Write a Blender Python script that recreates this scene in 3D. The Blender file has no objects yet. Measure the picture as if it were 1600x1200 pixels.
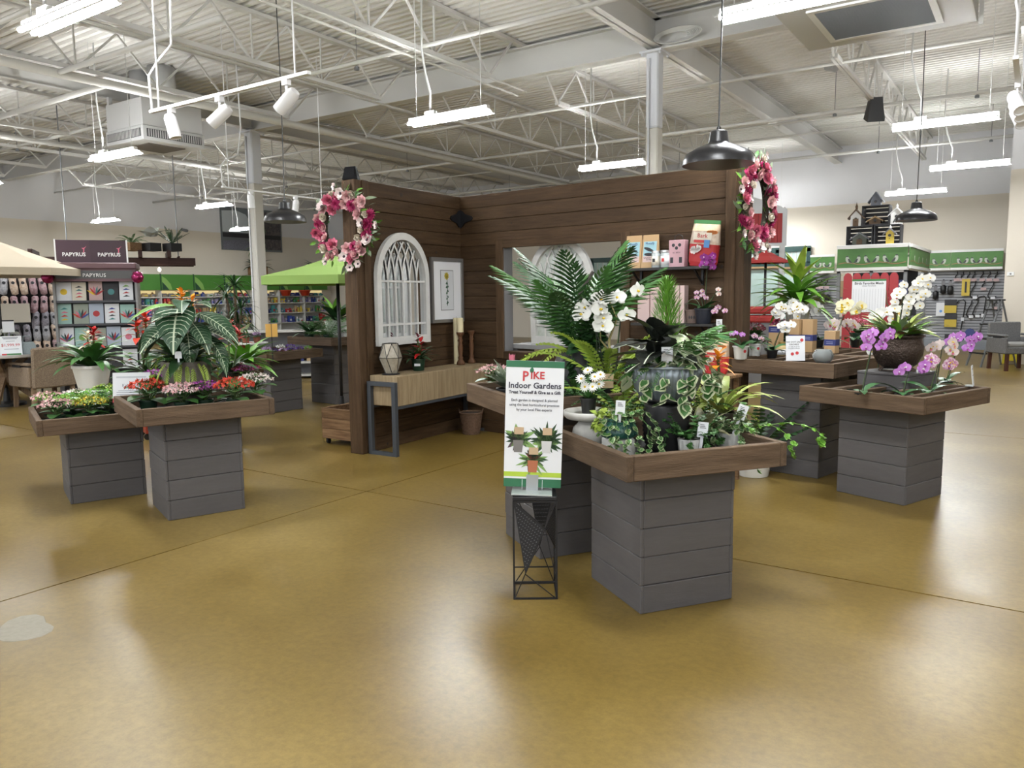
import bpy, math, random
from math import sin, cos, pi, radians as RD
from mathutils import Vector, Matrix

S = bpy.context.scene
COL = S.collection
rnd = random.Random(7)

# ---------------------------------------------------------------- camera
FPX, PITCH, ROLL, EYE, YAW = 1206.6, RD(6.596), RD(-0.6265), 1.5, RD(-34.13)
_cp, _sp, _cr, _sr = cos(PITCH), sin(PITCH), cos(ROLL), sin(ROLL)
_tilt = Matrix(((_cr, -_sr, 0), (_sr, _cr, 0), (0, 0, 1))) @ Matrix(((1, 0, 0), (0, -_sp, -_cp), (0, _cp, -_sp)))
_turn = Matrix(((cos(YAW), sin(YAW), 0), (-sin(YAW), cos(YAW), 0), (0, 0, 1)))
AX_R, AX_D, AX_F = (_turn @ Vector(_tilt[i]) for i in range(3))
EYEP = Vector((0, 0, EYE))
cam_data = bpy.data.cameras.new('camera')
cam_data.sensor_width = 36
cam_data.lens = 36 * FPX / 1600
cam_data.clip_end = 200
cam = bpy.data.objects.new('camera', cam_data)
cam.matrix_world = Matrix.Translation(EYEP) @ Matrix((AX_R, -AX_D, -AX_F)).transposed().to_4x4()
COL.objects.link(cam)
S.camera = cam

# ---------------------------------------------------------------- daylight from the shopfront, exposure
world = bpy.data.worlds.new('daylight')
S.world = world
world.use_nodes = True
world.node_tree.nodes['Background'].inputs[0].default_value = (0.93, 0.96, 1.0, 1)
world.node_tree.nodes['Background'].inputs[1].default_value = 1.0
S.view_settings.view_transform = 'Standard'
S.view_settings.look = 'None'
S.view_settings.exposure = 0.78
S.view_settings.gamma = 1.0
S.view_settings.use_curve_mapping = False
TUBE_POWER = 140.0
S.cycles.max_bounces = 4
S.cycles.adaptive_threshold = 0.03
S.cycles.diffuse_bounces = 2
S.cycles.glossy_bounces = 2
S.cycles.transmission_bounces = 4
S.cycles.transparent_max_bounces = 6
S.cycles.sample_clamp_indirect = 6
S.cycles.caustics_reflective = False
S.cycles.caustics_refractive = False


def ray(x, y):
    return AX_R * ((x - 800) / FPX) + AX_D * ((y - 600) / FPX) + AX_F


def F(x, y, z=0.0):
    """survey: the point at height z seen at (x, y) of the photograph"""
    d = ray(x, y)
    return EYEP + d * ((z - EYE) / d.z)


def Dp(x, y, d):
    """survey: the point d metres into the room"""
    return EYEP + ray(x, y) * d


# ---------------------------------------------------------------- mesh helpers
class M:
    def __init__(s):
        s.v, s.f, s.m, s.k = [], [], [], 0

    def add(s, vs, fs):
        o = len(s.v)
        s.v += [tuple(v) for v in vs]
        s.f += [tuple(i + o for i in f) for f in fs]
        s.m += [s.k] * len(fs)
        return s

    def mat(s, k):
        s.k = k
        return s

    def box(s, x0, x1, y0, y1, z0, z1, b=0.0, T=None):
        if b <= 0:
            vs = [(x, y, z) for x in (x0, x1) for y in (y0, y1) for z in (z0, z1)]
            fs = [(0, 1, 3, 2), (4, 6, 7, 5), (0, 4, 5, 1), (2, 3, 7, 6), (0, 2, 6, 4), (1, 5, 7, 3)]
        else:
            vs, ix = [], {}
            P = ((x0, x1), (y0, y1), (z0, z1))
            for i in range(2):
                for j in range(2):
                    for k in range(2):
                        for a in range(3):
                            p = [P[0][i], P[1][j], P[2][k]]
                            for q, e in enumerate((i, j, k)):
                                if q != a:
                                    p[q] += b if e == 0 else -b
                            ix[i, j, k, a] = len(vs)
                            vs.append(p)
            fs = []
            for a in range(3):
                u, w = [q for q in range(3) if q != a]
                for e in range(2):
                    c = []
                    for (eu, ew) in ((0, 0), (1, 0), (1, 1), (0, 1)):
                        t = [0, 0, 0]
                        t[a], t[u], t[w] = e, eu, ew
                        c.append(ix[t[0], t[1], t[2], a])
                    fs.append(tuple(c))
                for eu in range(2):
                    for ew in range(2):
                        c = []
                        for e, ax in ((0, u), (0, w), (1, w), (1, u)):
                            t = [0, 0, 0]
                            t[a], t[u], t[w] = e, eu, ew
                            c.append(ix[t[0], t[1], t[2], ax])
                        fs.append(tuple(c))
            for i in range(2):
                for j in range(2):
                    for k in range(2):
                        fs.append(tuple(ix[i, j, k, a] for a in range(3)))
        if T is not None:
            vs = [T @ Vector(v) for v in vs]
        return s.add(vs, fs)

    def lathe(s, prof, n=24, c=(0, 0, 0), sq=None, T=None):
        vs, fs = [], []
        for r, z in prof:
            for i in range(n):
                a = 2 * pi * i / n
                k = 1.0 if sq is None else sq(a)
                vs.append((c[0] + r * k * cos(a), c[1] + r * k * sin(a), c[2] + z))
        for j in range(len(prof) - 1):
            for i in range(n):
                i2 = (i + 1) % n
                fs.append((j * n + i, j * n + i2, (j + 1) * n + i2, (j + 1) * n + i))
        if prof[0][0] > 1e-6:
            fs.append(tuple(range(n))[::-1])
        if prof[-1][0] > 1e-6:
            fs.append(tuple((len(prof) - 1) * n + i for i in range(n)))
        if T is not None:
            vs = [T @ Vector(v) for v in vs]
        return s.add(vs, fs)

    def tube(s, pts, r, n=6, cap=True):
        pts = [Vector(p) for p in pts]
        rs = r if isinstance(r, (list, tuple)) else [r] * len(pts)
        vs, fs = [], []
        up = Vector((0, 0, 1))
        for i, p in enumerate(pts):
            t = (pts[min(i + 1, len(pts) - 1)] - pts[max(i - 1, 0)])
            t = t.normalized() if t.length > 1e-9 else Vector((0, 0, 1))
            if i == 0:
                u = t.cross(up if abs(t.z) < .95 else Vector((1, 0, 0))).normalized()
            else:
                u = (u - t * u.dot(t)).normalized()
            w = t.cross(u)
            for k in range(n):
                a = 2 * pi * k / n
                vs.append(p + (u * cos(a) + w * sin(a)) * rs[i])
        for i in range(len(pts) - 1):
            for k in range(n):
                k2 = (k + 1) % n
                fs.append((i * n + k, i * n + k2, (i + 1) * n + k2, (i + 1) * n + k))
        if cap:
            fs.append(tuple(range(n))[::-1])
            fs.append(tuple((len(pts) - 1) * n + k for k in range(n)))
        return s.add(vs, fs)

    def bar(s, a, b, w, h=None):
        """square bar from a to b"""
        a, b = Vector(a), Vector(b)
        h = h or w
        t = (b - a).normalized()
        u = t.cross(Vector((0, 0, 1)) if abs(t.z) < .95 else Vector((0, 1, 0))).normalized()
        q = t.cross(u)
        vs = [p + u * (i * w / 2) + q * (j * h / 2) for p in (a, b) for i, j in ((-1, -1), (1, -1), (1, 1), (-1, 1))]
        return s.add(vs, [(3, 2, 1, 0), (4, 5, 6, 7), (0, 1, 5, 4), (1, 2, 6, 5), (2, 3, 7, 6), (3, 0, 4, 7)])

    def prism(s, pts, d, T=None):
        """outline in x,z extruded from y=0 to y=d"""
        n = len(pts)
        vs = [(x, 0, z) for x, z in pts] + [(x, d, z) for x, z in pts]
        fs = [tuple(range(n)), tuple(range(n, 2 * n))[::-1]]
        fs += [(i, i + n, (i + 1) % n + n, (i + 1) % n) for i in range(n)]
        if T is not None:
            vs = [T @ Vector(v) for v in vs]
        return s.add(vs, fs)

    def blade(s, T, L, W, bend=0.6, fold=0.15, n=5, shape='lance', twist=0.0):
        """one leaf: starts at the origin of T, runs along +x, arches down"""
        vs, fs = [], []
        x = z = 0.0
        a = 0.0
        for i in range(n + 1):
            t = i / n
            if shape == 'lance':
                w = sin(pi * min(1, .12 + .88 * t) ** .9)
            elif shape == 'strap':
                w = min(1, .55 + t) * (1 - t ** 5) if t < 1 else 0
            elif shape == 'heart':
                w = (sin(pi * (t * .86 + .14) ** .62)) if t < 1 else 0
            elif shape == 'round':
                w = sin(pi * (.05 + .93 * t)) ** .6
            else:
                w = 1 - t
            w = max(w, .02) * W / 2
            c, q = cos(twist * t), sin(twist * t)
            lift = fold * w
            for sy in (-1, 0, 1):
                yy, zz = sy * w, (lift if sy else 0)
                vs.append((x, yy * c - zz * q, z + yy * q + zz * c))
            st = L / n
            a -= bend / n
            x += st * cos(a)
            z += st * sin(a)
        for i in range(n):
            for k in range(2):
                fs.append((i * 3 + k, i * 3 + k + 1, i * 3 + k + 4, i * 3 + k + 3))
        return s.add([T @ Vector(v) for v in vs], fs)

    def mesh(s, name, mats, smooth=False):
        me = bpy.data.meshes.new(name)
        me.from_pydata(s.v, [], s.f)
        for m in (mats if isinstance(mats, (list, tuple)) else [mats]):
            me.materials.append(m)
        if len(set(s.m)) > 1:
            me.polygons.foreach_set('material_index', s.m)
        if smooth:
            me.polygons.foreach_set('use_smooth', [True] * len(s.f))
            if smooth == 'auto' and hasattr(me, 'set_sharp_from_angle'):
                me.set_sharp_from_angle(angle=RD(38))
        me.update()
        return me


def TR(x=0, y=0, z=0, rz=0, ry=0, rx=0, s=1):
    return Matrix.Translation((x, y, z)) @ Matrix.Rotation(rz, 4, 'Z') @ Matrix.Rotation(ry, 4, 'Y') @ Matrix.Rotation(rx, 4, 'X') @ Matrix.Scale(s, 4)


def put(name, mesh, parent=None, T=None, stuff=False):
    o = bpy.data.objects.new(name, mesh)
    COL.objects.link(o)
    if parent is not None:
        o.parent = parent
    if T is not None:
        o.matrix_local = T
    if stuff:
        o['kind'] = 'stuff'
    return o


def ob(name, m, mats, parent=None, smooth=False, T=None, stuff=False):
    return put(name, m.mesh(name, mats, smooth), parent, T, stuff)


def tag(o, label, cat, group=None):
    o['label'] = label
    o['category'] = cat
    if group:
        o['group'] = group
    return o


def thing(name, label, cat, loc=(0, 0, 0), rz=0.0, group=None, s=1.0):
    o = bpy.data.objects.new(name, None)
    o.empty_display_size = .05
    COL.objects.link(o)
    o.location = loc
    o.rotation_euler = (0, 0, rz)
    o.scale = (s, s, s)
    return tag(o, label, cat, group)


def struct(o):
    o['kind'] = 'structure'
    return o


KIDS = {}


def copy_tree(o, parent=None):
    c = o.copy()
    COL.objects.link(c)
    if parent is not None:
        c.parent = parent
    for ch in o.children:
        copy_tree(ch, c)
    return c


def dup(root, label, loc, rz=0.0, group=None, s=1.0):
    r = copy_tree(root)
    r.location, r.rotation_euler, r.scale = loc, (0, 0, rz), (s, s, s)
    r['label'] = label
    if group:
        r['group'] = group
    return r


def recolor(o, m, names=None):
    """give this copy a material of its own on the parts named"""
    for ch in o.children_recursive:
        if ch.type == 'MESH' and (names is None or ch.name.split('.')[0] in names):
            ch.material_slots[0].link = 'OBJECT'
            ch.material_slots[0].material = m


_TEXT = {}


def text(parent, body, size, T, m, name='lettering', align='CENTER', depth=.0006, wide=1.0, bold=0.0):
    cu = bpy.data.curves.new('lettering', 'FONT')
    cu.body = body
    cu.size = size
    cu.align_x = align
    cu.align_y = 'CENTER'
    cu.extrude = depth
    cu.offset = bold
    cu.resolution_u = 2
    tmp = bpy.data.objects.new('tmp', cu)
    me = bpy.data.meshes.new_from_object(tmp)
    bpy.data.objects.remove(tmp)
    bpy.data.curves.remove(cu)
    me.materials.clear()
    me.materials.append(m)
    me.transform(Matrix.Scale(wide, 4, (1, 0, 0)))
    return put(name, me, parent, T)


# ---------------------------------------------------------------- materials
MATS = {}


def mat(name, col, rough=.6, metal=0.0, spec=.5, noise=None, bump=None, trans=0.0, emit=None, coat=0.0, alpha=None, objrand=0.0):
    """noise=(colour2, scale, contrast[, stretch]) ; bump=(scale, strength[, stretch])"""
    if name in MATS:
        return MATS[name]
    m = bpy.data.materials.new(name)
    m.use_nodes = True
    nt = m.node_tree
    b = nt.nodes['Principled BSDF']
    L = nt.links.new
    b.inputs['Base Color'].default_value = (*col, 1)
    b.inputs['Roughness'].default_value = rough
    b.inputs['Metallic'].default_value = metal
    b.inputs['Specular IOR Level'].default_value = spec
    b.inputs['Coat Weight'].default_value = coat
    if trans:
        b.inputs['Transmission Weight'].default_value = trans
    if alpha is not None:
        b.inputs['Alpha'].default_value = alpha
    if emit:
        b.inputs['Emission Color'].default_value = (*emit[0], 1)
        b.inputs['Emission Strength'].default_value = emit[1]

    def coords(st):
        tc = nt.nodes.new('ShaderNodeTexCoord')
        mp = nt.nodes.new('ShaderNodeMapping')
        mp.inputs['Scale'].default_value = st
        oi = nt.nodes.new('ShaderNodeObjectInfo')
        mu = nt.nodes.new('ShaderNodeMath')
        mu.operation = 'MULTIPLY'
        mu.inputs[1].default_value = 17.0
        L(oi.outputs['Random'], mu.inputs[0])
        ad = nt.nodes.new('ShaderNodeVectorMath')
        L(tc.outputs['Object'], ad.inputs[0])
        L(mu.outputs[0], ad.inputs[1])
        L(ad.outputs[0], mp.inputs['Vector'])
        return mp.outputs[0]
    last = None
    if noise:
        c2, sc, con = noise[:3]
        st = noise[3] if len(noise) > 3 else (1, 1, 1)
        nz = nt.nodes.new('ShaderNodeTexNoise')
        nz.inputs['Scale'].default_value = sc
        nz.inputs['Detail'].default_value = 6
        nz.inputs['Roughness'].default_value = .62
        L(coords(st), nz.inputs['Vector'])
        rp = nt.nodes.new('ShaderNodeValToRGB')
        rp.color_ramp.elements[0].position = .5 - con
        rp.color_ramp.elements[1].position = .5 + con
        rp.color_ramp.elements[0].color = (*col, 1)
        rp.color_ramp.elements[1].color = (*c2, 1)
        L(nz.outputs['Fac'], rp.inputs[0])
        last = rp.outputs[0]
    if objrand:
        oi = nt.nodes.new('ShaderNodeObjectInfo')
        mr = nt.nodes.new('ShaderNodeMapRange')
        mr.inputs['To Min'].default_value = 1 - objrand
        mr.inputs['To Max'].default_value = 1 + objrand
        L(oi.outputs['Random'], mr.inputs[0])
        hs = nt.nodes.new('ShaderNodeHueSaturation')
        hs.inputs['Color'].default_value = (*col, 1)
        if last:
            L(last, hs.inputs['Color'])
        L(mr.outputs[0], hs.inputs['Value'])
        last = hs.outputs[0]
    if last:
        L(last, b.inputs['Base Color'])
    if bump:
        sc, stg = bump[:2]
        st = bump[2] if len(bump) > 2 else (1, 1, 1)
        nz = nt.nodes.new('ShaderNodeTexNoise')
        nz.inputs['Scale'].default_value = sc
        nz.inputs['Detail'].default_value = 5
        L(coords(st), nz.inputs['Vector'])
        bp = nt.nodes.new('ShaderNodeBump')
        bp.inputs['Strength'].default_value = stg
        bp.inputs['Distance'].default_value = .01
        L(nz.outputs['Fac'], bp.inputs['Height'])
        L(bp.outputs[0], b.inputs['Normal'])
    MATS[name] = m
    return m


def floor_material():
    m = mat('stained_concrete', (.21, .125, .022), .3, spec=.6)
    nt = m.node_tree
    L = nt.links.new
    b = nt.nodes['Principled BSDF']
    tc = nt.nodes.new('ShaderNodeTexCoord')
    n1 = nt.nodes.new('ShaderNodeTexNoise')
    n1.inputs['Scale'].default_value = .55
    n1.inputs['Detail'].default_value = 5
    n1.inputs['Roughness'].default_value = .6
    n2 = nt.nodes.new('ShaderNodeTexNoise')
    n2.inputs['Scale'].default_value = 26
    n2.inputs['Detail'].default_value = 8
    n2.inputs['Roughness'].default_value = .75
    for n in (n1, n2):
        L(tc.outputs['Object'], n.inputs['Vector'])
    r1 = nt.nodes.new('ShaderNodeValToRGB')
    e = r1.color_ramp.elements
    e[0].position, e[0].color = .3, (.150, .095, .020, 1)
    e[1].position, e[1].color = .72, (.33, .235, .078, 1)
    q = r1.color_ramp.elements.new(.5)
    q.color = (.222, .148, .036, 1)
    L(n1.outputs['Fac'], r1.inputs[0])
    r2 = nt.nodes.new('ShaderNodeValToRGB')
    r2.color_ramp.elements[0].position = .36
    r2.color_ramp.elements[1].position = .62
    r2.color_ramp.elements[0].color = (.78, .78, .76, 1)
    r2.color_ramp.elements[1].color = (1.08, 1.08, 1.08, 1)
    L(n2.outputs['Fac'], r2.inputs[0])
    mx = nt.nodes.new('ShaderNodeMix')
    mx.data_type = 'RGBA'
    mx.blend_type = 'MULTIPLY'
    mx.inputs[0].default_value = 1
    L(r1.outputs[0], mx.inputs[6])
    L(r2.outputs[0], mx.inputs[7])
    L(mx.outputs[2], b.inputs['Base Color'])
    r3 = nt.nodes.new('ShaderNodeMapRange')
    r3.inputs['To Min'].default_value = .29
    r3.inputs['To Max'].default_value = .37
    L(n1.outputs['Fac'], r3.inputs[0])
    L(r3.outputs[0], b.inputs['Roughness'])
    bp = nt.nodes.new('ShaderNodeBump')
    bp.inputs['Strength'].default_value = .035
    bp.inputs['Distance'].default_value = .01
    L(n2.outputs['Fac'], bp.inputs['Height'])
    L(bp.outputs[0], b.inputs['Normal'])
    return m


def two_tone(name, low, high, zline):
    m = mat(name, low, .85)
    nt = m.node_tree
    L = nt.links.new
    g = nt.nodes.new('ShaderNodeNewGeometry')
    sx = nt.nodes.new('ShaderNodeSeparateXYZ')
    L(g.outputs['Position'], sx.inputs[0])
    gt = nt.nodes.new('ShaderNodeMath')
    gt.operation = 'GREATER_THAN'
    gt.inputs[1].default_value = zline
    L(sx.outputs['Z'], gt.inputs[0])
    mx = nt.nodes.new('ShaderNodeMix')
    mx.data_type = 'RGBA'
    mx.inputs[6].default_value = (*low, 1)
    mx.inputs[7].default_value = (*high, 1)
    L(gt.outputs[0], mx.inputs[0])
    L(mx.outputs[2], nt.nodes['Principled BSDF'].inputs['Base Color'])
    return m


WHITE = mat('painted_steel_white', (.70, .69, .66), .55)
DECK = mat('roof_deck_paint', (.80, .78, .74), .6)
PIPEW = mat('pipe_paint', (.68, .67, .63), .5)
BLACK = mat('black_satin', (.012, .012, .013), .45)
BLACKM = mat('black_metal', (.016, .016, .018), .38, .3)
WIRE = mat('dark_cable', (.05, .05, .05), .6)
WIREW = mat('white_cable', (.72, .72, .70), .5)
CONC = floor_material()
JOINT = mat('joint_dark', (.05, .035, .02), .8)
WALLM = two_tone('wall_paint', (.76, .70, .60), (.78, .78, .79), 3.85)
TUBE = mat('lit_tube', (1, 1, 1), .4, emit=((.97, .99, 1.0), TUBE_POWER))
LAMPIN = mat('white_reflector', (.85, .85, .85), .35)
BULB = mat('lit_bulb', (1, 1, 1), .4, emit=((1.0, .9, .75), 14.0))
WHITEP = mat('white_plastic', (.82, .82, .80), .4)
GREYM = mat('grey_metal', (.22, .23, .24), .42, .5)

# ---------------------------------------------------------------- room shell
XL, YB, XR, YF, DECKZ = -24.7, 22.9, 9.0, -5.0, 5.4
floor = struct(ob('floor', M().box(XL - .2, XR + .2, YF, YB + .2, -.12, -.012), JOINT))
xs = [XL - .2, -19.4, -14.3, -9.25, -4.22, .85, 5.9, XR + .2]
ys = [YF, -.85, 4.2, 9.25, 14.3, 19.35, YB + .2]
for i in range(len(xs) - 1):
    for j in range(len(ys) - 1):
        g = .006
        ob('floor_slab', M().box(xs[i] + g, xs[i + 1] - g, ys[j] + g, ys[j + 1] - g, -.06, 0), CONC, floor)
ob('floor_patch', M().lathe([(.14, -.004), (.13, .0012), (.0, .0012)], 18, F(38, 982, 0), lambda a: 1 + .25 * cos(2 * a + .6) + .1 * sin(3 * a)),
   mat('grey_filler', (.30, .27, .21), .45, noise=((.24, .22, .16), 40, .2)), floor)
struct(ob('wall_left', M().box(XL - .25, XL, YF, YB + .25, 0, DECKZ + .1), WALLM))
struct(ob('wall_back', M().box(XL, XR + .25, YB, YB + .25, 0, DECKZ + .1), WALLM))
struct(ob('wall_right', M().box(XR, XR + .25, YF, YB, 0, DECKZ + .1), WALLM))
pr = F(1580, 265, 3.85)
struct(ob('wall_stub', M().box(pr.x, XR, pr.y, pr.y + .4, 0, DECKZ), WALLM))
# corrugated roof deck, ribs across the joists
m = M()
y = YF
prof = []
while y < YB:
    for dy, z in ((0, 0), (.066, 0), (.084, .048), (.134, .048)):
        prof.append((y + dy, DECKZ + z))
    y += .1524
n = len(prof)
m.add([(XL, a, b) for a, b in prof] + [(XR, a, b) for a, b in prof], [(i, i + 1, n + i + 1, n + i) for i in range(n - 1)])
m.box(XL - .2, XR + .2, YF, YB + .2, DECKZ + .06, DECKZ + .16)
ceiling = struct(ob('ceiling', m, DECK))


def joist(x, y0, y1, zt=5.34, zb=4.68):
    o = ob('roof_joist', M().box(x - .055, x + .055, y0, y1, zt, zt + .05), WHITE, ceiling)
    ob('bottom_chord', M().box(x - .05, x - .008, y0 + 1.0, y1 - 1.0, zb, zb + .06).box(x + .008, x + .05, y0 + 1.0, y1 - 1.0, zb, zb + .06), WHITE, o)
    w = M()
    L = y1 - y0
    n = max(2, round((L - 2) / 1.25))
    p = (L - 2) / n
    for i in range(n + 1):
        yb = y0 + 1.0 + i * p
        w.bar((x, yb, zb + .03), (x, yb - p * .5, zt), .028)
        w.bar((x, yb, zb + .03), (x, yb + p * .5, zt), .028)
        if 0 < i < n:
            w.bar((x, yb, zb + .03), (x, yb, zt), .022)
    ob('joist_web', w, WHITE, o)


def ibeam(name, a, b, z0, z1, w=.2):
    a, b = Vector(a), Vector(b)
    m = M()
    if abs(a.x - b.x) < .01:
        for (hw, q0, q1) in ((w / 2, z0, z0 + .022), (.008, z0, z1), (w / 2, z1 - .022, z1)):
            m.box(a.x - hw, a.x + hw, a.y, b.y, q0, q1)
    else:
        for (hw, q0, q1) in ((w / 2, z0, z0 + .022), (.008, z0, z1), (w / 2, z1 - .022, z1)):
            m.box(a.x, b.x, a.y - hw, a.y + hw, q0, q1)
    return ob(name, m, WHITE, ceiling)


YG, XC = 10.65, (-4.7, -13.65)
for x in (-22.4, -20.2, -18.0, -15.85, -11.35, -9.1, -6.9, -2.5, -.3, 1.9, 6.3):
    joist(x, YF, YG)
    joist(x, YG, YB)
ibeam('roof_girder', (XL, YG, 0), (XR, YG, 0), 4.9, 5.35, .22)
for x in (-13.65, -4.7, 4.25):
    ibeam('roof_girder', (x, YF, 0), (x, YG, 0), 4.95, 5.35)
    ibeam('roof_girder', (x, YG, 0), (x, YB, 0), 4.95, 5.35)
# pipes and conduits under the deck
pipes = [((-11.2, YF, 4.56), (-11.2, YB, 4.56), .065), ((-16.6, YF, 4.62), (-16.6, YB, 4.62), .05), ((-9.0, YF, 4.6), (-9.0, 10.4, 4.6), .02),
         ((-6.95, YF, 4.61), (-6.95, 10.5, 4.61), .018), ((-6.78, YF, 4.64), (-6.78, 10.5, 4.64), .016),
         ((XL, 8.05, 4.72), (-2.6, 8.05, 4.72), .03), ((XL, 4.6, 4.8), (-3, 4.6, 4.8), .03), ((XL, 12.0, 4.7), (1, 12.0, 4.7), .025),
         ((XL, 15.15, 4.7), (4, 15.15, 4.7), .035), ((XL, 19.75, 4.7), (4, 19.75, 4.7), .035), ((XL, 17.4, 4.8), (4, 17.4, 4.8), .02), ((-8, 15.8, 4.75), (-2.5, 15.8, 4.75), .02),
         ((-11.2, 5.6, 4.56), (-7.6, 5.6, 4.56), .035), ((-15.5, 6.3, 4.55), (-11.2, 6.3, 4.56), .045)]
for a, b, r in pipes:
    ob('ceiling_pipe', M().tube([a, b], r, 8), PIPEW, ceiling, True)
for x in (-22, -18, -13.4, -8, -3.2, -1, 1.4):
    for yy in (15.15, 19.75, 8.05):
        m = M().tube([(x, yy, 4.72), (x, yy, 5.4)], .006, 4).lathe([(.035, 0), (.035, .04), (.012, .06)], 8, (x, yy, 4.62))
        ob('sprinkler_drop', m, GREYM, ceiling)

for x, b, e in ((XC[0], 'white steel column rising behind the brown plank wall', .095), (XC[1], 'white steel column standing behind the african violet tables', .12)):
    c = thing('steel_column', b, 'column', (x, YG, 0), group='roof columns')
    c['kind'] = 'structure'
    up = mat('column_upper', (.74, .76, .80), .5)
    lo = mat('column_lower', (.66, .64, .58), .5)
    ob('lower_shaft', M().box(-e, e, -e, e, .02, 3.85, .02), lo, c)
    ob('upper_shaft', M().box(-e, e, -e, e, 3.85, 4.89, .02), up, c)
    ob('base_plate', M().box(-e - .08, e + .08, -e - .08, e + .08, 0, .02), lo, c)
    ob('cap_plate', M().box(-e - .07, e + .07, -e - .07, e + .07, 4.87, 4.9), up, c)
    for i in (-1, 1):
        for j in (-1, 1):
            ob('bolt', M().lathe([(.018, 0), (.018, .035)], 6, (i * (e + .04), j * (e + .04), 4.835)), up, c)
    ob('conduit', M().tube([(-.04, -e - .02, .4), (-.04, -e - .02, 4.8)], .014, 6), up, c)
m = M()
for k in range(9):
    r = .16 + .012 * k
    m.tube([(XC[0] + .33 + r * 1.35 * cos(a * pi / 10) + .01 * k, YG - .14 - .006 * k, 5.02 + r * .4 * sin(a * pi / 10)) for a in range(21)], .007, 4)
tag(ob('cable_coil', m, WIREW), 'coil of white cable tied beside the column head', 'cable')
# ---------------------------------------------------------------- fluorescent fittings
def strip_light(x, y, z, label, zt=5.405):
    t = thing('strip_light', label, 'ceiling light', (x, y, z), group='hanging fluorescent lights')
    ob('housing', M().box(-.61, .61, -.035, .035, .035, .085, .006), WHITEP, t)
    for s in (-1, 1):
        w = M()
        for k in range(31):
            x0 = -.62 + k * .04
            w.add([(x0, s * .105, 0), (x0 + .022, s * .105, 0), (x0 + .022, s * .05, .035), (x0, s * .05, .035)], [(0, 1, 2, 3)])
        w.bar((-.62, s * .105, 0), (.62, s * .105, 0), .008)
        ob('reflector', w, LAMPIN, t)
    for s in (-1, 1):
        ob('tube', M().tube([(-.6, s * .05, .008), (.6, s * .05, .008)], .02, 6), TUBE, t, True)
    for s in (-1, 1):
        ob('suspension_cable', M().tube([(s * .5, 0, .08), (s * .5, 0, zt - z)], .005, 5), WIREW, t)
    ob('junction_box', M().box(-.35, -.2, -.035, .035, .085, .13, .004), WHITEP, t)
    ob('power_whip', M().tube([(-.28, 0, .12), (-.27, 0, .35), (-.36, .02, .6), (-.42, .03, .9), (-.40, .03, zt - z - .03)], .014, 6), WIREW, t, True)
    return t


for px, py, lab in ((100, 27, 'brightly lit strip light over the left-hand flower tables, largest of all'),
                    (700, 186, 'lit strip light hanging in front of the brown plank walls'),
                    (955, 261, 'lit strip light just left of the white column above the planks'),
                    (1475, 194, 'lit strip light in front of the small far pendant lamp cable'),
                    (1514, 261, 'lit strip light beside the cream wall stub on the right'),
                    (1430, 302, 'lit strip light close above the stacked black birdhouse crates'),
                    (177, 245, 'lit strip light just below the boxy white air diffuser'),
                    (333, 323, 'lit strip light left of the mirror-like wall poster'),
                    (380, 359, 'lit strip light in front of the wall poster'),
                    (164, 346, 'lit strip light above the burgundy card display header'),
                    (-28, 290, 'lit strip light cut by the left edge above the umbrella'),
                    (1190, 331, 'lit strip light half hidden behind the flower wreath on the plank end'),
                    (1250, 6, 'lit strip light beneath the large duct box at the top edge')):
    p = F(px, py, 3.64)
    strip_light(p.x, p.y, 3.64, lab)
for i, (x, y) in enumerate(((-1.15, 3.2), (-6.2, -1.4), (-1.15, -1.4), (4.0, 3.2), (4.0, -1.4), (4.0, 7.7), (-11.5, 2.5))):
    strip_light(x, y, 3.64, '%s lit strip light of the rows overhead and behind the viewer' % ('first', 'second', 'third', 'fourth', 'fifth', 'sixth', 'seventh')[i])

# ---------------------------------------------------------------- duct boxes
DUCT = mat('duct_paint', (.60, .60, .59), .45)
DARKG = mat('grille_dark', (.10, .10, .10), .6)
t = thing('air_diffuser', 'boxy white ceiling air diffuser with side grilles and round ducts', 'air vent', (-12.83, 7.99, 4.1))
ob('lower_frame', M().box(-.56, .56, -.57, .57, 0, .24, .01), DUCT, t)
ob('upper_box', M().box(-.54, .54, -.55, .55, .24, .68, .004), DUCT, t)
ob('return_grille', M().box(-.33, .33, -.34, .34, -.012, .004), mat('grille_brown', (.13, .11, .09), .6), t)
for T in (TR(0, -.575, .12), TR(.565, 0, .12, pi / 2)):
    g = ob('side_grille', M().box(-.5, .5, -.008, .008, -.065, .065), DARKG, t, T=T)
    for k in range(24):
        ob('louvre', M().box(-.006, .006, -.014, .0, -.06, .06), DUCT, g, T=TR(-.47 + k * .041, 0, 0))
for i in (-1, 1):
    for j in (-1, 1):
        ob('hanger_bracket', M().box(-.03, .03, -.03, .03, .66, .82), DUCT, t, T=TR(i * .5, j * .5, 0))
for x in (-.28, .28):
    ob('round_duct', M().lathe([(.22, .66), (.22, 1.3)], 20, (x, 0, 0)), DUCT, t, True)
t = thing('supply_duct', 'large white duct box with a dark honeycomb return grille', 'air vent', (-1.42, 8.35, 4.1))
ob('duct_body', M().box(-.79, .79, -.75, .75, 0, 1.28, .006), DUCT, t)
fr = ob('grille_frame', M().box(-.52, .52, -.53, -.47, -.02, .004).box(-.52, .52, .47, .53, -.02, .004).box(-.52, -.46, -.47, .47, -.02, .004).box(.46, .52, -.47, .47, -.02, .004), WHITEP, t)
ob('return_grille', M().box(-.46, .46, -.47, .47, -.012, -.002), mat('honeycomb', (.16, .15, .16), .5), t)
for k in range(46):
    ob('grille_bar', M().box(-.46, .46, -.002, .002, -.016, -.008), GREYM, fr, T=TR(0, -.46 + k * .0204, 0))
ob('hanger_bracket', M().bar((.82, .7, -.05), (.82, .7, 1.2), .04), WHITEP, t)

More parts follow.
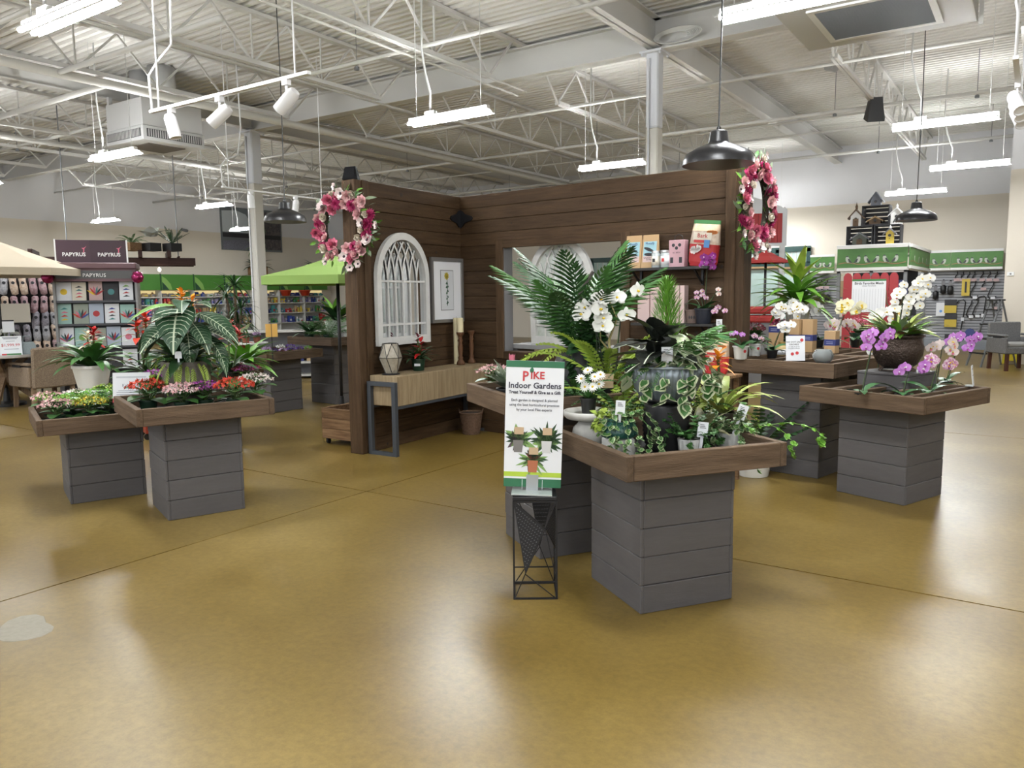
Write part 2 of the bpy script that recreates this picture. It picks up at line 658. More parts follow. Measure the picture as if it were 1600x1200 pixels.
# ---------------------------------------------------------------- black pendants
PEND = mat('pendant_black', (.02, .02, .022), .32, .2)
PENDIN = mat('pendant_inside', (.05, .048, .045), .5)


def pendant(px, py, label):
    p = F(px, py, 2.4)
    t = thing('pendant_lamp', label, 'pendant lamp', p, group='black dome pendant lamps')
    ob('shade', M().lathe([(.25, 0), (.247, .035), (.23, .075), (.155, .118), (.075, .15), (.068, .158), (.0, .158)], 40), PEND, t, 'auto')
    ob('shade_lining', M().lathe([(.0, .15), (.07, .148), (.15, .112), (.225, .07), (.243, .033), (.2475, .002)], 40), PENDIN, t, True)
    ob('socket_cap', M().lathe([(.072, .155), (.06, .23), (.048, .238), (.018, .24), (.014, .265), (0, .266)], 20), PEND, t, 'auto')
    ob('cable', M().tube([(0, 0, .26), (.01, .01, 1.6), (0, 0, 2.95)], .0065, 6), WIRE, t)
    ob('lamp_holder', M().lathe([(.02, .06), (.02, .15)], 10), WHITEP, t)


pendant(1122, 258, 'black dome pendant lamp over the orchid tables, largest of the three')
pendant(446, 347, 'black dome pendant lamp beside the white column on the left')
pendant(1431, 345, 'small black dome pendant lamp in front of the birdhouse wall')

# ---------------------------------------------------------------- track lighting
TRK = mat('track_white', (.86, .86, .87), .4)


def track(a, b, heads, label, zt=5.35, lit=False):
    a, b = Vector(a), Vector(b)
    t = thing('track_light', label, 'track light', a, math.atan2(b.y - a.y, b.x - a.x))
    L = (b - a).length
    ob('rail', M().box(0, L, -.018, .018, -.012, .012), TRK, t)
    for x in (.12, L - .15):
        ob('hanger_rod', M().tube([(x, 0, 0), (x, 0, zt - a.z)], .007, 5), TRK, t)
    ob('feed_cable', M().tube([(.02, 0, .01), (.0, 0, .3), (.1, .02, .4), (.32, .02, .5), (.38, 0, .9), (.34, 0, zt - a.z)], .011, 6), TRK, t, True)
    for x, tilt, rz in heads:
        h = ob('spot_head', M().lathe([(.0, .1), (.038, .1), (.05, .07), (.05, -.1), (.044, -.1), (.04, -.09), (.0, -.09)], 18), TRK, t, 'auto', T=TR(x, 0, -.16, rz, tilt))
        ob('spot_lamp', M().lathe([(.0, -.085), (.036, -.086)], 14), BULB if lit else LAMPIN, h)
        ob('spot_bracket', M().box(-.03, .03, -.02, .02, -.05, -.01).box(-.008, .008, -.006, .006, -.14, -.05), TRK, t, T=TR(x, 0, 0))


track((-6.42, 3.97, 3.1), (-4.42, 3.97, 3.1), ((.3, -.25, .4), (.95, .9, .5), (1.75, .9, .2)), 'white track rail with three spot heads over the left flower tables')
track((-9.9, 7.15, 3.1), (-9.9, 9.2, 3.1), ((.5, -.1, 0), (1.35, .2, 0), (1.9, .9, 1.57)), 'white track rail with spot heads beside the left column and wreath', lit=True)
q = F(1590, 120, 3.1)
track((q.x, q.y - .6, 3.1), (q.x, q.y + 1.4, 3.1), ((.75, .7, .5), (1.05, .7, .5), (1.35, .7, .5)), 'white track rail with three spot heads at the right edge')

# speakers and cameras under the roof
def speaker(p, rz, s, label):
    t = thing('loudspeaker', label, 'loudspeaker', p, rz, group='black wedge loudspeakers')
    ob('cabinet', M().add([(-.13 * s, -.1 * s, -.2 * s), (.13 * s, -.1 * s, -.2 * s), (.17 * s, .12 * s, -.1 * s), (-.17 * s, .12 * s, -.1 * s), (-.09 * s, -.1 * s, .2 * s), (.09 * s, -.1 * s, .2 * s), (.11 * s, .1 * s, .2 * s), (-.11 * s, .1 * s, .2 * s)],
                          [(0, 3, 2, 1), (4, 5, 6, 7), (0, 1, 5, 4), (1, 2, 6, 5), (2, 3, 7, 6), (3, 0, 4, 7)]), BLACK, t)
    ob('bracket', M().bar((0, .1, .1), (0, .25, .25), .03), WHITEP, t)
    ob('hanger_rod', M().tube([(0, .2, .2), (0, .2, 5.35 - p[2])], .012, 6), WHITEP, t)


p = Dp(1368, 173, 13.0)
speaker((p.x, p.y, p.z), .3, 1.0, 'black wedge loudspeaker under the roof joist on the right')
p = Dp(1300, 106, 12.2)
t = thing('security_camera', 'grey bullet security camera clamped to a ceiling conduit', 'camera', p, -.8)
ob('camera_body', M().lathe([(.0, -.14), (.055, -.14), (.06, .1), (.0, .1)], 16, T=TR(0, 0, 0, 0, 1.9)), mat('cam_grey', (.5, .5, .5), .4), t, 'auto')
ob('camera_lens', M().lathe([(.0, -.15), (.045, -.148), (.048, -.13)], 14, T=TR(0, 0, 0, 0, 1.9)), BLACK, t)
ob('camera_mount', M().tube([(0, 0, .04), (0, 0, 5.35 - p.z)], .015, 6), WHITEP, t)
p = Dp(284, 353, 25)
t = thing('security_camera', 'small dark security camera on the left wall above the plants', 'camera', (XL + .1, p.y * (XL + .1) / p.x, p.z), .3)
ob('camera_body', M().lathe([(.0, -.12), (.05, -.12), (.05, .1), (.0, .1)], 12, T=TR(.12, 0, 0, 0, 1.8)), GREYM, t, 'auto')
ob('camera_mount', M().box(-.1, .06, -.02, .02, -.02, .02), WHITEP, t)
# ---------------------------------------------------------------- woods
def wood(name, c1, c2, axis='x', rough=.6, sc=3.0, con=.22, bump=.35, rand=.14):
    st = {'x': (1, 14, 14), 'y': (14, 1, 14), 'z': (14, 14, 1)}[axis]
    return mat(name, c1, rough, spec=.22, noise=(c2, sc, con, st), bump=(sc * 6, bump, st), objrand=rand)


PLANK = wood('plank_stain', (.036, .020, .0095), (.082, .048, .024), 'x', .62)
PLANKV = wood('plank_stain_upright', (.044, .025, .012), (.095, .056, .029), 'z', .62)
RIM = wood('tray_wood', (.072, .047, .029), (.165, .112, .072), 'x', .7, 2.5)
GREYB = mat('grey_board_paint', (.090, .085, .086), .55, spec=.3, noise=((.112, .106, .107), 6, .3, (1, 6, 6)), bump=(22, .12, (1, 9, 9)), objrand=.07)
CONSOLE = wood('console_oak', (.24, .175, .10), (.40, .31, .19), 'z', .6, 3)
STEEL = mat('console_steel', (.075, .085, .10), .45, .4)
RUSTIC = wood('rustic_crate', (.12, .06, .028), (.34, .21, .11), 'x', .75, 3.5, .25, .9)
KNOT = mat('wood_knot', (.018, .009, .005), .7)
DARKIN = mat('tray_inside', (.012, .012, .013), .7)

# ---------------------------------------------------------------- plank booth walls
CX, CY = -5.33, 6.87
WRA = RD(-5.07)
WRD = Vector((cos(WRA), sin(WRA), 0))
WRN = Vector((sin(WRA), -cos(WRA), 0))       # towards the aisle
WLA = math.atan2(5.22 - CY, -5.27 - CX)
WLD = Vector((cos(WLA), sin(WLA), 0))
WLN = Vector((-sin(WLA), cos(WLA), 0))
BH = 2.57


def on_wall(px, py, right=True, off=0.0):
    d, n = (WRD, WRN) if right else (WLD, WLN)
    c = Vector((CX, CY, 0)) + n * off
    r = ray(px, py)
    p = EYEP + r * ((c - EYEP).dot(n) / r.dot(n))
    return (p - Vector((CX, CY, 0))).dot(d), p.z


def wallT(right, s, off, z):
    """frame on the wall face: x along the wall, y out of the face, z up"""
    d, n = (WRD, WRN) if right else (WLD, WLN)
    o = Vector((CX, CY, z)) + d * s + n * off
    return Matrix(((d.x, n.x, 0, o.x), (d.y, n.y, 0, o.y), (0, 0, 1, o.z), (0, 0, 0, 1)))


_pl = {}


def plank(parent, s0, s1, z0, h, right):
    L = s1 - s0
    if (round(L, 2), h) not in _pl:
        _pl[round(L, 2), h] = M().box(-L / 2, L / 2, 0, .02, -h / 2 + .0015, h / 2 - .0015, .003).mesh('plank', PLANK)
    o = put('plank', _pl[round(L, 2), h], parent, wallT(right, (s0 + s1) / 2, rnd.uniform(-.002, .002), z0 + h / 2))
    if rnd.random() < .45 and L > .6:
        for _ in range(rnd.choice((1, 1, 2))):
            r = rnd.uniform(.008, .02)
            ob('knot', M().lathe([(r * .8, 0), (r, .0005), (r * .6, .0012), (0, .0012)], 10, T=TR(rnd.uniform(-L * .45, L * .45), .0203, rnd.uniform(-.04, .04), 0, 0, -pi / 2)), KNOT, o)
    return o


NP = 19
PH = BH / NP
w1 = struct(ob('wall_plank_left', M().box(0, 1.6, -.12, 0, 0, BH - .003, T=wallT(False, 0, 0, 0)), PLANK))
w1['label'] = 'dark stained horizontal plank partition with arched mirror'
for i in range(NP):
    ob_ = plank(w1, .0, 1.52, i * PH, round(PH, 4), False)
ob('end_post', M().box(1.58, 1.68, -.135, .025, 0, BH, .005), PLANKV, w1, T=wallT(False, 0, 0, 0))
ob('corner_trim', M().box(1.50, 1.585, .018, .04, 0, BH, .004), PLANKV, w1, T=wallT(False, 0, 0, 0))
_wt = wallT(True, 0, 0, 0)
w2 = struct(ob('wall_plank_right', M().box(-.12, .64, -.12, 0, 0, BH - .003, T=_wt).box(2.08, 3.2, -.12, 0, 0, BH - .003, T=_wt).box(.64, 2.08, -.12, 0, 0, .9, T=_wt).box(.64, 2.08, -.12, 0, 2.0, BH - .003, T=_wt), PLANK))
w2['label'] = 'dark stained horizontal plank partition with a window opening'
for i in range(NP):
    z = i * PH
    if z + PH > .9 and z < 1.99:
        plank(w2, 0.02, .6, z, round(PH, 4), True)
        plank(w2, 2.13, 3.14, z, round(PH, 4), True)
    else:
        plank(w2, 0.02, 3.14, z, round(PH, 4), True)
ob('end_post', M().box(3.2, 3.28, -.135, .03, 0, BH, .005), PLANKV, w2, T=wallT(True, 0, 0, 0))
ob('corner_trim', M().box(3.11, 3.205, .018, .045, 0, BH, .004), PLANKV, w2, T=wallT(True, 0, 0, 0))
for b, mm in (((.54, .64, .018, .04, .82, 2.07), PLANKV), ((2.08, 2.18, .018, .04, .82, 2.07), PLANKV), ((.64, 2.08, .018, .04, 1.99, 2.07), PLANK), ((.64, 2.08, .018, .045, .82, .9), PLANK)):
    ob('opening_trim', M().box(*b, .004), mm, w2, T=wallT(True, 0, 0, 0))
for b in ((.6, .645, -.12, .02, .9, 2.0), (2.075, 2.12, -.12, .02, .9, 2.0)):
    ob('opening_jamb', M().box(*b), mat('jamb_grey', (.14, .14, .145), .6), w2, T=wallT(True, 0, 0, 0))
m = M()
for k in (-1, 1):
    T = wallT(k > 0, 0, .024, 2.33)
    m.add([T @ Vector(v) for v in ((.0, 0, -.1), (.06, 0, -.09), (.1, 0, -.05), (.2, 0, -.022), (.22, 0, 0), (.2, 0, .022), (.1, 0, .05), (.06, 0, .09), (.0, 0, .1),
                                   (.0, .012, -.1), (.06, .012, -.09), (.1, .012, -.05), (.2, .012, -.022), (.22, .012, 0), (.2, .012, .022), (.1, .012, .05), (.06, .012, .09), (.0, .012, .1))],
          [tuple(range(9)), tuple(range(9, 18))[::-1]] + [(i, i + 9, (i + 1) % 9 + 9, (i + 1) % 9) for i in range(9)])
t = thing('loudspeaker', 'small black wedge loudspeaker sitting on top of the left plank post', 'loudspeaker', wallT(False, 1.62, -.055, BH).translation, .4)
ob('cabinet', M().add([(-.075, -.055, 0), (.075, -.055, 0), (.06, .06, 0), (-.06, .06, 0), (-.05, -.04, .115), (.055, -.045, .12), (.04, .045, .1), (-.04, .045, .1)], [(0, 3, 2, 1), (4, 5, 6, 7), (0, 1, 5, 4), (1, 2, 6, 5), (2, 3, 7, 6), (3, 0, 4, 7)]), mat('speaker_black', (.008, .008, .009), .9, spec=.1), t)
ob('speaker_grille', M().box(-.05, .05, -.0565, -.05, .015, .1), mat('speaker_cloth', (.012, .012, .013), .95, spec=.1), t)
o = tag(ob('corner_hinge', m, BLACKM), 'black forged strap hinge across the inner corner of the planks', 'hinge')

# ---------------------------------------------------------------- arched windows with tracery
MIRROR = mat('mirror_glass', (.82, .84, .85), .03, 1.0)
CHALK = mat('chalk_white_wood', (.74, .74, .72), .55, noise=((.62, .62, .60), 9, .3), bump=(30, .2))


def arch_window(name, label, T, w=.8, h=1.1, glass=None):
    t = thing(name, label, 'mirror')
    t.matrix_world = T
    R = w / 2
    zs = h - R * 1.12
    f = .062

    def arc(r, n=28):
        return [(r * cos(pi - pi * i / n), zs + r * 1.12 * sin(pi * i / n)) for i in range(n + 1)]
    outer = [(-R, 0)] + arc(R) + [(R, 0)]
    inner = [(-R + f, f * 1.3)] + arc(R - f) + [(R - f, f * 1.3)]
    m = M()
    n = len(outer)
    vs = [(x, y, z) for y in (0, .045) for x, z in outer] + [(x, y, z) for y in (0, .045) for x, z in inner]
    fs = []
    for i in range(n):
        j = (i + 1) % n
        fs += [(n + i, n + j, 3 * n + j, 3 * n + i), (i, j, n + j, n + i), (2 * n + j, 2 * n + i, 3 * n + i, 3 * n + j)]
    m.add(vs, fs)
    ob('arch_frame', m, CHALK, t)
    ob('mirror_pane', M().add([(x, .006, z) for x, z in inner], [tuple(range(n))]), glass or MIRROR, t)
    ri = R - f
    b = .016

    def inside(x, z):
        return abs(x) < ri - .004 and (z < zs or (x / ri) ** 2 + ((z - zs) / (ri * 1.12)) ** 2 < .985)
    us = [-.222, -.111, 0, .111, .222]
    for u in us:
        ob('mullion', M().box(u - b / 2, u + b / 2, .008, .028, f * 1.3, zs - .02), CHALK, t)
    ob('transom', M().box(-ri, ri, .008, .03, zs - .04, zs - .02), CHALK, t)
    ob('transom', M().box(-ri, ri, .008, .03, .19, .21), CHALK, t)
    RR = .62
    for u in [-ri] + us + [ri]:
        for sg in (-1, 1):
            pts = []
            for i in range(22):
                a = .8 * pi / 2 * i / 21 * 1.25
                x, z = u + sg * (RR - RR * cos(a)), zs - .03 + RR * sin(a)
                if not inside(x * .999, z):
                    break
                pts.append((x, .018, z))
            if len(pts) > 3:
                ob('tracery_rib', M().tube(pts, .0095, 6), CHALK, t, True)
    return t


arch_window('arched_mirror', 'chalk white arched mirror with gothic tracery hung on the plank wall', wallT(False, 1.06, .03, 1.02))
q = wallT(True, 1.25, -.22, .98)
arch_window('arched_window', 'chalk white arched window frame seen through the partition opening', q @ Matrix.Rotation(RD(-3), 4, 'X'), .8, 1.1, mat('frosted_pane', (.75, .78, .78), .25, 0, trans=0, noise=((.45, .5, .42), 6, .2)))
back = thing('display_shelf', 'grey display ledge behind the partition opening', 'shelf')
back.matrix_world = wallT(True, 1.35, -.25, 0)
ob('ledge', M().box(-.75, .75, -.22, .12, .92, .97, .004), mat('ledge_grey', (.3, .3, .3), .6), back)
for x in (-.7, .7):
    ob('ledge_leg', M().box(x - .03, x + .03, -.2, .1, 0, .92), GREYB, back)

# framed botanical print
t = thing('framed_print', 'silver framed botanical print of a yellow flower in a white mount', 'picture')
t.matrix_world = wallT(False, .315, .03, 1.21)
FRM = mat('pewter_frame', (.30, .29, .28), .35, .6)
w, h = .57, .69
ob('picture_frame', M().box(-w / 2, w / 2, 0, .03, 0, .035).box(-w / 2, w / 2, 0, .03, h - .035, h).box(-w / 2, -w / 2 + .035, 0, .03, .035, h - .035).box(w / 2 - .035, w / 2, 0, .03, .035, h - .035), FRM, t)
ob('mount_board', M().box(-w / 2 + .03, w / 2 - .03, .004, .012, .03, h - .03), mat('mount_white', (.80, .81, .83), .6), t)
ob('mount_bevel', M().box(-.115, .115, .0122, .014, .13, .56), mat('bevel_grey', (.18, .18, .18), .6), t)
pp = ob('print_paper', M().box(-.108, .108, .014, .0155, .137, .553), mat('print_paper', (.66, .68, .70), .7), t)
INK = mat('print_green', (.06, .12, .08), .7)
m = M().tube([(0, .0165, .18), (.012, .0165, .3), (-.01, .0165, .40), (.012, .0165, .49)], .003, 5)
for i, (z, sd) in enumerate(((.2, 1), (.21, -1), (.25, 1), (.27, -1), (.31, 1), (.33, -1), (.38, -1), (.41, 1), (.37, 1))):
    m.blade(TR(.0, .0172 + i * .0002, z, 0, -.6 if sd > 0 else pi + .6, -pi / 2), .075, .032, .4, 0, 4)
ob('printed_stem', m, INK, t)
m = M()
for k in range(9):
    m.blade(TR(.012, .0175, .497, 0, k * 2 * pi / 9, -pi / 2), .045, .028, .0, 0, 3)
ob('printed_blossom', m, mat('print_yellow', (.62, .48, .05), .7), t)

# wall shelves
SHELF = mat('shelf_black', (.02, .019, .018), .5)
for s0, s1, z, lab in ((2.17, 3.04, 1.725, 'thin black wall shelf carrying coffee-coloured pouches and potting bark'), (2.3, 3.1, 1.235, 'thin black wall shelf carrying pink boxes and an orchid')):
    t = thing('wall_shelf', lab, 'shelf', group='black shelves on the planks')
    t.matrix_world = wallT(True, (s0 + s1) / 2, .02, z)
    L = s1 - s0
    ob('shelf_board', M().box(-L / 2, L / 2, 0, .2, -.025, 0, .003), SHELF, t)
    for x in (-L * .35, L * .35):
        ob('shelf_bracket', M().prism([(x - .01, -.025), (x + .01, -.025), (x + .01, -.16), (x - .01, -.16)], .02).bar((x, .01, -.15), (x, .17, -.03), .014), BLACKM, t)

KRAFT = mat('kraft_paper', (.50, .33, .17), .7)
SKYB = mat('print_skyblue', (.33, .55, .62), .6)
INKK = mat('print_ink', (.03, .03, .035), .6)
INKN = mat('print_navy', (.05, .07, .22), .6)
PINKP = mat('pink_card', (.62, .38, .42), .6)
PINKS = mat('pale_pink_card', (.66, .50, .48), .6)
REDP = mat('red_print', (.55, .04, .045), .5)
GREENP = mat('green_print', (.05, .20, .06), .5)
CREAM = mat('cream_print', (.80, .74, .62), .6)
ORANGEP = mat('orange_print', (.75, .25, .06), .55)
BLUEP = mat('blue_print', (.10, .28, .62), .55)
PAPER = mat('white_paper', (.80, .82, .85), .55)


def wall_item(name, label, cat, s, z, off=.1, group=None, rz=0):
    t = thing(name, label, cat, group=group)
    t.matrix_world = wallT(True, s, .02 + off, z) @ Matrix.Rotation(rz, 4, 'Z')
    return t


def face_text(t, body, size, x, z, y, m, wide=1.0, bold=0.0, name='lettering'):
    """lettering on a face that looks along +y of t (read from +y)"""
    return text(t, body, size, Matrix.Translation((x, y, z)) @ Matrix.Rotation(pi, 4, 'Z') @ Matrix.Rotation(pi / 2, 4, 'X'), m, name, wide=wide, bold=bold)


# wallT is left-handed on the right wall when read from the aisle, so letters are mirrored there once more
_WRFLIP = (WRD.cross(WRN)).z < 0


def wtext(t, body, size, x, z, y, m, right=True, **k):
    if _WRFLIP:
        return text(t, body, size, Matrix.Translation((x, y, z)) @ Matrix(((1, 0, 0, 0), (0, 0, -1, 0), (0, 1, 0, 0), (0, 0, 0, 1))) , m, **k)
    return face_text(t, body, size, x, z, y, m, **k)


for k, (s, lab) in enumerate(((2.255, 'kraft pouch with a blue heron label at the left end of the shelf'), (2.42, 'kraft pouch with a blue heron label behind the two small jars'))):
    t = wall_item('paper_pouch', lab, 'pouch', s, 1.725, .07 - .012 * k, 'kraft pouches on the upper shelf')
    ob('pouch_body', M().add([(-.08, -.035, 0), (.08, -.035, 0), (.08, .035, 0), (-.08, .035, 0), (-.078, -.012, .3), (.078, -.012, .3), (.078, -.006, .3), (-.078, -.006, .3)], [(0, 1, 2, 3), (4, 7, 6, 5), (0, 4, 5, 1), (1, 5, 6, 2), (2, 6, 7, 3), (3, 7, 4, 0)]), KRAFT, t)
    for (z0, z1, mm) in ((.11, .24, SKYB), (.055, .11, PINKS)):
        y0, y1 = .036 - z0 * .137, .036 - z1 * .137
        ob('label_panel', M().add([(-.066, y0, z0), (.066, y0, z0), (.066, y1, z1), (-.066, y1, z1)], [(0, 1, 2, 3)]), mm, t)
    m = M()
    m.blade(TR(-.055, .017, .185, 0, .35, -pi / 2), .12, .03, .0, 0, 5)
    m.blade(TR(-.05, .025, .125, 0, .05, -pi / 2), .11, .03, .0, 0, 5)
    ob('heron_print', m, INKK, t)
    wtext(t, 'Mossify', .03, 0, .222, .012, INKN)
    wtext(t, 'Sphagnum Moss\nfor Pots', .017, 0, .085, .03, INKK)
for s, mm, lab in ((2.515, CREAM, 'small glass jar with a cream label and steel lid'), (2.605, PAPER, 'small glass jar with a white and red label')):
    t = wall_item('supply_jar', lab, 'jar', s, 1.725, .13, 'jars on the upper shelf')
    ob('jar_body', M().lathe([(.036, 0), (.04, .005), (.04, .12), (.034, .13)], 20), mat('jar_glass', (.55, .60, .60), .1), t, True)
    ob('jar_lid', M().lathe([(.037, .13), (.039, .132), (.039, .15), (0, .15)], 20), mat('steel_lid', (.6, .6, .6), .3, .8), t, 'auto')
    lb = ob('jar_label', M().lathe([(.0408, .02), (.0408, .10)], 20), mm, t, True)
    ob('label_mark', M().box(-.012, .012, .0395, .0425, .05, .08), REDP if mm is PAPER else INKK, lb)
t = wall_item('gift_bag', 'pink boxy gift bag with black round emblems and a cord handle', 'bag', 2.715, 1.725, .09)
ob('bag_body', M().box(-.075, .075, -.04, .04, 0, .235, .004), PINKP, t)
for x in (-.03, .0, .03):
    ob('emblem', M().lathe([(.015, 0), (.015, .001), (0, .001)], 14, T=TR(x, .0402, .19 if x else .165, 0, 0, -pi / 2)), INKK, t)
for x in (-.045, .04):
    ob('emblem', M().box(x - .014, x + .014, .04, .041, .035, .085), INKK, t)
wtext(t, 'ALL SEEDS', .016, 0, .125, .0405, INKK)
ob('cord_handle', M().tube([(-.04, 0, .235), (-.035, 0, .27), (0, 0, .285), (.035, 0, .27), (.04, 0, .235)], .004, 5), BLACK, t, True)


def bark_bag(t, sc=1.0, tilt=0.0, word='Bark'):
    R = Matrix.Rotation(tilt, 4, 'Y')
    H, W = .42 * sc, .27 * sc
    secs = [(0, .9, .05), (.04, 1, .06), (.2, 1.02, .075), (.32, .98, .055), (.385, .98, .012), (.42, 1.0, .006)]
    bands = [('bag_foot', REDP), ('bag_foot', REDP), ('bag_front', mat('bag_photo', (.42, .27, .16), .4, noise=((.70, .60, .50), 12, .15))), ('bag_front', mat('bag_photo2', (.62, .40, .22), .4, noise=((.75, .65, .5), 10, .15))), ('bag_seal', GREENP)]
    for k in range(5):
        (z0, w0, d0), (z1, w1, d1) = secs[k], secs[k + 1]
        vs = []
        n = 14
        for z, ww, dd in ((z0, w0, d0), (z1, w1, d1)):
            for i in range(n):
                a = 2 * pi * i / n
                ca, sa = cos(a), sin(a)
                vs.append(R @ Vector((W / 2 * ww * math.copysign(abs(ca) ** .5, ca), dd * sc * math.copysign(abs(sa) ** .6, sa), z * sc)))
        ob(bands[k][0], M().add(vs, [(i, (i + 1) % n, n + (i + 1) % n, n + i) for i in range(n)]), bands[k][1], t, True)
    for nm, mm, x, z, w_, h_, yy in (('title_panel', CREAM, 0, .27, .18, .07, .066), ('blue_panel', BLUEP, .055, .205, .055, .07, .08), ('red_banner', REDP, -.02, .225, .11, .025, .077)):
        vs = [R @ Vector((sc * (x + a * w_ / 2), yy * sc + .004, sc * (z + b * h_ / 2))) for a, b in ((-1, -1), (1, -1), (1, 1), (-1, 1))]
        ob(nm, M().add(vs, [(0, 1, 2, 3)]), mm, t)
    m = M()
    for k in range(16):
        a = k * 2.4
        m.blade(R @ TR(sc * (-.05 + .035 * cos(a) * (k % 4) / 2), .088 * sc, sc * (.15 + .03 * sin(a) * (k % 4) / 2), 0, a, -pi / 2), .04 * sc, .03 * sc, 0, 0, 3, 'round')
    ob('flower_print', m, mat('print_white_flower', (.82, .78, .76), .5), t)
    m = M()
    for k in range(9):
        a = k * .7
        m.blade(R @ TR(sc * (.09 + .02 * cos(a)), .07 * sc, sc * (.31 + .02 * sin(a)), 0, a, -pi / 2), .035 * sc, .03 * sc, 0, 0, 3, 'round')
    ob('flower_print', m, ORANGEP, t)
    T = R @ Matrix.Translation((0, .073 * sc, .275 * sc))
    T = T @ (Matrix(((1, 0, 0, 0), (0, 0, -1, 0), (0, 1, 0, 0), (0, 0, 0, 1))) if _WRFLIP else Matrix.Rotation(pi, 4, 'Z') @ Matrix.Rotation(pi / 2, 4, 'X'))
    text(t, word, .055 * sc, T, REDP)


t = wall_item('potting_bag', 'red and green bag of orchid bark leaning on the upper shelf', 'bag', 2.945, 1.725, .09)
bark_bag(t, .93, .1)
for k in range(5):
    lab = ['pink slim box nearest the green cypress, first in the row', 'second pink slim box in the row on the lower shelf', 'third pink slim box in the row on the lower shelf', 'fourth pink slim box turned edge on', 'last pink slim box beside the clay pot'][k]
    t = wall_item('plant_light_box', lab, 'box', (2.38, 2.51, 2.635, 2.725, 2.775)[k], 1.235, .09, 'pink boxes on the lower shelf', 0 if k < 3 else 1.4)
    ob('carton', M().box(-.06, .06, -.02, .02, 0, .33, .002), PINKS, t)
    wtext(t, 'Mossify', .032, 0, .26, .0205, INKK)
    wtext(t, 'Adjustable\nLED Grow Light', .014, 0, .215, .0205, INKK)
    ob('seal_mark', M().lathe([(.011, 0), (.011, .001), (0, .001)], 12, T=TR(.04, .0202, .305, 0, 0, -pi / 2)), INKK, t)
    ob('red_stripe', M().box(-.0605, -.0601, -.012, .012, .02, .24), REDP, t)

# ---------------------------------------------------------------- console table and what stands on it
CSA = math.atan2(WLN.y, WLN.x)
t = thing('console_table', 'pale oak console with a deep beam top on grey steel legs', 'console table')
t.matrix_world = wallT(False, .82, .045, 0)
CL, CD = 1.52, .34
ob('beam_top', M().box(-CL / 2, CL / 2, 0.005, CD, .47, .755, .006), CONSOLE, t)
for x in (-CL / 2 - .02, CL / 2 + .02):
    lg = ob('leg_frame', M().box(x - .02, x + .02, 0, .045, 0, .7).box(x - .02, x + .02, CD - .04, CD + .005, 0, .7), STEEL, t)
    for a_, b_ in ((.66, .7), (0, .035)):
        ob('leg_rail', M().box(x - .02, x + .02, .045, CD - .04, a_, b_), STEEL, lg)
ob('under_rail', M().box(-CL / 2, CL / 2, CD - .03, CD, .445, .47).box(-CL / 2, CL / 2, .01, .04, .445, .47), STEEL, t)


def on_console(px, py, off=.2):
    return wallT(False, on_wall(px, py, False, off)[0], off, .756).translation


GLASSM = mat('mercury_glass', (.50, .47, .40), .22, .25, noise=((.30, .27, .21), 22, .25))
p = on_console(611, 579)
t = thing('glass_lantern', 'faceted mercury glass candle lantern with metal seams', 'lantern', p, .4)
rings = [(.062, 0), (.112, .15), (.075, .285)]
n = 6
V = [[(r * cos(2 * pi * (i + (.5 if j == 1 else 0)) / n), r * sin(2 * pi * (i + (.5 if j == 1 else 0)) / n), z + .012) for i in range(n)] for j, (r, z) in enumerate(rings)]
seams = M()
for i in range(n):
    i2, im = (i + 1) % n, (i - 1) % n
    for tri in ((V[0][i], V[0][i2], V[1][i]), (V[1][i], V[1][im], V[0][i]), (V[1][i], V[2][i2], V[2][i]), (V[1][im], V[1][i], V[2][i])):
        ob('facet', M().add(tri, [(0, 1, 2)]), GLASSM, t)
        for a, b in ((0, 1), (1, 2)):
            seams.bar(tri[a], tri[b], .0045)
ob('seam_frame', seams, BLACKM, t)
ob('lantern_base', M().lathe([(.085, 0), (.085, .008), (.062, .012), (0, .012)], 24), BLACKM, t)
CANDLE = mat('ivory_wax', (.74, .66, .42), .45)
TURNED = wood('turned_wood', (.07, .03, .014), (.16, .08, .04), 'z', .45, 6)
SP = [(.055, 0), (.055, .015), (.042, .03), (.028, .045), (.036, .06), (.022, .075), (.03, .11), (.034, .15), (.024, .19), (.036, .205), (.024, .22), (.028, .24), (.05, .262), (.052, .275), (0, .275)]
for px, py, hgt, lab in ((720, 570, 1.38, 'tall turned wooden candlestick under the pillar candle'), (737, 569, 1.42, 'turned wooden candlestick with no candle on it')):
    q = on_console(px, py)
    t = thing('candlestick', lab, 'candlestick', q, group='turned candlesticks on the console')
    ob('turned_stem', M().lathe([(r * .82, z * hgt * .92) for r, z in SP], 20), TURNED, t, True)
    if hgt < 1.4:
        c = thing('pillar_candle', 'ivory pillar candle standing on the turned candlestick', 'candle', (q.x, q.y, q.z + .276 * hgt * .92))
        ob('wax_body', M().lathe([(.036, 0), (.036, .15), (.03, .152), (.03, .146), (0, .144)], 20), CANDLE, c, 'auto')
        ob('wick', M().tube([(0, 0, .144), (.002, 0, .16)], .0015, 4), INKK, c)
        c = thing('pillar_candle', 'ivory pillar candle half hidden behind the front candle', 'candle', (q.x - .075, q.y + .03, .757))
        ob('wax_body', M().lathe([(.034, 0), (.034, .5), (0, .502)], 20), CANDLE, c, 'auto')
        ob('wick', M().tube([(0, 0, .5), (.002, 0, .516)], .0015, 4), INKK, c)

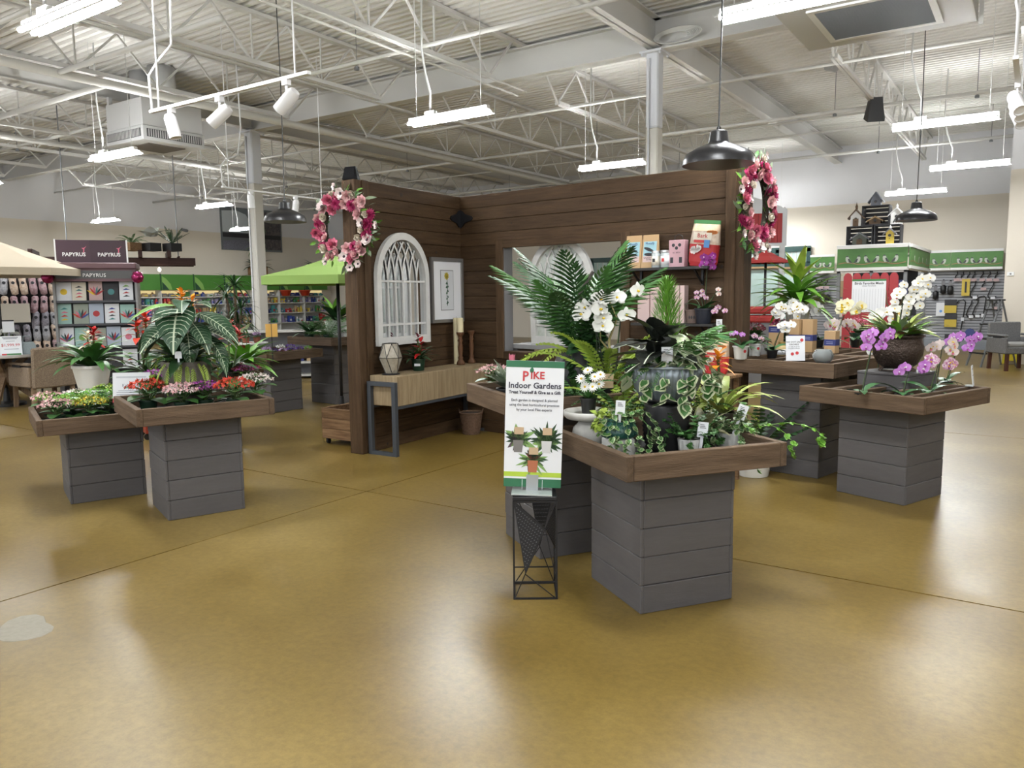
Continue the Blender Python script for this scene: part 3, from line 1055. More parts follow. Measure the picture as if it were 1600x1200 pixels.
# wicker basket under the console
WICK = mat('wicker_brown', (.10, .055, .03), .75, noise=((.22, .13, .08), 60, .2), bump=(90, .8))
p = F(725, 672, 0)
t = thing('wicker_basket', 'small round brown wicker basket on the floor under the console', 'basket', (-5.03, 6.62, 0))
bw = M()
for i in range(26):
    z = .006 + i * .0088
    r = .088 + .03 * i / 25
    bw.tube([(r + .004 * (1 if (k + i) % 2 else -1)) * Vector((cos(k * pi / 14), sin(k * pi / 14), 0)) + Vector((0, 0, z)) for k in range(29)], .0052, 5, False)
ob('woven_wall', bw, WICK, t, True)
ob('basket_liner', M().lathe([(0, .004), (.084, .004), (.112, .228)], 24), mat('basket_inside', (.05, .035, .025), .9), t)
ob('basket_rim', M().tube([(.122 * cos(k * pi / 14), .122 * sin(k * pi / 14), .235) for k in range(29)], .009, 6, False), WICK, t, True)
for a in (0.4, 3.6):
    ob('basket_handle', M().tube([(.122 * cos(a - .15), .122 * sin(a - .15), .235), (.135 * cos(a), .135 * sin(a), .275), (.122 * cos(a + .15), .122 * sin(a + .15), .235)], .006, 5), WICK, t, True)

# crate on castors behind the post
t = thing('castor_crate', 'rough brown timber crate on small castors beside the plank post', 'crate', (-5.73, 5.74, 0), 0.0)
for i in range(3):
    z0 = .062 + i * .105
    for a in ((-.28, .28, -.36, -.335), (-.28, .28, .335, .36), (-.28, -.255, -.335, .335), (.255, .28, -.335, .335)):
        ob('crate_board', M().box(*a, z0, z0 + .102, .004), RUSTIC, t)
ob('crate_floor', M().box(-.255, .255, -.335, .335, .062, .08), RUSTIC, t)
for i in (-1, 1):
    for j in (-1, 1):
        ob('castor', M().box(-.015, .015, -.02, .02, .03, .062).tube([(-.012, 0, .025), (.012, 0, .025)], .025, 12), BLACK, t, T=TR(i * .24, j * .31, 0))

# ---------------------------------------------------------------- display tables
_bd = {}


def board(name, L, h, th, mm, parent, T, b=.0035):
    k = (name, round(L, 3), h, th, mm.name)
    if k not in _bd:
        _bd[k] = M().box(-L / 2, L / 2, -th, 0, .0, h, b).mesh(name, mm)
    return put(name, _bd[k], parent, T)


TABS = {}


def table(key, c, ang, zt, w, nb, label, slats=0, bw=.48):
    t = thing('display_table', label, 'table', (c[0], c[1], 0), RD(ang), group='wooden tray display tables')
    TABS[key] = (Vector((c[0], c[1], 0)), RD(ang), zt, w)
    bh = (zt - .115) / nb
    for i in range(nb):
        jit = [rnd.uniform(-.002, .003) for _ in range(4)]
        for k in range(4):
            a = k * pi / 2
            board('base_board', bw + (.0 if k % 2 else .038), round(bh - .002, 4), .019, GREYB, t, Matrix.Rotation(a, 4, 'Z') @ Matrix.Translation((0, -bw / 2 + .0 + jit[k] - (.0 if k % 2 else .0), i * bh)))
    ob('base_core', M().box(-bw / 2 + .02, bw / 2 - .02, -bw / 2 + .02, bw / 2 - .02, .01, zt - .116), DARKIN, t)
    for k in range(4):
        board('tray_rim', w - (.0 if k % 2 == 0 else .076), .114, .038, RIM, t, Matrix.Rotation(k * pi / 2, 4, 'Z') @ Matrix.Translation((0, -w / 2 + .038, zt - .114)))
    ob('tray_floor', M().box(-w / 2 + .036, w / 2 - .036, -w / 2 + .036, w / 2 - .036, zt - .112, zt - .095), DARKIN, t)
    for i in range(slats):
        x = -w / 2 + w * (i + 1) / (slats + 1)
        board('tray_slat', w - .08, .045, .038, RIM, t, Matrix.Translation((x + .019, 0, zt - .05)) @ Matrix.Rotation(pi / 2, 4, 'Z'))
    return t


def on_tab(key, x, y, z=None):
    c, a, zt, w = TABS[key]
    return Vector((c.x + x * cos(a) - y * sin(a), c.y + x * sin(a) + y * cos(a), (zt - .095) if z is None else z))


table('T1', (-1.525, 3.572), -35.6, .8, .85, 5, 'grey boarded table with brown tray of houseplants, closest to the camera')
table('T2', (-4.95, 3.24), -20.5, .8, .885, 5, 'taller grey boarded table of red and purple kalanchoes on the left')
table('T3', (-5.96, 3.1), -21, .665, .885, 4, 'lower grey boarded table of pink kalanchoes at the far left')
table('T4', (-.842, 6.235), -21, .8, .93, 5, 'grey boarded table of purple orchids standing alone on the right', slats=4)
table('T5', (-1.58, 6.72), -12.6, .95, .87, 6, 'tall grey boarded table of white orchids beside the plank end', slats=3)
table('T7', (-2.338, 3.961), -33.8, .95, .88, 6, 'tall dark table standing behind the garden centre sign')
table('T8', (-8.42, 6.73), 0, .81, .93, 5, 'grey boarded table of african violets near the left column')
table('T9', (-8.3, 7.75), -3, .95, .95, 6, 'tall grey boarded table half hidden by the plank post')
p = F(412, 575, .8)
table('T10', (p.x - .577, p.y - .269), -20, .8, .9, 5, 'grey boarded table behind the red kalanchoes')

# ---------------------------------------------------------------- sign and its wire stand
ca = 34.0
t = thing('wire_plant_stand', 'black wire plant stand with folded perforated panels under the sign', 'plant stand', (-2.035, 3.19, 0), RD(ca))
h_, a_ = .5, .105
P = [(-a_, -a_), (a_, -a_), (a_, a_), (-a_, a_)]
for i in range(4):
    x, y = P[i]
    x2, y2 = P[(i + 1) % 4]
    ob('upright', M().bar((x, y, 0), (x, y, h_), .009), BLACKM, t)
    ob('rail', M().bar((x, y, .0045), (x2, y2, .0045), .009).bar((x, y, h_ - .005), (x2, y2, h_ - .005), .009), BLACKM, t)
for y_ in (-a_, a_):
    ob('rail', M().bar((-a_, y_, .09), (a_, y_, .09), .006), BLACKM, t)
nodes = {'b': Vector((-.05, -a_, .13)), 'm': Vector((.05, -a_, .36)), 'l': Vector((-a_, .0, .16)), 'r': Vector((a_, 0, .22))}
dg = M()
for a, b in (((-a_, -a_, 0), nodes['b']), ((a_, -a_, 0), nodes['b']), (nodes['b'], nodes['m']), ((-a_, -a_, h_), nodes['m']), ((a_, -a_, h_), nodes['m']), (nodes['m'], (a_, -a_, .09)), ((-a_, a_, h_), nodes['l']), (nodes['l'], (-a_, -a_, .09)), (nodes['l'], (-a_, a_, 0)), ((a_, a_, h_), nodes['r']), (nodes['r'], (a_, a_, 0)), (nodes['r'], (a_, -a_, 0)), ((-a_, a_, 0), (.03, a_, .2)), ((.03, a_, .2), (a_, a_, .0)), ((.03, a_, .2), (-a_, a_, h_))):
    dg.bar(a, b, .005)
ob('diagonal_wires', dg, BLACKM, t)
PERF = mat('perforated_black', (.02, .02, .022), .45, .3, bump=(160, .6))
for tri in (((-a_, -a_, h_), nodes['m'], nodes['b']), ((a_, a_, h_), (.03, a_, .2), (-.02, a_ - .005, h_)), ((a_, -a_, h_), nodes['m'], nodes['r'])):
    A, B, C = (Vector(v) for v in tri)
    nn = (B - A).cross(C - A).normalized() * .0015
    f_ = ob('perforated_panel', M().add([A - nn, B - nn, C - nn, A + nn, B + nn, C + nn], [(0, 1, 2), (5, 4, 3), (0, 3, 4, 1), (1, 4, 5, 2), (2, 5, 3, 0)]), PERF, t)
    dots = M()
    for i in range(1, 15):
        for j in range(1, 15 - i):
            q = A + (B - A) * (i / 15) + (C - A) * (j / 15)
            for s_ in (-1, 1):
                e1 = (B - A).normalized() * .0028
                e2 = nn.normalized().cross(e1)
                dots.add([q + nn * 1.15 * s_ + e1 * cos(k) + e2 * sin(k) for k in (0, 1.05, 2.1, 3.14, 4.2, 5.24)], [(0, 1, 2, 3, 4, 5)])
    ob('perforations', dots, mat('perforation_light', (.11, .11, .12), .5), f_, stuff=True)
ob('stand_top', M().box(-a_ - .004, a_ + .004, -a_ - .004, a_ + .004, h_, h_ + .02, .002), BLACKM, t)

SGT = Matrix.Translation((-2.035, 3.17, .535)) @ Matrix.Rotation(RD(31), 4, 'Z') @ Matrix.Rotation(RD(2.0), 4, 'Y')
t = thing('garden_sign', 'white Indoor Gardens sign with green bands on a metal foot', 'sign')
t.matrix_world = SGT
SW, SH = .285, .63
z0 = .012
brd = ob('sign_board', M().box(-SW / 2, SW / 2, -.004, .004, z0, z0 + SH), PAPER, t)
GB = mat('sign_green', (.03, .16, .075), .5)
LIME = mat('sign_lime', (.45, .62, .06), .5)
BROWNI = mat('ink_slate', (.035, .035, .055), .6)
yq = -.0046
for (za, zb, mm) in ((SH - .032, SH, GB), (0, .042, GB), (.052, .076, LIME)):
    ob('colour_band', M().box(-SW / 2, SW / 2, yq, -.004, z0 + za, z0 + zb), mm, brd)
TX = lambda x, z: Matrix.Translation((x, yq - .0004, z0 + z)) @ Matrix.Rotation(pi / 2, 4, 'X')
text(t, 'P', .068, TX(-.047, .553), REDP, wide=.9, bold=.0012)
text(t, 'IKE', .050, TX(.012, .558), REDP, wide=1.0, bold=.0012)
ob('leaf_logo', M().blade(Matrix.Translation((-.018, yq - .001, z0 + .572)) @ Matrix.Rotation(pi / 2, 4, 'X') @ Matrix.Rotation(1.45, 4, 'Z'), .03, .02, 0, 0, 5), GB, t)
text(t, 'Indoor Gardens', .041, TX(0, .508), BROWNI, wide=.98, bold=.0008)
text(t, 'Treat Yourself & Give as a Gift', .0215, TX(0, .475), BROWNI, wide=.94, bold=.0006)
for i, b in enumerate(('Each garden is designed & planted', 'using the best horticultural practices', 'by your local Pike experts')):
    text(t, b, .0185, TX(0, .436 - i * .0235), BROWNI, wide=.9)


def print_plant(cx, cz, leafs, pot, tagc, s=1.0):
    for nm, mm, n, L, W, ph in leafs:
        m = M()
        for k in range(n):
            a = ph + (k / max(1, n - 1) - .5) * 4.4 + rnd.uniform(-.2, .2)
            m.blade(TX(cx + rnd.uniform(-.012, .012), cz + rnd.uniform(-.008, .012)) @ Matrix.Rotation(pi / 2 - a, 4, 'Z'), L * s * rnd.uniform(.75, 1.25), W * s * 1.25, 0, 0, 4)
        ob('printed_leaves', m, mm, t)
    ob('printed_pot', M().prism([(cx - .026 * s, z0 + cz), (cx + .026 * s, z0 + cz), (cx + .02 * s, z0 + cz - .06 * s), (cx - .02 * s, z0 + cz - .06 * s)], .0008, Matrix.Translation((0, yq - .001, 0))), pot, t)
    if tagc:
        ob('printed_tag', M().box(cx - .02, cx + .026, yq - .0022, yq - .0014, z0 + cz + .03, z0 + cz + .066), mat('tag_tan', (.55, .40, .25), .6), t)


PG = mat('print_leaf_dark', (.03, .075, .03), .6)
PG2 = mat('print_leaf_light', (.22, .38, .12), .6)
PG3 = mat('print_leaf_purple', (.09, .06, .07), .6)
print_plant(-.075, .235, (('b', PG, 20, .055, .013, .3), ('c', PG3, 12, .05, .017, -1.6), ('a', PG2, 5, .085, .022, 0)), mat('print_pot_grey', (.2, .19, .18), .6), True)
print_plant(.065, .235, (('b', PG, 22, .075, .013, .5), ('c', PG, 10, .06, .016, 2.6), ('a', PG2, 6, .06, .022, -.4)), mat('print_pot_white', (.62, .62, .62), .6), True)
print_plant(0, .135, (('b', PG, 14, .06, .013, 0), ('c', mat('print_bract', (.4, .04, .05), .6), 7, .035, .012, 0), ('a', PG2, 11, .075, .013, pi), ('d', PG3, 3, .06, .02, 1.2)), mat('print_pot_rust', (.45, .15, .07), .6), True)
ob('metal_clip', M().box(-.03, .03, yq - .004, yq - .001, -.005, .075), mat('brushed_plate', (.42, .44, .45), .4, .5), t)
ob('metal_foot', M().box(-.1, .1, -.085, .075, -.012, -.004, .001), mat('foot_plate', (.45, .50, .48), .4, .4), t)
for x in (-.05, .05):
    ob('drip_mark', M().box(x - .001, x + .001, yq - .002, yq - .001, 0, .05), PAPER, t)
# ---------------------------------------------------------------- plant materials
def leafmat(name, c, c2=None, rough=.42, sc=9, con=.2):
    return mat(name, c, rough, noise=(c2 or tuple(min(1, q * 1.7) for q in c), sc, con), objrand=.18)


GD = leafmat('leaf_deep', (.016, .050, .015))
GM = leafmat('leaf_mid', (.042, .120, .028))
GB_ = leafmat('leaf_bright', (.11, .26, .03))
GL = leafmat('leaf_lime', (.24, .36, .035), (.36, .46, .08))
GS = leafmat('leaf_sage', (.13, .19, .11), (.24, .30, .19))
GK = leafmat('leaf_black', (.006, .008, .007), (.016, .018, .014), .3)
GY = leafmat('leaf_striped', (.22, .34, .04), (.55, .58, .22), .4, 14)
CRE = mat('leaf_cream', (.52, .57, .36), .5)
PALE = mat('leaf_pale', (.30, .38, .19), .5)
VEIN = mat('leaf_vein', (.62, .70, .52), .5)
STEM = mat('stem_green', (.07, .12, .03), .6)
STEMB = mat('stem_brown', (.10, .06, .03), .7)
STAKE = mat('stake_black', (.012, .016, .012), .6)
SOIL = mat('potting_soil', (.022, .015, .010), .95, bump=(60, .8))
FW = mat('petal_white', (.84, .84, .80), .55)
FCR = mat('petal_cream', (.80, .72, .50), .6)
FY = mat('petal_yellow', (.80, .55, .03), .55)
FR = mat('petal_red', (.50, .022, .012), .5, noise=((.62, .06, .02), 30, .2))
FDR = mat('petal_scarlet', (.42, .008, .010), .45)
FOR = mat('petal_orange', (.72, .17, .02), .5, noise=((.80, .42, .03), 12, .2))
FPK = mat('petal_pink', (.72, .30, .34), .55, noise=((.80, .58, .55), 30, .2))
FHP = mat('petal_hotpink', (.58, .09, .19), .55, noise=((.72, .25, .32), 20, .2))
FMG = mat('petal_magenta', (.30, .010, .075), .55, noise=((.45, .03, .13), 20, .2))
FPU = mat('petal_purple', (.22, .02, .20), .5, noise=((.36, .06, .34), 30, .2))
FOP = mat('petal_orchid_purple', (.40, .10, .50), .5, noise=((.62, .30, .68), 25, .2))
FBL = mat('petal_blush', (.80, .62, .60), .55, noise=((.82, .76, .72), 30, .2))
FMA = mat('petal_maroon', (.16, .012, .03), .5)
FVI = mat('petal_violet', (.10, .04, .25), .5)
FBK = mat('flower_heart', (.025, .01, .018), .6)

_lm = {}


def leafmesh(L, W, bend, mm, shape='lance', n=5, fold=.18, vein=0, twist=0):
    k = (L, W, bend, mm.name, shape, n, fold, vein, twist)
    if k not in _lm:
        m = M().blade(Matrix.Identity(4), L, W, bend, fold, n, shape, twist)
        mats = [mm]
        if vein:
            # pale midrib and side veins laid on the blade
            mats = [mm, VEIN]
            m.mat(1)
            rows = [m.v[i * 3:i * 3 + 3] for i in range(n + 1)]

            def at(t, s):
                q = min(n - 1e-6, t * n)
                i = int(q)
                a = Vector(rows[i][1]).lerp(Vector(rows[i + 1][1]), q - i)
                e = Vector(rows[i][0 if s < 0 else 2]).lerp(Vector(rows[i + 1][0 if s < 0 else 2]), q - i)
                return a.lerp(e, abs(s)) + Vector((0, 0, .0022))
            wv = W * .022
            pts = [at(i / 12, 0) for i in range(13)]
            for i in range(12):
                a, b = pts[i], pts[i + 1]
                m.add([a + Vector((0, -wv, 0)), b + Vector((0, -wv, 0)), b + Vector((0, wv, 0)), a + Vector((0, wv, 0))], [(0, 1, 2, 3)])
            for j in range(vein):
                t0 = .02 + .8 * j / vein
                for s in (-1, 1):
                    pv = [at(min(.99, t0 + .17 * q * q), s * q * .93) for q in (0, .33, .66, 1)]
                    for i in range(3):
                        a, b = pv[i], pv[i + 1]
                        w_ = Vector((wv * .7, 0, 0))
                        m.add([a - w_, b - w_ * .5, b + w_ * .5, a + w_], [(0, 1, 2, 3)])
        _lm[k] = m.mesh('leaf', mats, True)
    return _lm[k]


def leaf(parent, me, x, y, z, rz, up, s=1.0, roll=0.0, name='leaf'):
    return put(name, me, parent, TR(x, y, z, rz, -up, roll, s))


def rosette(parent, me, n, z, up0, up1, s0=.8, s1=1.05, r0=.01, name='leaf', seed=0, a0=None, arc=None, cx=0.0, cy=0.0):
    """outer leaves lie at up0, inner ones stand at up1"""
    r = random.Random(seed * 31 + n)
    for i in range(n):
        t = i / max(1, n - 1)
        a = i * 2.3999 + r.uniform(-.25, .25) if arc is None else a0 + arc * (t - .5) + r.uniform(-.1, .1)
        up = up0 + (up1 - up0) * (t if arc is None else r.random()) + r.uniform(-.12, .12)
        leaf(parent, me, cx + r0 * cos(a), cy + r0 * sin(a), z + .01 * t, a, up, r.uniform(s0, s1), r.uniform(-.2, .2), name)


def pot(parent, rt, rb, h, mm, rim=.006, n=28, name='pot', soil=True, ribs=0, sq=None):
    k = (lambda a: 1 + .025 * cos(ribs * a)) if ribs else sq
    n = ribs * 4 if ribs else n
    prof = [(rb * .96, 0), (rb, .004), (rb + (rt - rb) * .92, h * .9), (rt + rim, h * .905), (rt + rim, h), (rt - .006, h), (rt - .01, h * .86)]
    o = ob(name, M().lathe(prof, n, (0, 0, 0), k), mm, parent, 'auto')
    if soil:
        ob('soil', M().lathe([(0, h * .88), (rt - .006, h * .87)], 20), SOIL, parent)
    return o


PWHITE = mat('glazed_white', (.78, .78, .74), .28)
PSTONE = mat('stone_white', (.62, .61, .57), .7, noise=((.50, .49, .45), 14, .25))
PGREY = mat('cast_stone', (.10, .088, .070), .8, noise=((.17, .15, .125), 10, .25))
PGREEN = mat('nursery_green', (.010, .035, .018), .4)
PBLACK = mat('nursery_black', (.012, .012, .013), .45)
PTERRA = mat('terracotta', (.23, .075, .04), .75)
GALV = mat('galvanised', (.19, .225, .25), .42, .55, noise=((.28, .32, .35), 12, .3))
TEAL = mat('hobnail_green', (.018, .075, .058), .3)

# ---------------------------------------------------------------- flowers
def floret_dome(r, h, n, size, seed, flat=.5):
    """many small four-petalled florets over a dome"""
    q = random.Random(seed)
    m = M()
    for i in range(n):
        t = (i + .5) / n
        th = math.acos(1 - t * .95) if t < 1 else 0
        a = i * 2.3999
        rr = r * sin(th) * q.uniform(.85, 1.1)
        z = h * cos(th) * q.uniform(.85, 1.1)
        T = TR(rr * cos(a), rr * sin(a), z, a, th * .7, q.uniform(0, 3))
        s = size * q.uniform(.75, 1.2)
        vs = [(0, 0, -.002)]
        for k in range(8):
            ra = s if k % 2 == 0 else s * .38
            vs.append((ra * cos(k * pi / 4), ra * sin(k * pi / 4), .002 if k % 2 == 0 else 0))
        m.add([T @ Vector(v) for v in vs], [(0, k + 1, (k + 1) % 8 + 1) for k in range(8)])
    return m


_kal = {}


def kalanchoe(p, colour, label, s=1.0, cup=PGREEN, rz=None, group='potted kalanchoes in trays', bloomn=105, cat='flower pot'):
    t = thing('kalanchoe', label, cat, p, rnd.uniform(0, 6) if rz is None else rz, group, s)
    if 'pot' not in _kal:
        _kal['pot'] = M().lathe([(.042, 0), (.052, .06), (.055, .06), (.055, .07), (.048, .07), (.046, .064), (0, .062)], 18).mesh('pot', PGREEN, 'auto')
        _kal['leaf'] = M().blade(Matrix.Identity(4), .105, .075, .5, .25, 4, 'round').mesh('leaf', GM, True)
        for v in range(3):
            _kal['bloom', v] = floret_dome(.115, .05, bloomn, .0145, v).mesh('bloom', FR)
            m = M()
            q = random.Random(v)
            for i in range(16):
                a = i * 2.4
                m.tube([(0, 0, .05), (.05 * cos(a) * q.random(), .05 * sin(a) * q.random(), .11), (.085 * cos(a) * q.uniform(.3, 1), .085 * sin(a) * q.uniform(.3, 1), .15)], .0022, 4)
            _kal['stems', v] = m.mesh('flower_stems', STEM)
    v = rnd.randrange(3)
    o = put('pot', _kal['pot'], t)
    if cup is not PGREEN:
        o.material_slots[0].link = 'OBJECT'
        o.material_slots[0].material = cup
    for i in range(11):
        a = i * 2.4
        leaf(t, _kal['leaf'], .012 * cos(a), .012 * sin(a), .062 + .007 * i, a, .1 + .06 * i, rnd.uniform(1.0, 1.4))
    put('flower_stems', _kal['stems', v], t)
    for k, c in enumerate(colour if isinstance(colour, (list, tuple)) else [colour]):
        b = put('bloom', _kal['bloom', (v + k) % 3], t, TR(0, 0, .142 - k * .006, rnd.uniform(0, 6), s=1 - .1 * k), True)
        b.material_slots[0].link = 'OBJECT'
        b.material_slots[0].material = c
    return t


def petal_flower(rings, mats, heart=None):
    """rings: (count, length, width, lift, z, bend, matindex, shape)"""
    m = M()
    for j, (n, L, W, lift, z, bend, mi, sh) in enumerate(rings):
        m.mat(mi)
        for k in range(n):
            a = 2 * pi * (k + .5 * (j % 2)) / n
            m.blade(TR(.002 * cos(a), .002 * sin(a), z, a, -lift), L, W, bend, .12, 3, sh)
    if heart:
        m.mat(heart[2])
        m.lathe([(0, heart[1]), (heart[0], heart[1]), (heart[0] * .6, heart[1] + .006), (0, heart[1] + .008)], 8)
    return m.mesh('flower', mats, True)


ORCH = {}


def orchid_mesh(key, main, lip, throat=FY):
    if key not in ORCH:
        m = M()
        for a in (pi / 2, pi / 2 + 2.2, pi / 2 - 2.2):
            m.blade(TR(0, 0, 0, a, -.1), .042, .03, .25, .15, 3, 'round')
        for a in (.15, pi - .15):
            m.blade(TR(0, 0, .003, a, -.12), .046, .052, .3, .15, 4, 'round')
        m.mat(1)
        m.blade(TR(0, 0, .006, -pi / 2, .1), .022, .02, -.6, .3, 3, 'round')
        m.mat(2)
        m.lathe([(.006, .004), (.005, .014), (0, .016)], 6)
        ORCH[key] = m.mesh('orchid_flower', [main, lip, throat], True)
    return ORCH[key]


OWH = orchid_mesh('white', FW, FW)
OYE = orchid_mesh('cream', mat('petal_pale_lemon', (.80, .76, .52), .55), FY)
OPU = orchid_mesh('purple', FOP, FPU, FW)
OPK = orchid_mesh('blush', FBL, FHP)
OPW = orchid_mesh('specked', mat('petal_white_pink', (.80, .70, .74), .55, noise=((.45, .12, .30), 60, .1)), FPU)
OMG = orchid_mesh('magenta', mat('petal_deep_purple', (.28, .02, .26), .5), FPU, FW)
OLEAF = leafmesh(.2, .07, .9, leafmat('orchid_leaf', (.030, .095, .030)), 'strap', 6, .2)


def spray(t, flower, base, tip, n, face, s=1.0, lean=.4, stake=True, spread=.06):
    """a flower stem that arches over, carrying n orchid flowers that look towards face"""
    b, e = Vector(base), Vector(tip)
    pts = [b, b.lerp(e, .4) + Vector((0, 0, (e.z - b.z) * .25)), b.lerp(e, .75) + Vector((0, 0, (e.z - b.z) * .22)), e]
    cur = []
    for i in range(13):
        u = i / 12
        c = [(1 - u) ** 3, 3 * u * (1 - u) ** 2, 3 * u * u * (1 - u), u ** 3]
        cur.append(sum((pts[k] * c[k] for k in range(4)), Vector()))
    ob('flower_stem', M().tube(cur, .0028, 5), STEM, t, True)
    if stake:
        q = cur[7]
        ob('stake', M().tube([(b.x + .008, b.y, b.z), (q.x, q.y, q.z + .01)], .003, 5), STAKE, t)
    side = Vector((-sin(face), cos(face), 0))
    for i in range(n):
        u = .55 + .45 * i / max(1, n - 1)
        k = u * 12
        a = cur[min(12, int(k))].lerp(cur[min(12, int(k) + 1)], k - int(k))
        sg = (-1) ** i
        c = a + side * (sg * spread * .62 * rnd.uniform(.5, 1.2)) + Vector((cos(face) * .02, sin(face) * .02, rnd.uniform(-.02, .02)))
        T = Matrix.Translation(c) @ Matrix.Rotation(face + rnd.uniform(-.45, .45) + sg * .2, 4, 'Z') @ Matrix.Rotation(pi / 2 + rnd.uniform(-.25, .1), 4, 'Y') @ Matrix.Rotation(pi / 2 + rnd.uniform(-.15, .15), 4, 'Z') @ Matrix.Scale(s * rnd.uniform(.88, 1.1), 4)
        put('orchid_flower', flower, t, T)


def orchid(p, label, flower, n, tip, face, potm=PBLACK, rt=.05, ph=.1, leaves=5, s=1.0, stems=1, group='potted orchids', fs=1.0, dot=False, spread=.06):
    t = thing('potted_orchid', label, 'orchid', p, 0, group, s)
    pot(t, rt, rt * .8, ph, potm)
    rosette(t, OLEAF, leaves, ph * .9, .35, .8, .7, 1.05, .012, seed=rnd.randrange(99))
    for k in range(stems):
        tp = Vector(tip) + (Vector((.05 * k, -.06 * k, -.05 * k)))
        spray(t, flower, (0, 0, ph * .9), tp, n, face, fs, spread=spread)
    if dot:
        for a in (face + .35,):
            ob('sticker', M().lathe([(.013, 0), (.013, .0015), (0, .0015)], 14, T=Matrix.Translation((rt * .96 * cos(a), rt * .96 * sin(a), ph * .62)) @ Matrix.Rotation(a, 4, 'Z') @ Matrix.Rotation(pi / 2 + .1, 4, 'Y')), REDP, t)
    ob('air_roots', M().tube([(.03, .03, ph * .95), (.06, .04, ph * 1.02), (.08, .03, ph * .7)], .003, 5).tube([(-.02, .04, ph * .95), (-.05, .06, ph * 1.03), (-.07, .05, ph * .6)], .003, 5), GS, t, True)
    return t


FACE = -1.02          # building heading that looks back towards the aisle


def frond_mesh(L, n, ll, lw, mm, bend=.9, rib=.003, taper=True, droop=.3, up=.0):
    k = ('frond', L, n, ll, lw, mm.name, bend)
    if k in _lm:
        return _lm[k]
    m = M()
    x = z = a = 0.0
    pts = [Vector((0, 0, 0))]
    st = L / n
    for i in range(n):
        a -= bend / n
        x += st * cos(a)
        z += st * sin(a)
        pts.append(Vector((x, 0, z)))
        t = i / n
        w = (sin(pi * (.12 + .86 * t)) if taper else 1 - .6 * t)
        for s in (-1, 1):
            m.blade(TR(x, 0, z, s * (1.15 - .45 * t), droop - up), ll * max(.18, w), lw, .5, .1, 2, 'lance')
    m.tube(pts, [rib * (1 - .7 * i / n) for i in range(n + 1)], 4)
    _lm[k] = m.mesh('frond', mm, True)
    return _lm[k]


FERNL = frond_mesh(.36, 16, .05, .016, GL, 1.3)
FERNM = frond_mesh(.3, 14, .045, .014, GM, 1.2)
PALM = frond_mesh(.5, 17, .17, .017, GM, .75, .004, True, .35)
PALMD = frond_mesh(.52, 19, .15, .013, GD, .8, .004, True, .35)
PALMS = frond_mesh(.3, 11, .12, .012, GM, .7, .003, True, .3)


def ivy_leaf(m, T, s, k0=0, k1=None):
    pts = [(0, 0), (-.1, .32), (.2, .5), (.42, .42), (.62, .3), (1, 0), (.62, -.3), (.42, -.42), (.2, -.5), (-.1, -.32)]
    m.mat(k0)
    m.add([T @ Vector((x * s, y * s, -.12 * s * abs(y) * 2)) for x, y in pts], [tuple(range(10))])
    if k1 is not None:
        m.mat(k1)
        q = [(.04 + x * .8, y * .7 + .03 * (i % 3 - 1)) for i, (x, y) in enumerate(pts)]
        m.add([T @ Vector((x * s, y * s, .02 * s - .1 * s * abs(y) * 2)) for x, y in q], [tuple(range(10))])


def ivy(parent, origin, trails, size, seed, var=True, name='ivy_trail', greens=None):
    """each trail: (heading, out, drop, leaves)"""
    r = random.Random(seed)
    mats = greens or ([CRE if size > .05 else PALE, GM] if var else [GM])
    for h, out, drop, n in trails:
        m = M()
        pts = []
        for i in range(n + 1):
            t = i / n
            rr = out * min(1, t * 2.2) ** .7 if drop > 0 else out * t
            z = (.05 * sin(pi * min(1, t * 2)) - drop * max(0, t - .25) / .75) if drop > 0 else -drop * t
            pts.append(Vector(origin) + Vector((rr * cos(h) + r.uniform(-.01, .01), rr * sin(h) + r.uniform(-.01, .01), z)))
        m.mat(0 if len(mats) == 1 else 1)
        m.tube(pts, .0016, 3, False)
        for i, p in enumerate(pts[1:]):
            for q in range(2 if size > .05 else 3):
                a = h + r.uniform(-1.6, 1.6)
                ivy_leaf(m, Matrix.Translation(p + Vector((0, 0, .004))) @ Matrix.Rotation(a, 4, 'Z') @ Matrix.Rotation(r.uniform(.2, 1.1) if drop > 0 else r.uniform(-.4, .5), 4, 'Y') @ Matrix.Rotation(r.uniform(-.5, .5), 4, 'X'), size * r.uniform(.7, 1.2), 0, 1 if len(mats) > 1 else None)
        ob(name, m, mats, parent, stuff=True)


def price_tag(parent, T, w=.045, h=.075, m=None, mark=True):
    o = ob('price_tag', M().box(-w / 2, w / 2, -.0008, .0008, 0, h), m or PAPER, parent, T=T)
    if mark:
        for k in range(3):
            ob('tag_print', M().box(-w * .3, w * (.1 + .1 * k), -.0012, -.0008, h * (.8 - .1 * k), h * (.84 - .1 * k)), INKK, o)
    ob('tag_stake', M().box(-w * .14, w * .14, -.0008, .0008, -.08, 0), m or PAPER, parent, T=T)
    return o


FACET = Matrix.Rotation(FACE + pi / 2, 4, 'Z')      # turns an upright card towards the aisle

# ---------------------------------------------------------------- table of red and purple kalanchoes
KB = .172


def kal_at(px, py, zf, colour, label, s=1.0, **k):
    """bloom seen at the surveyed point, pot standing on the tray floor zf"""
    p = F(px, py, zf + KB * s)
    return kalanchoe((p.x, p.y, zf), colour, label, s * 1.08, **k)


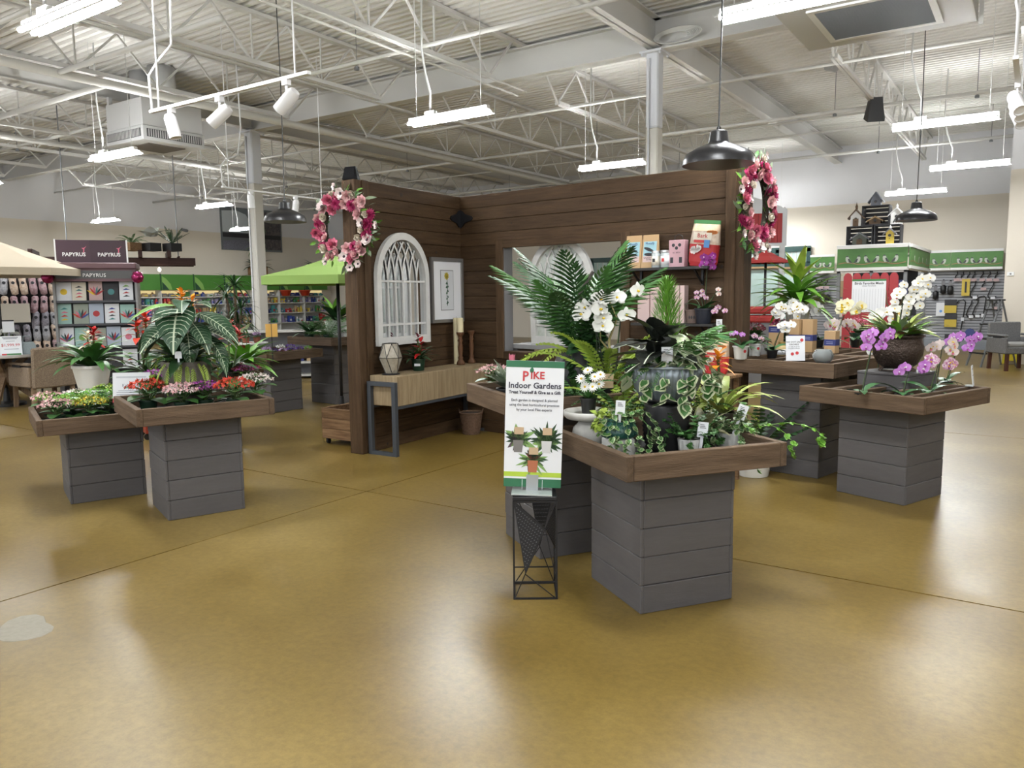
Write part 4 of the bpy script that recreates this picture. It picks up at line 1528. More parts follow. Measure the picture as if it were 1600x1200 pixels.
Z2, Z3 = .706, .571
for px, py, c, lab, s in ((230, 601, FR, 'kalanchoe with orange red blooms at the front left tray corner', 1.1),
                          (284, 606, [FPK, FBL], 'pale pink kalanchoe between the orange red and purple ones', 1.0),
                          (319, 603, FPU, 'bright purple kalanchoe in the middle of the front row', 1.0),
                          (366, 599, FR, 'dark red kalanchoe at the right of the front row', 1.1),
                          (398, 591, FBL, 'blush white kalanchoe at the right tray corner', 1.05),
                          (209, 592, [FPK, GB_], 'pink budding kalanchoe behind the orange red one', .95),
                          (243, 584, FPU, 'purple kalanchoe left of the stone planter', .95),
                          (266, 580, FBL, 'white pink kalanchoe touching the stone planter', .9),
                          (385, 574, [FMA, FPU], 'maroon kalanchoe behind the blush white one', .95)):
    kal_at(px, py, Z2, c, lab, s)
t = thing('stone_planter', 'round stone planter with white veined heart leaves and lime fern', 'planter', on_tab('T2', -.22, .02), .6)
pot(t, .168, .158, .34, PGREY, .004, 36)
HEART = leafmesh(.34, .27, .7, leafmat('veined_leaf', (.020, .060, .026)), 'heart', 7, .22, 9)
HEARTN = leafmesh(.34, .16, .8, leafmat('veined_leaf', (.020, .060, .026)), 'lance', 7, .22, 9)
LIMEL = leafmesh(.34, .12, .9, GB_, 'lance', 6, .2, 5)
# heading, tilt, height, reach, scale, mesh, roll
for h, up, z, r0, s, me, ro in ((-.9, -.75, .72, .10, 1.05, HEART, 0), (.35, -.25, .68, .14, 1.1, HEARTN, .3), (.5, -.75, .52, .17, 1.0, HEARTN, .2), (-.4, -1.0, .55, .12, .8, HEARTN, 0), (1.2, .2, .66, .08, 1.0, HEARTN, .2),
                               (2.6, .35, .76, .05, 1.0, LIMEL, 0), (-2.0, .15, .74, .06, 1.0, LIMEL, -.2), (-1.6, -.35, .6, .12, .85, HEART, -.2), (0, .4, .74, .05, .9, HEARTN, 0), (-2.6, -.3, .62, .12, 1.0, HEARTN, 0), (-.1, -.4, .62, .12, .9, HEARTN, .1), (1.9, .2, .6, .1, .9, HEARTN, 0), (-1.2, .3, .66, .08, .8, HEART, 0), (.9, -.2, .56, .14, .8, HEART, .2), (-2.3, -.6, .52, .15, .9, HEARTN, 0), (-.6, .1, .78, .04, .8, HEARTN, 0)):
    h -= .6
    ob('petiole', M().tube([(.03 * cos(h), .03 * sin(h), .3), (r0 * .5 * cos(h), r0 * .5 * sin(h), z * .8), (r0 * cos(h), r0 * sin(h), z)], .006, 5), STEM, t, True)
    leaf(t, me, r0 * cos(h), r0 * sin(h), z, h, up, s, ro)
for k in range(9):
    h = -1.15 + (k - 4) * .24
    leaf(t, FERNL, .14 * cos(h), .14 * sin(h), .345, h, -.3 - .3 * (k % 3), .58 + .14 * (k % 2), 0, 'fern_frond')
for k in range(9):
    h = k * .75
    leaf(t, FERNM, .08 * cos(h), .08 * sin(h), .33, h, .7, .9, 0, 'fern_frond')
rosette(t, leafmesh(.3, .08, .9, GD, 'lance', 6, .25), 26, .34, .2, 1.2, .8, 1.3, .06, seed=91)
ivy(t, (.0, 0, .34), ((-2.6, .24, .24, 9), (-2.9, .23, .3, 10), (.2, .22, .2, 8)), .024, 4, False, 'creeping_jenny', [GL])
q = price_tag(t, TR(-.0, -.0, 0) @ Matrix.Translation((.02, -.17, .37)) @ Matrix.Rotation(-.6, 4, 'Z') @ FACET, .05, .05, None, False)
BROLEAF = leafmesh(.52, .09, 1.2, GM, 'strap', 7, .35)
BRODK = leafmesh(.4, .06, 1.2, GD, 'strap', 7, .35)
BRACT = leafmesh(.16, .055, .9, FR, 'lance', 4, .2)
BRACTW = leafmesh(.14, .045, .9, FCR, 'lance', 4, .2)
BRACTD = leafmesh(.15, .05, .8, FDR, 'lance', 4, .2)
BRACTO = leafmesh(.14, .05, .8, FOR, 'lance', 4, .2)


def bromeliad(p, label, heads, potm, rt=.07, ph=.13, n=22, me=BROLEAF, s=1.0, pr=.8, group=None, cat='plant'):
    t = thing('bromeliad', label, cat, p, rnd.uniform(0, 6), group, s)
    pot(t, rt, rt * pr, ph, potm)
    rosette(t, me, n, ph * .92, .5, 1.3, .75, 1.05, .015, seed=n)
    for (dx, dy, z, br, nb) in heads:
        ob('flower_stalk', M().tube([(dx * .3, dy * .3, ph * .9), (dx, dy, ph + z)], .008, 6), STEM, t)
        for i in range(nb):
            a = i * 2.4
            leaf(t, br, dx, dy, ph + z - .11 + .15 * i / nb, a, .25 + .9 * i / nb, 1.05 - .35 * i / nb, 0, 'bract')
    return t


p = F(146, 612, .60)
bromeliad((p.x, p.y, Z3), 'large glazed white pot of red and cream bromeliads on the low table', ((-.06, .03, .27, BRACTW, 16), (.08, -.02, .31, BRACTD, 16)), PWHITE, .175, .3, 42, s=.98, pr=.68)
for px, py, d, lab, br in ((227, 497, 6.75, 'bromeliad with tall red spikes left of the heart leaf planter', BRACT), (284, 462, 7.4, 'bromeliad with an orange red spike behind the heart leaf planter', BRACTO), (356, 512, 7.0, 'bromeliad with dark red spikes right of the heart leaf planter', BRACTD)):
    p = Dp(px, py, d)
    hg = p.z - .706 - .13
    bromeliad((p.x, p.y, .706), lab, ((0, 0, hg, br, 16), (.09, -.06, hg - .06, br, 12)), PBLACK, .08, .13, 20, BRODK, 1.0, group='bromeliads behind the heart leaf planter')
PEACE = leafmesh(.3, .075, 1.0, GD, 'lance', 6, .25)
PEACEM = leafmesh(.28, .07, 1.0, GB_, 'lance', 6, .25)
for px, py, me, lab in ((236, 585, PEACE, 'dark glossy leaved plant between the two left trays'), (404, 560, PEACEM, 'bright green leaved plant with white bracts behind the right tray corner')):
    p = on_tab('T10', .3, -.3) if px < 300 else on_tab('T10', .28, .3)
    t = thing('peace_lily', lab, 'plant', p, 1.0, 'peace lilies behind the kalanchoes')
    pot(t, .085, .07, .14, PBLACK)
    rosette(t, me, 44, .12, .2, 1.35, .9, 1.6, .02, seed=px)
    for k in range(3):
        ob('flower_stalk', M().tube([(.02 * k, 0, .12), (.05 * k - .05, .03, .42 + .03 * k)], .003, 5), STEM, t)
        leaf(t, leafmesh(.09, .05, .3, FW, 'heart', 4, .3), .05 * k - .05, .03, .42 + .03 * k, 5.2, .9, 1, 0, 'white_bract')
kal_at(368, 571, .706, [FW, GB_], 'white budding kalanchoe right of the stone planter', .95)
# ---- low table
for px, py, c, lab, s in ((76, 619, [FPK, GB_], 'pale pink kalanchoe at the back left of the low table', .95),
                          (88, 630, FPK, 'pink kalanchoe at the front left corner of the low table', .95),
                          (110, 622, [GB_, GL], 'green budding kalanchoe beside the pink ones', 1.0),
                          (140, 625, [GL, FY], 'yellow opening kalanchoe in the front row of the low table', 1.0),
                          (152, 614, [GB_, FW], 'white tipped budding kalanchoe in front of the white pot', .95),
                          (168, 621, [GM, GB_], 'green kalanchoe still in bud near the big tray corner', .95),
                          (186, 622, [FHP, GM], 'dark leaved kalanchoe with few pink blooms', .85),
                          (120, 614, [FBL, GB_], 'blush kalanchoe left of the white pot', .9)):
    kal_at(px, py, Z3, c, lab, s)
p = F(164, 601, .77)
kalanchoe((p.x, p.y, .60), [GL, GM], 'small kalanchoe in a dark green pot against the white pot', .9, rz=0)


def card(p, w, h, rz, label, draw, tilt=-.12, name='price_card', frame=True):
    t = thing(name, label, 'sign', p, rz)
    R = Matrix.Rotation(tilt, 4, 'X')
    t.matrix_world = Matrix.Translation(p) @ Matrix.Rotation(rz, 4, 'Z')
    o = ob('card_sheet', M().box(-w / 2, w / 2, -.0015, .0015, 0, h), PAPER, t, T=R)
    ob('card_foot', M().box(-w / 2, w / 2, -.0, .05, 0, .002), mat('acrylic', (.7, .75, .75), .1), t)
    draw(o)
    return t


def lines(o, w, h, rows, y=-.0018):
    for z, a, b, mm, th in rows:
        ob('print_line', M().box(w * a, w * b, y - .0004, y + .0002, h * z, h * z + th), mm, o)


GREYI = mat('ink_grey', (.25, .26, .3), .6)


def d1(o):
    lines(o, .27, .2, ((.0, -.5, .5, REDP, .03), (.9, -.4, .4, mat('ink_pale', (.55, .58, .62), .6), .012), (.42, -.35, .3, GREYI, .004), (.36, -.4, .1, GREYI, .004), (.28, -.4, .38, GREYI, .004)))
    text(o, 'Kalanchoe', .032, Matrix.Translation((0, -.0018, .125)) @ Matrix.Rotation(pi / 2, 4, 'X'), GREYI)


p = F(205, 616, .80)
card((p.x, p.y, .74), .27, .22, FACE + pi / 2 + .1, 'white Kalanchoe price card with a red strip between the trays', d1)
# ---------------------------------------------------------------- front table of indoor gardens
Z1 = .706
F1 = 54.4
d1_ = 3.86
p = F(1040, 703, Z1)
t = thing('pedestal_pot', 'black ring textured pot upturned as a pedestal in the front tray', 'pot', (p.x, p.y, Z1))
prof = [(.075, 0)]
for i in range(11):
    z = .008 + i * .021
    prof += [(.09 + .022 * sin(pi * (i + 1) / 14), z), (.098 + .022 * sin(pi * (i + 1) / 14), z + .01)]
prof += [(.09, .245), (.085, .25), (0, .25)]
ob('ringed_body', M().lathe(prof, 32), PBLACK, t, True)
sau = thing('black_saucer', 'black saucer under the fluted grey bowl', 'saucer', (p.x, p.y, Z1 + .251))
ob('saucer_dish', M().lathe([(.10, 0), (.135, .008), (.145, .024), (.138, .024), (.1, .012), (0, .012)], 32), PBLACK, sau, True)
bz = Z1 + .265
t = thing('fluted_bowl', 'fluted grey metal bowl of black rubber plant and variegated ivy', 'planter', (p.x, p.y, bz), 0)
fl = lambda a: 1 + .022 * cos(36 * a)
ob('fluted_wall', M().lathe([(.115, 0), (.13, .01), (.158, .06), (.172, .12), (.176, .165), (.170, .165), (.164, .14)], 144, (0, 0, 0), fl), GALV, t, True)
ob('rolled_rim', M().lathe([(.172, .160), (.181, .163), (.181, .174), (.168, .174)], 40), GALV, t, True)
ob('soil', M().lathe([(0, .15), (.168, .148)], 24), SOIL, t)
RUB = leafmesh(.215, .14, .5, GK, 'round', 5, .22, 5)
VF = FACE
for h, up, z, r0, s in ((0, .9, .19, .02, 1.1), (1.4, .5, .18, .03, 1.0), (-1.6, .3, .17, .03, 1.0), (-.8, .05, .2, .05, .95), (.6, .2, .22, .04, 1.0), (2.6, .8, .2, .02, 1.0), (-2.4, .6, .2, .02, .95), (-.2, .5, .26, .02, .9), (-1.1, .6, .25, .02, .85), (1.0, .9, .26, 0, .9), (-.5, 1.2, .28, 0, .8), (-1.2, .25, .27, .04, 1.0), (-.4, .1, .24, .06, 1.0), (-2.0, .2, .22, .05, 1.0), (.3, .7, .3, .0, .9), (-1.5, .9, .3, 0, 1.0)):
    a = h + VF
    leaf(t, RUB, r0 * cos(a) - .03, r0 * sin(a) - .03, z, a, up, s)
RT = Vector((-sin(VF), cos(VF), 0))
CON = leafmesh(.13, .006, .3, GB_, 'strap', 2, .3)
cy = thing('lemon_cypress', 'feathery green cone cypress behind the black rubber leaves', 'plant', (p.x - .03 + .05, p.y + .13, bz + .12))
m = M()
q = random.Random(3)
for i in range(620):
    tt = q.random() ** .8
    a = i * 2.4
    r = .1 * (1 - tt) ** .5 * q.uniform(.3, 1)
    m.blade(TR(r * cos(a) - RT.x * .07, r * sin(a) - RT.y * .07, .1 + tt * .36, a, -q.uniform(.9, 1.35)), .055, .007, .2, .2, 2, 'lance')
ob('cone_foliage', m, GB_, cy, stuff=True)
ob('trunk', M().tube([(-RT.x * .07, -RT.y * .07, .09), (-RT.x * .07, -RT.y * .07, .36)], .008, 6), STEMB, cy)
ivy(t, (0, 0, .17), tuple((VF + h, o, dr, n) for h, o, dr, n in ((-.7, .19, .14, 5), (-.2, .2, .16, 6), (.5, .2, .10, 5), (.9, .22, .12, 6), (1.2, .24, .05, 6), (1.5, .22, .1, 6), (.25, .2, .18, 6), (1.0, .2, -.10, 5), (1.4, .22, -.14, 5), (1.8, .2, -.08, 5), (-1.5, .2, .08, 4))), .062, 11)
for k in range(7):
    a = VF + 1.2 + (k - 3) * .35
    leaf(t, PALMS, .04 * cos(a), .04 * sin(a), .2, a, .75 + .1 * (k % 3), 1.0, 0, 'palm_frond')
for k in range(9):
    a = VF - 1.6 + (k - 4) * .3
    leaf(t, FERNM, .08 * cos(a), .08 * sin(a), .16, a, .6 - .2 * (k % 3), .75, 0, 'fern_frond')
price_tag(t, Matrix.Translation(Vector((0, 0, .20)) + Vector((cos(VF), sin(VF), 0)) * .14 - RT * .02) @ FACET, .055, .07)

SYN = leafmesh(.13, .10, .6, leafmat('syngonium_leaf', (.30, .40, .20), (.55, .60, .40), .45, 12), 'heart', 5, .2, 4)
for k in range(16):
    a = VF + .95 + (k % 8 - 3.5) * .26
    z_, r0 = .2 + .03 * (k % 5), .05 + .025 * (k % 4)
    ob('petiole', M().tube([(.03 * cos(a), .03 * sin(a), .15), (r0 * cos(a), r0 * sin(a), z_)], .003, 4), STEM, t)
    leaf(t, SYN, r0 * cos(a), r0 * sin(a), z_, a, -.15 - .12 * (k % 3), .8 + .1 * (k % 3))
for px, d, n, sc, lab in ((968, 4.2, 20, 1.05, 'bushy lime and green fern left of the fluted bowl'), (1098, 4.35, 16, .9, 'green fern right of the fluted bowl')):
    q = Dp(px, 600, d)
    fe = thing('boston_fern', lab, 'plant', (q.x, q.y, Z1), 0, 'ferns in the front tray', sc)
    pot(fe, .075, .06, .15, PBLACK)
    for k in range(n):
        a = k * 2.4
        leaf(fe, (FERNL, FERNM)[k % 2], .015 * cos(a), .015 * sin(a), .14, a, .6 + .75 * k / n, 1.0, 0, 'fern_frond')

# white daisies in a black pot on a stone bird bath
p = F(921, 694, Z1 + .01)
t = thing('bird_bath', 'small white stone dish on a round stone foot', 'bird bath', (p.x, p.y, Z1))
ob('round_foot', M().lathe([(.05, 0), (.08, .02), (.093, .06), (.085, .1), (.06, .125), (.055, .135), (0, .135)], 28), PSTONE, t, True)
ob('dish', M().lathe([(.05, .133), (.12, .15), (.135, .165), (.135, .19), (.125, .19), (.118, .172), (0, .165)], 36), PSTONE, t, True)
bx = p
t = thing('potted_daisy', 'black pot of white daisies on the stone dish', 'flower pot', (p.x + RT.x * -.005, p.y + RT.y * -.005, Z1 + .167))
pot(t, .042, .034, .09, PBLACK)
DAI = petal_flower([(13, .03, .008, .15, 0, .3, 0, 'strap'), (13, .024, .007, .4, .002, .3, 0, 'strap')], [FW, FY], (.007, .003, 1))
rosette(t, leafmesh(.1, .03, .6, GM, 'lance', 4), 14, .08, .5, 1.3, .7, 1.1, .01, seed=5)
for k, (x, z) in enumerate(((-.04, .19), (.03, .2), (-.005, .235), (.055, .16), (-.02, .15), (.02, .15), (.06, .21))):
    c = RT * x + Vector((cos(VF), sin(VF), 0)) * (.02 + .01 * (k % 3)) + Vector((0, 0, z))
    ob('flower_stem', M().tube([(0, 0, .08), c], .0016, 4), STEM, t)
    put('daisy_flower', DAI, t, Matrix.Translation(c) @ Matrix.Rotation(VF + rnd.uniform(-.6, .6), 4, 'Z') @ Matrix.Rotation(rnd.uniform(.6, 1.3), 4, 'Y'))

# hobnail bowl on a white cube
p = F(966, 712, Z1 + .01)
t = thing('white_cube_pot', 'small white square ceramic pot in the front tray corner', 'pot', (p.x, p.y, Z1), RD(-35))
ob('cube_body', M().box(-.062, .062, -.062, .062, 0, .1, .008), PWHITE, t)
t = thing('hobnail_bowl', 'dark green hobnail bowl of trailing ivy and lime selaginella', 'planter', (p.x, p.y, Z1 + .101))
ob('bowl_body', M().lathe([(.07, 0), (.088, .012), (.092, .035), (.075, .085), (.07, .085), (.066, .075)], 32), TEAL, t, True)
for j in range(4):
    for k in range(22):
        a = 2 * pi * (k + .5 * (j % 2)) / 22
        r, z = (.0925, .09, .084, .079)[j], (.028, .043, .058, .072)[j]
        ob('hobnail', M().lathe([(.0045, -.001), (.003, .003), (0, .004)], 6, T=Matrix.Translation((r * cos(a), r * sin(a), z)) @ Matrix.Rotation(a, 4, 'Z') @ Matrix.Rotation(pi / 2, 4, 'Y')), TEAL, t)
ob('soil', M().lathe([(0, .07), (.068, .07)], 16), SOIL, t)
ivy(t, (0, 0, .085), tuple((VF + h, o, dr, n) for h, o, dr, n in ((-.4, .1, .13, 9), (.3, .11, .24, 14), (.7, .13, .26, 15), (1.1, .15, .2, 12), (1.5, .17, .1, 9), (-1.0, .1, .06, 7), (2.4, .1, -.06, 6), (.9, .12, -.05, 7), (1.3, .2, .23, 14), (-.1, .09, .2, 12))), .03, 21, True)
ivy(t, (0, 0, .085), tuple((VF + h, .11, dr, 8) for h, dr in ((-1.5, -.04), (-1.1, .04), (-.7, -.05), (-2.0, .02), (-1.7, .05))), .026, 22, False, 'selaginella', [GL])
price_tag(t, Matrix.Translation(Vector((0, 0, .12)) + Vector((cos(VF), sin(VF), 0)) * .07) @ FACET @ Matrix.Rotation(.06, 4, 'Y'), .045, .07)

# ivies in low white pots along the front rim
for j, (px, py, rr, lab) in enumerate(((1078, 705, .06, 'feathery green ivy in a ribbed white pot at the front rim, left'), (1098, 700, .0, ''), (1140, 694, .07, 'variegated ivy in a chunky white pot near the front tray corner'))):
    if not rr:
        continue
    p = F(px, py, Z1 + .02)
    t = thing('potted_ivy', lab, 'plant', (p.x, p.y, Z1), group='ivies along the front rim')
    pot(t, rr, rr * .85, .085, PWHITE, 0, ribs=14)
    rr_ = random.Random(j)
    ivy(t, (0, 0, .085), tuple((VF + rr_.uniform(-2.6, 2.6), rr_.uniform(.08, .17), rr_.choice((-.12, -.09, -.05, .03, .06)), 8) for _ in range(20)), .024 if j == 0 else .03, 30 + j, j > 0, greens=None if j else [GM])
    if j:
        ivy(t, (0, 0, .085), ((VF + 1.5, .45, .06, 15), (VF + 1.2, .3, .10, 12), (VF + .5, .2, .16, 10)), .028, 38, False, greens=[GB_])
    price_tag(t, Matrix.Translation(Vector((0, 0, .10 + .03 * j)) + Vector((cos(VF), sin(VF), 0)) * .06 + RT * (.045 if j == 0 else .03)) @ FACET @ Matrix.Rotation(.1 + .25 * (j > 0), 4, 'Y'), .05, .075)
p = F(1100, 690, Z1 + .06)
t = thing('croton_plant', 'olive and cream striped leaved plant between the rim ivies', 'plant', (p.x - .05, p.y + .12, Z1))
pot(t, .06, .05, .09, PBLACK)
rosette(t, leafmesh(.17, .05, .7, leafmat('olive_leaf', (.10, .12, .045), (.42, .40, .22), .45, 16), 'lance', 5), 22, .09, .3, 1.3, .7, 1.1, .02, seed=8)
p = F(1118, 660, .78)
t = thing('striped_dracaena', 'lime striped arching leaves with an orange bromeliad flower', 'plant', (p.x + .02, p.y + .05, Z1))
pot(t, .075, .06, .13, PBLACK)
rosette(t, leafmesh(.36, .042, 1.4, GY, 'strap', 7, .3), 20, .12, .75, 1.35, .75, 1.1, .02, seed=12)
for i in range(18):
    a = i * 2.4
    leaf(t, BRACTO, -.03, 0, .38 + .004 * i, a, .1 + .07 * i, .8 - .015 * i, 0, 'bract')
ob('flower_stalk', M().tube([(0, 0, .12), (-.03, 0, .42)], .008, 6), STEM, t)

# ---------------------------------------------------------------- tall table behind the sign
Z7 = .856
p = F(880, 560, Z7 + .05)
p = on_tab('T7', .06, .1)
t = thing('black_urn', 'tall matt black urn with arching palm fronds and dark ivy', 'planter', p, 0, None, 1.25)
ob('urn_body', M().lathe([(.06, 0), (.085, .01), (.125, .08), (.135, .15), (.11, .22), (.085, .25), (.09, .262), (.078, .262), (.07, .24)], 36), PBLACK, t, True)
ob('soil', M().lathe([(0, .245), (.078, .244)], 16), SOIL, t)
rq = random.Random(5)
for k in range(26):
    a = k * 2.4
    leaf(t, (PALM, PALMD, PALMD)[k % 3], .02 * cos(a), .02 * sin(a), .25, a, 1.08 + .42 * k / 26 + rq.uniform(-.12, .12), rq.uniform(.8, 1.12), rq.uniform(-.4, .4), 'palm_frond')
for k in range(3):
    a = VF - 1.1 + (k - 1) * .4
    leaf(t, FERNL, .06 * cos(a), .06 * sin(a), .25, a, .35, .8 + .2 * (k % 2), 0, 'fern_frond')
ivy(t, (0, 0, .25), tuple((VF + h, .13, dr, 10) for h, dr in ((.2, .2), (.7, .25), (1.1, .2), (1.5, .15), (.45, .1), (-.3, .1), (.9, -.06), (1.3, -.1), (.5, -.12), (1.7, .05))), .045, 51, False, greens=[GD])
DW = mat('bark_dark', (.03, .022, .018), .8)
ob('bark_piece', M().tube([(.0, 0, .25), (.02, .03, .4), (-.02, .05, .52), (.04, .06, .62)], [.02, .018, .014, .008], 6), DW, t, True)
p = on_tab('T7', .26, .28) - RT * .10 + Vector((cos(VF), sin(VF), 0)) * .06
t = thing('orchid_garden', 'white orchid with lime ferns and twisted driftwood beside the urn', 'planter', (p.x, p.y, Z7))
pot(t, .09, .07, .12, PBLACK)
for k in range(3):
    hgt = (.66, .58, .68)[k]
    b = RT * (.04 * (k - 1)) + Vector((0, 0, .11))
    spray(t, OWH, b, b + RT * ((-.05, -.10, .06)[k]) + Vector((cos(VF), sin(VF), 0)) * .07 + Vector((0, 0, hgt - .15)), 3, VF, 1.25, spread=.09)
for k in range(12):
    a = VF + (k - 6) * .5
    leaf(t, FERNL, .04 * cos(a), .04 * sin(a), .12, a, 1.45 - .12 * (k % 4), 1.35, 0, 'fern_frond')
ob('driftwood', M().tube([(.0, .02, .1), (.03, .0, .22), (.0, .03, .38), (.04, .05, .5), (.02, .0, .6)], [.009, .008, .007, .005, .003], 6).tube([(.0, .03, .32), (-.05, .02, .38), (-.04, .0, .45)], [.006, .005, .003], 5), mat('driftwood', (.32, .27, .12), .8), t, True)
ob('tan_tag', M().box(-.06, .06, -.001, .001, 0, .08), mat('tag_tan', (.55, .40, .25), .6), t, T=Matrix.Translation(Vector((cos(VF), sin(VF), 0)) * .11 - RT * .03 + Vector((0, 0, .12))) @ FACET)
rosette(t, OLEAF, 5, .12, .2, .7, .9, 1.2, .02, seed=77)
ob('moss_nest', M().lathe([(.0, .12), (.06, .12), (.075, .145), (.06, .165), (.03, .15), (0, .148)], 14), mat('moss_brown', (.14, .085, .03), .95, bump=(70, 1)), t, T=Matrix.Translation(RT * .08), smooth=True)
p = F(772, 580, Z7 + .14)
kalanchoe((p.x, p.y, Z7), [FPK], 'pink kalanchoe at the left corner of the table behind the sign', .95)
p = on_tab('T7', -.2, -.22)
kalanchoe((p.x + .02, p.y + .02, Z7), [FY, GM], 'yellow kalanchoe peeping out beside the sign', .9)
p = on_tab('T7', -.05, -.32)
t = thing('calathea_plant', 'striped grey green foliage with a pink protea cone above the sign', 'plant', p)
pot(t, .06, .05, .1, PBLACK)
rosette(t, leafmesh(.17, .08, .6, leafmat('calathea_leaf', (.055, .095, .06), (.30, .36, .25), .45, 20), 'lance', 5, .2, 4), 18, .1, .5, 1.4, .7, 1.1, .015, seed=4)
pr_ = M()
pc = Vector((.05, -.02, .25))
for i in range(26):
    a = i * 2.4
    pr_.blade(Matrix.Translation(pc + Vector((.012 * cos(a), .012 * sin(a), .002 * (i % 9) - .012))) @ Matrix.Rotation(a, 4, 'Z') @ Matrix.Rotation(-1.25, 4, 'Y'), .055, .018, -.3, .2, 3)
ob('protea_cone', pr_, FHP, t, True)
ob('flower_stalk', M().tube([(0, 0, .1), pc], .005, 5), STEM, t)
for x, y, lab in ((-.32, .05, 'small asparagus fern behind the pink kalanchoe'), (.3, -.05, 'low dark green fern beside the black urn')):
    t = thing('potted_fern', lab, 'plant', on_tab('T7', x, y), group='ferns on the table behind the sign')
    pot(t, .05, .04, .08, PGREEN)
    for k in range(12):
        a = k * 2.4
        leaf(t, FERNM, .01 * cos(a), .01 * sin(a), .08, a, .5 + .06 * k, .85, 0, 'fern_frond')
p = on_tab('T7', .33, -.24)
t = thing('dark_trough', 'dark square pot with a trailing lime vine beside the sign', 'planter', p, RD(-34))
ob('trough_body', M().box(-.08, .08, -.08, .08, 0, .13, .006), PBLACK, t)
ivy(t, (0, 0, .13), ((VF + .3, .12, .08, 7), (VF - .3, .1, .03, 6), (VF + 1, .12, .02, 6)), .03, 61, False, greens=[GB_])

# floor plant behind the front table
p = F(1171, 746, 0)
t = thing('zz_plant', 'glossy dark green plant in a white pot on the floor', 'plant', (p.x, p.y + .1, 0))
pot(t, .155, .12, .2, PWHITE, .004, 32)
ZZ = frond_mesh(.52, 11, .075, .036, GD, .35, .006, True, .15)
for k in range(13):
    a = k * 2.4
    leaf(t, ZZ, .03 * cos(a), .03 * sin(a), .18, a, .75 + .5 * k / 13, rnd.uniform(.85, 1.1), 0, 'stem_frond')

# ---------------------------------------------------------------- orchid tables
table('T6', (TABS['T5'][0].x + .88 * .218, TABS['T5'][0].y + .88 * .976), -12.6, .95, .87, 6, 'tall grey boarded table behind the white orchid table', slats=3)
Z5 = .9465
for px, py, lab, fl_, tip in ((1157, 561, 'white pot with a red sticker holding a small violet orchid', OPU, (-.03, -.02, .22)), (1178, 556, 'white pot with a red sticker holding a green orchid in bud', OPW, (.03, .0, .16))):
    p = F(px, py, Z5)
    orchid((p.x, p.y, Z5), lab, fl_, 4, tip, FACE, PWHITE, .062, .11, 6, 1.0, dot=True, fs=.6)
p = F(1205, 560, Z5)
orchid((p.x, p.y + .02, Z5), 'orchid with long flat leaves in front of the kraft boxes', OWH, 4, (.12, -.02, .3), FACE, PBLACK, .045, .07, 4, 1.0, fs=.9)
for px, py, d, fl_, n, lab in ((1216, 474, 7.3, OWH, 11, 'spray of white orchids left of the lime dracaena'), (1266, 468, 7.55, OWH, 12, 'spray of white orchids right of the lime dracaena pot'), (1312, 468, 7.4, OYE, 13, 'spray of cream yellow orchids above the kraft boxes'), (1322, 500, 7.55, OPK, 9, 'spray of pink orchids under the cream ones'), (1372, 480, 7.35, OWH, 12, 'spray of white orchids in front of the red picket board')):
    e = Dp(px, py, d)
    b = Vector((e.x + .02, e.y + .03, Z5))
    c, a, zt, w = TABS['T5']
    sg = -1 if px in (1266, 1322) else 1
    o = orchid(b - RT * (.07 * sg), lab, fl_, n + 3, RT * (.17 * sg) + Vector((0, 0, e.z - Z5 - .04)), FACE, PBLACK, .045, .08, 5, 1.0, fs=1.25, spread=.15)
p = F(1370, 545, Z5 + .10)
p = Dp(1246, 500, 7.75)
t = thing('lime_dracaena', 'large lime green dracaena in a ribbed white pot', 'plant', (p.x, p.y, Z5), 0, None, 1.12)
pot(t, .1, .085, .34, PWHITE, 0, ribs=16)
ob('cane', M().tube([(0, 0, .3), (.01, 0, .6)], .015, 8), STEMB, t)
DRA = leafmesh(.38, .075, .95, GB_, 'lance', 6, .25)
DRAL = leafmesh(.34, .08, .5, GL, 'lance', 6, .25)
rosette(t, DRA, 30, .38, .1, 1.1, .9, 1.25, .02, seed=3)
rosette(t, DRA, 26, .48, .2, 1.2, .8, 1.15, .02, seed=13)
rosette(t, DRAL, 12, .58, .7, 1.45, .8, 1.05, .01, seed=6)
NAVY = mat('navy_band', (.035, .045, .18), .6)
for px, py, d, hh, lab in ((1212, 548, 7.0, .25, 'kraft gift box with a navy top band near the white pots'), (1243, 545, 7.15, .3, 'tall kraft gift box left of its twin behind the dotted card'), (1264, 545, 7.1, .3, 'tall kraft gift box right of its twin behind the dotted card'), (1299, 552, 6.95, .2, 'kraft gift box standing alone near the tray corner')):
    p = F(px, 562, Z5)
    q = Dp(px, py, d)
    t = thing('gift_box', lab, 'box', (q.x, q.y, Z5), RD(-12), 'kraft gift boxes among the orchids')
    ob('carton', M().box(-.05, .05, -.045, .045, 0, hh, .002), KRAFT, t)
    z = hh - .06 if px == 1212 else hh * .35
    ob('navy_band', M().box(-.0506, .0506, -.0456, .0456, z, z + .055), NAVY, t)
    for k in range(2):
        ob('band_print', M().box(-.03, .03, -.0462, -.0457, z + .015 + k * .015, z + .02 + k * .015), mat('band_print', (.35, .38, .55), .6), t)
p = F(1219, 556, Z5)
t = thing('candle_jar', 'gold lidded glass jar candle under the kraft box', 'candle', (p.x, p.y + .04, Z5))
ob('jar_body', M().lathe([(.04, 0), (.045, .01), (.045, .08), (.03, .09)], 20), mat('jar_amber', (.55, .42, .20), .2), t, True)
ob('jar_label', M().lathe([(.0457, .01), (.0457, .055)], 20), PAPER, t, True)
ob('jar_lid', M().lathe([(.03, .09), (.03, .12), (0, .12)], 16), mat('gold_lid', (.6, .42, .15), .3, .8), t, 'auto')


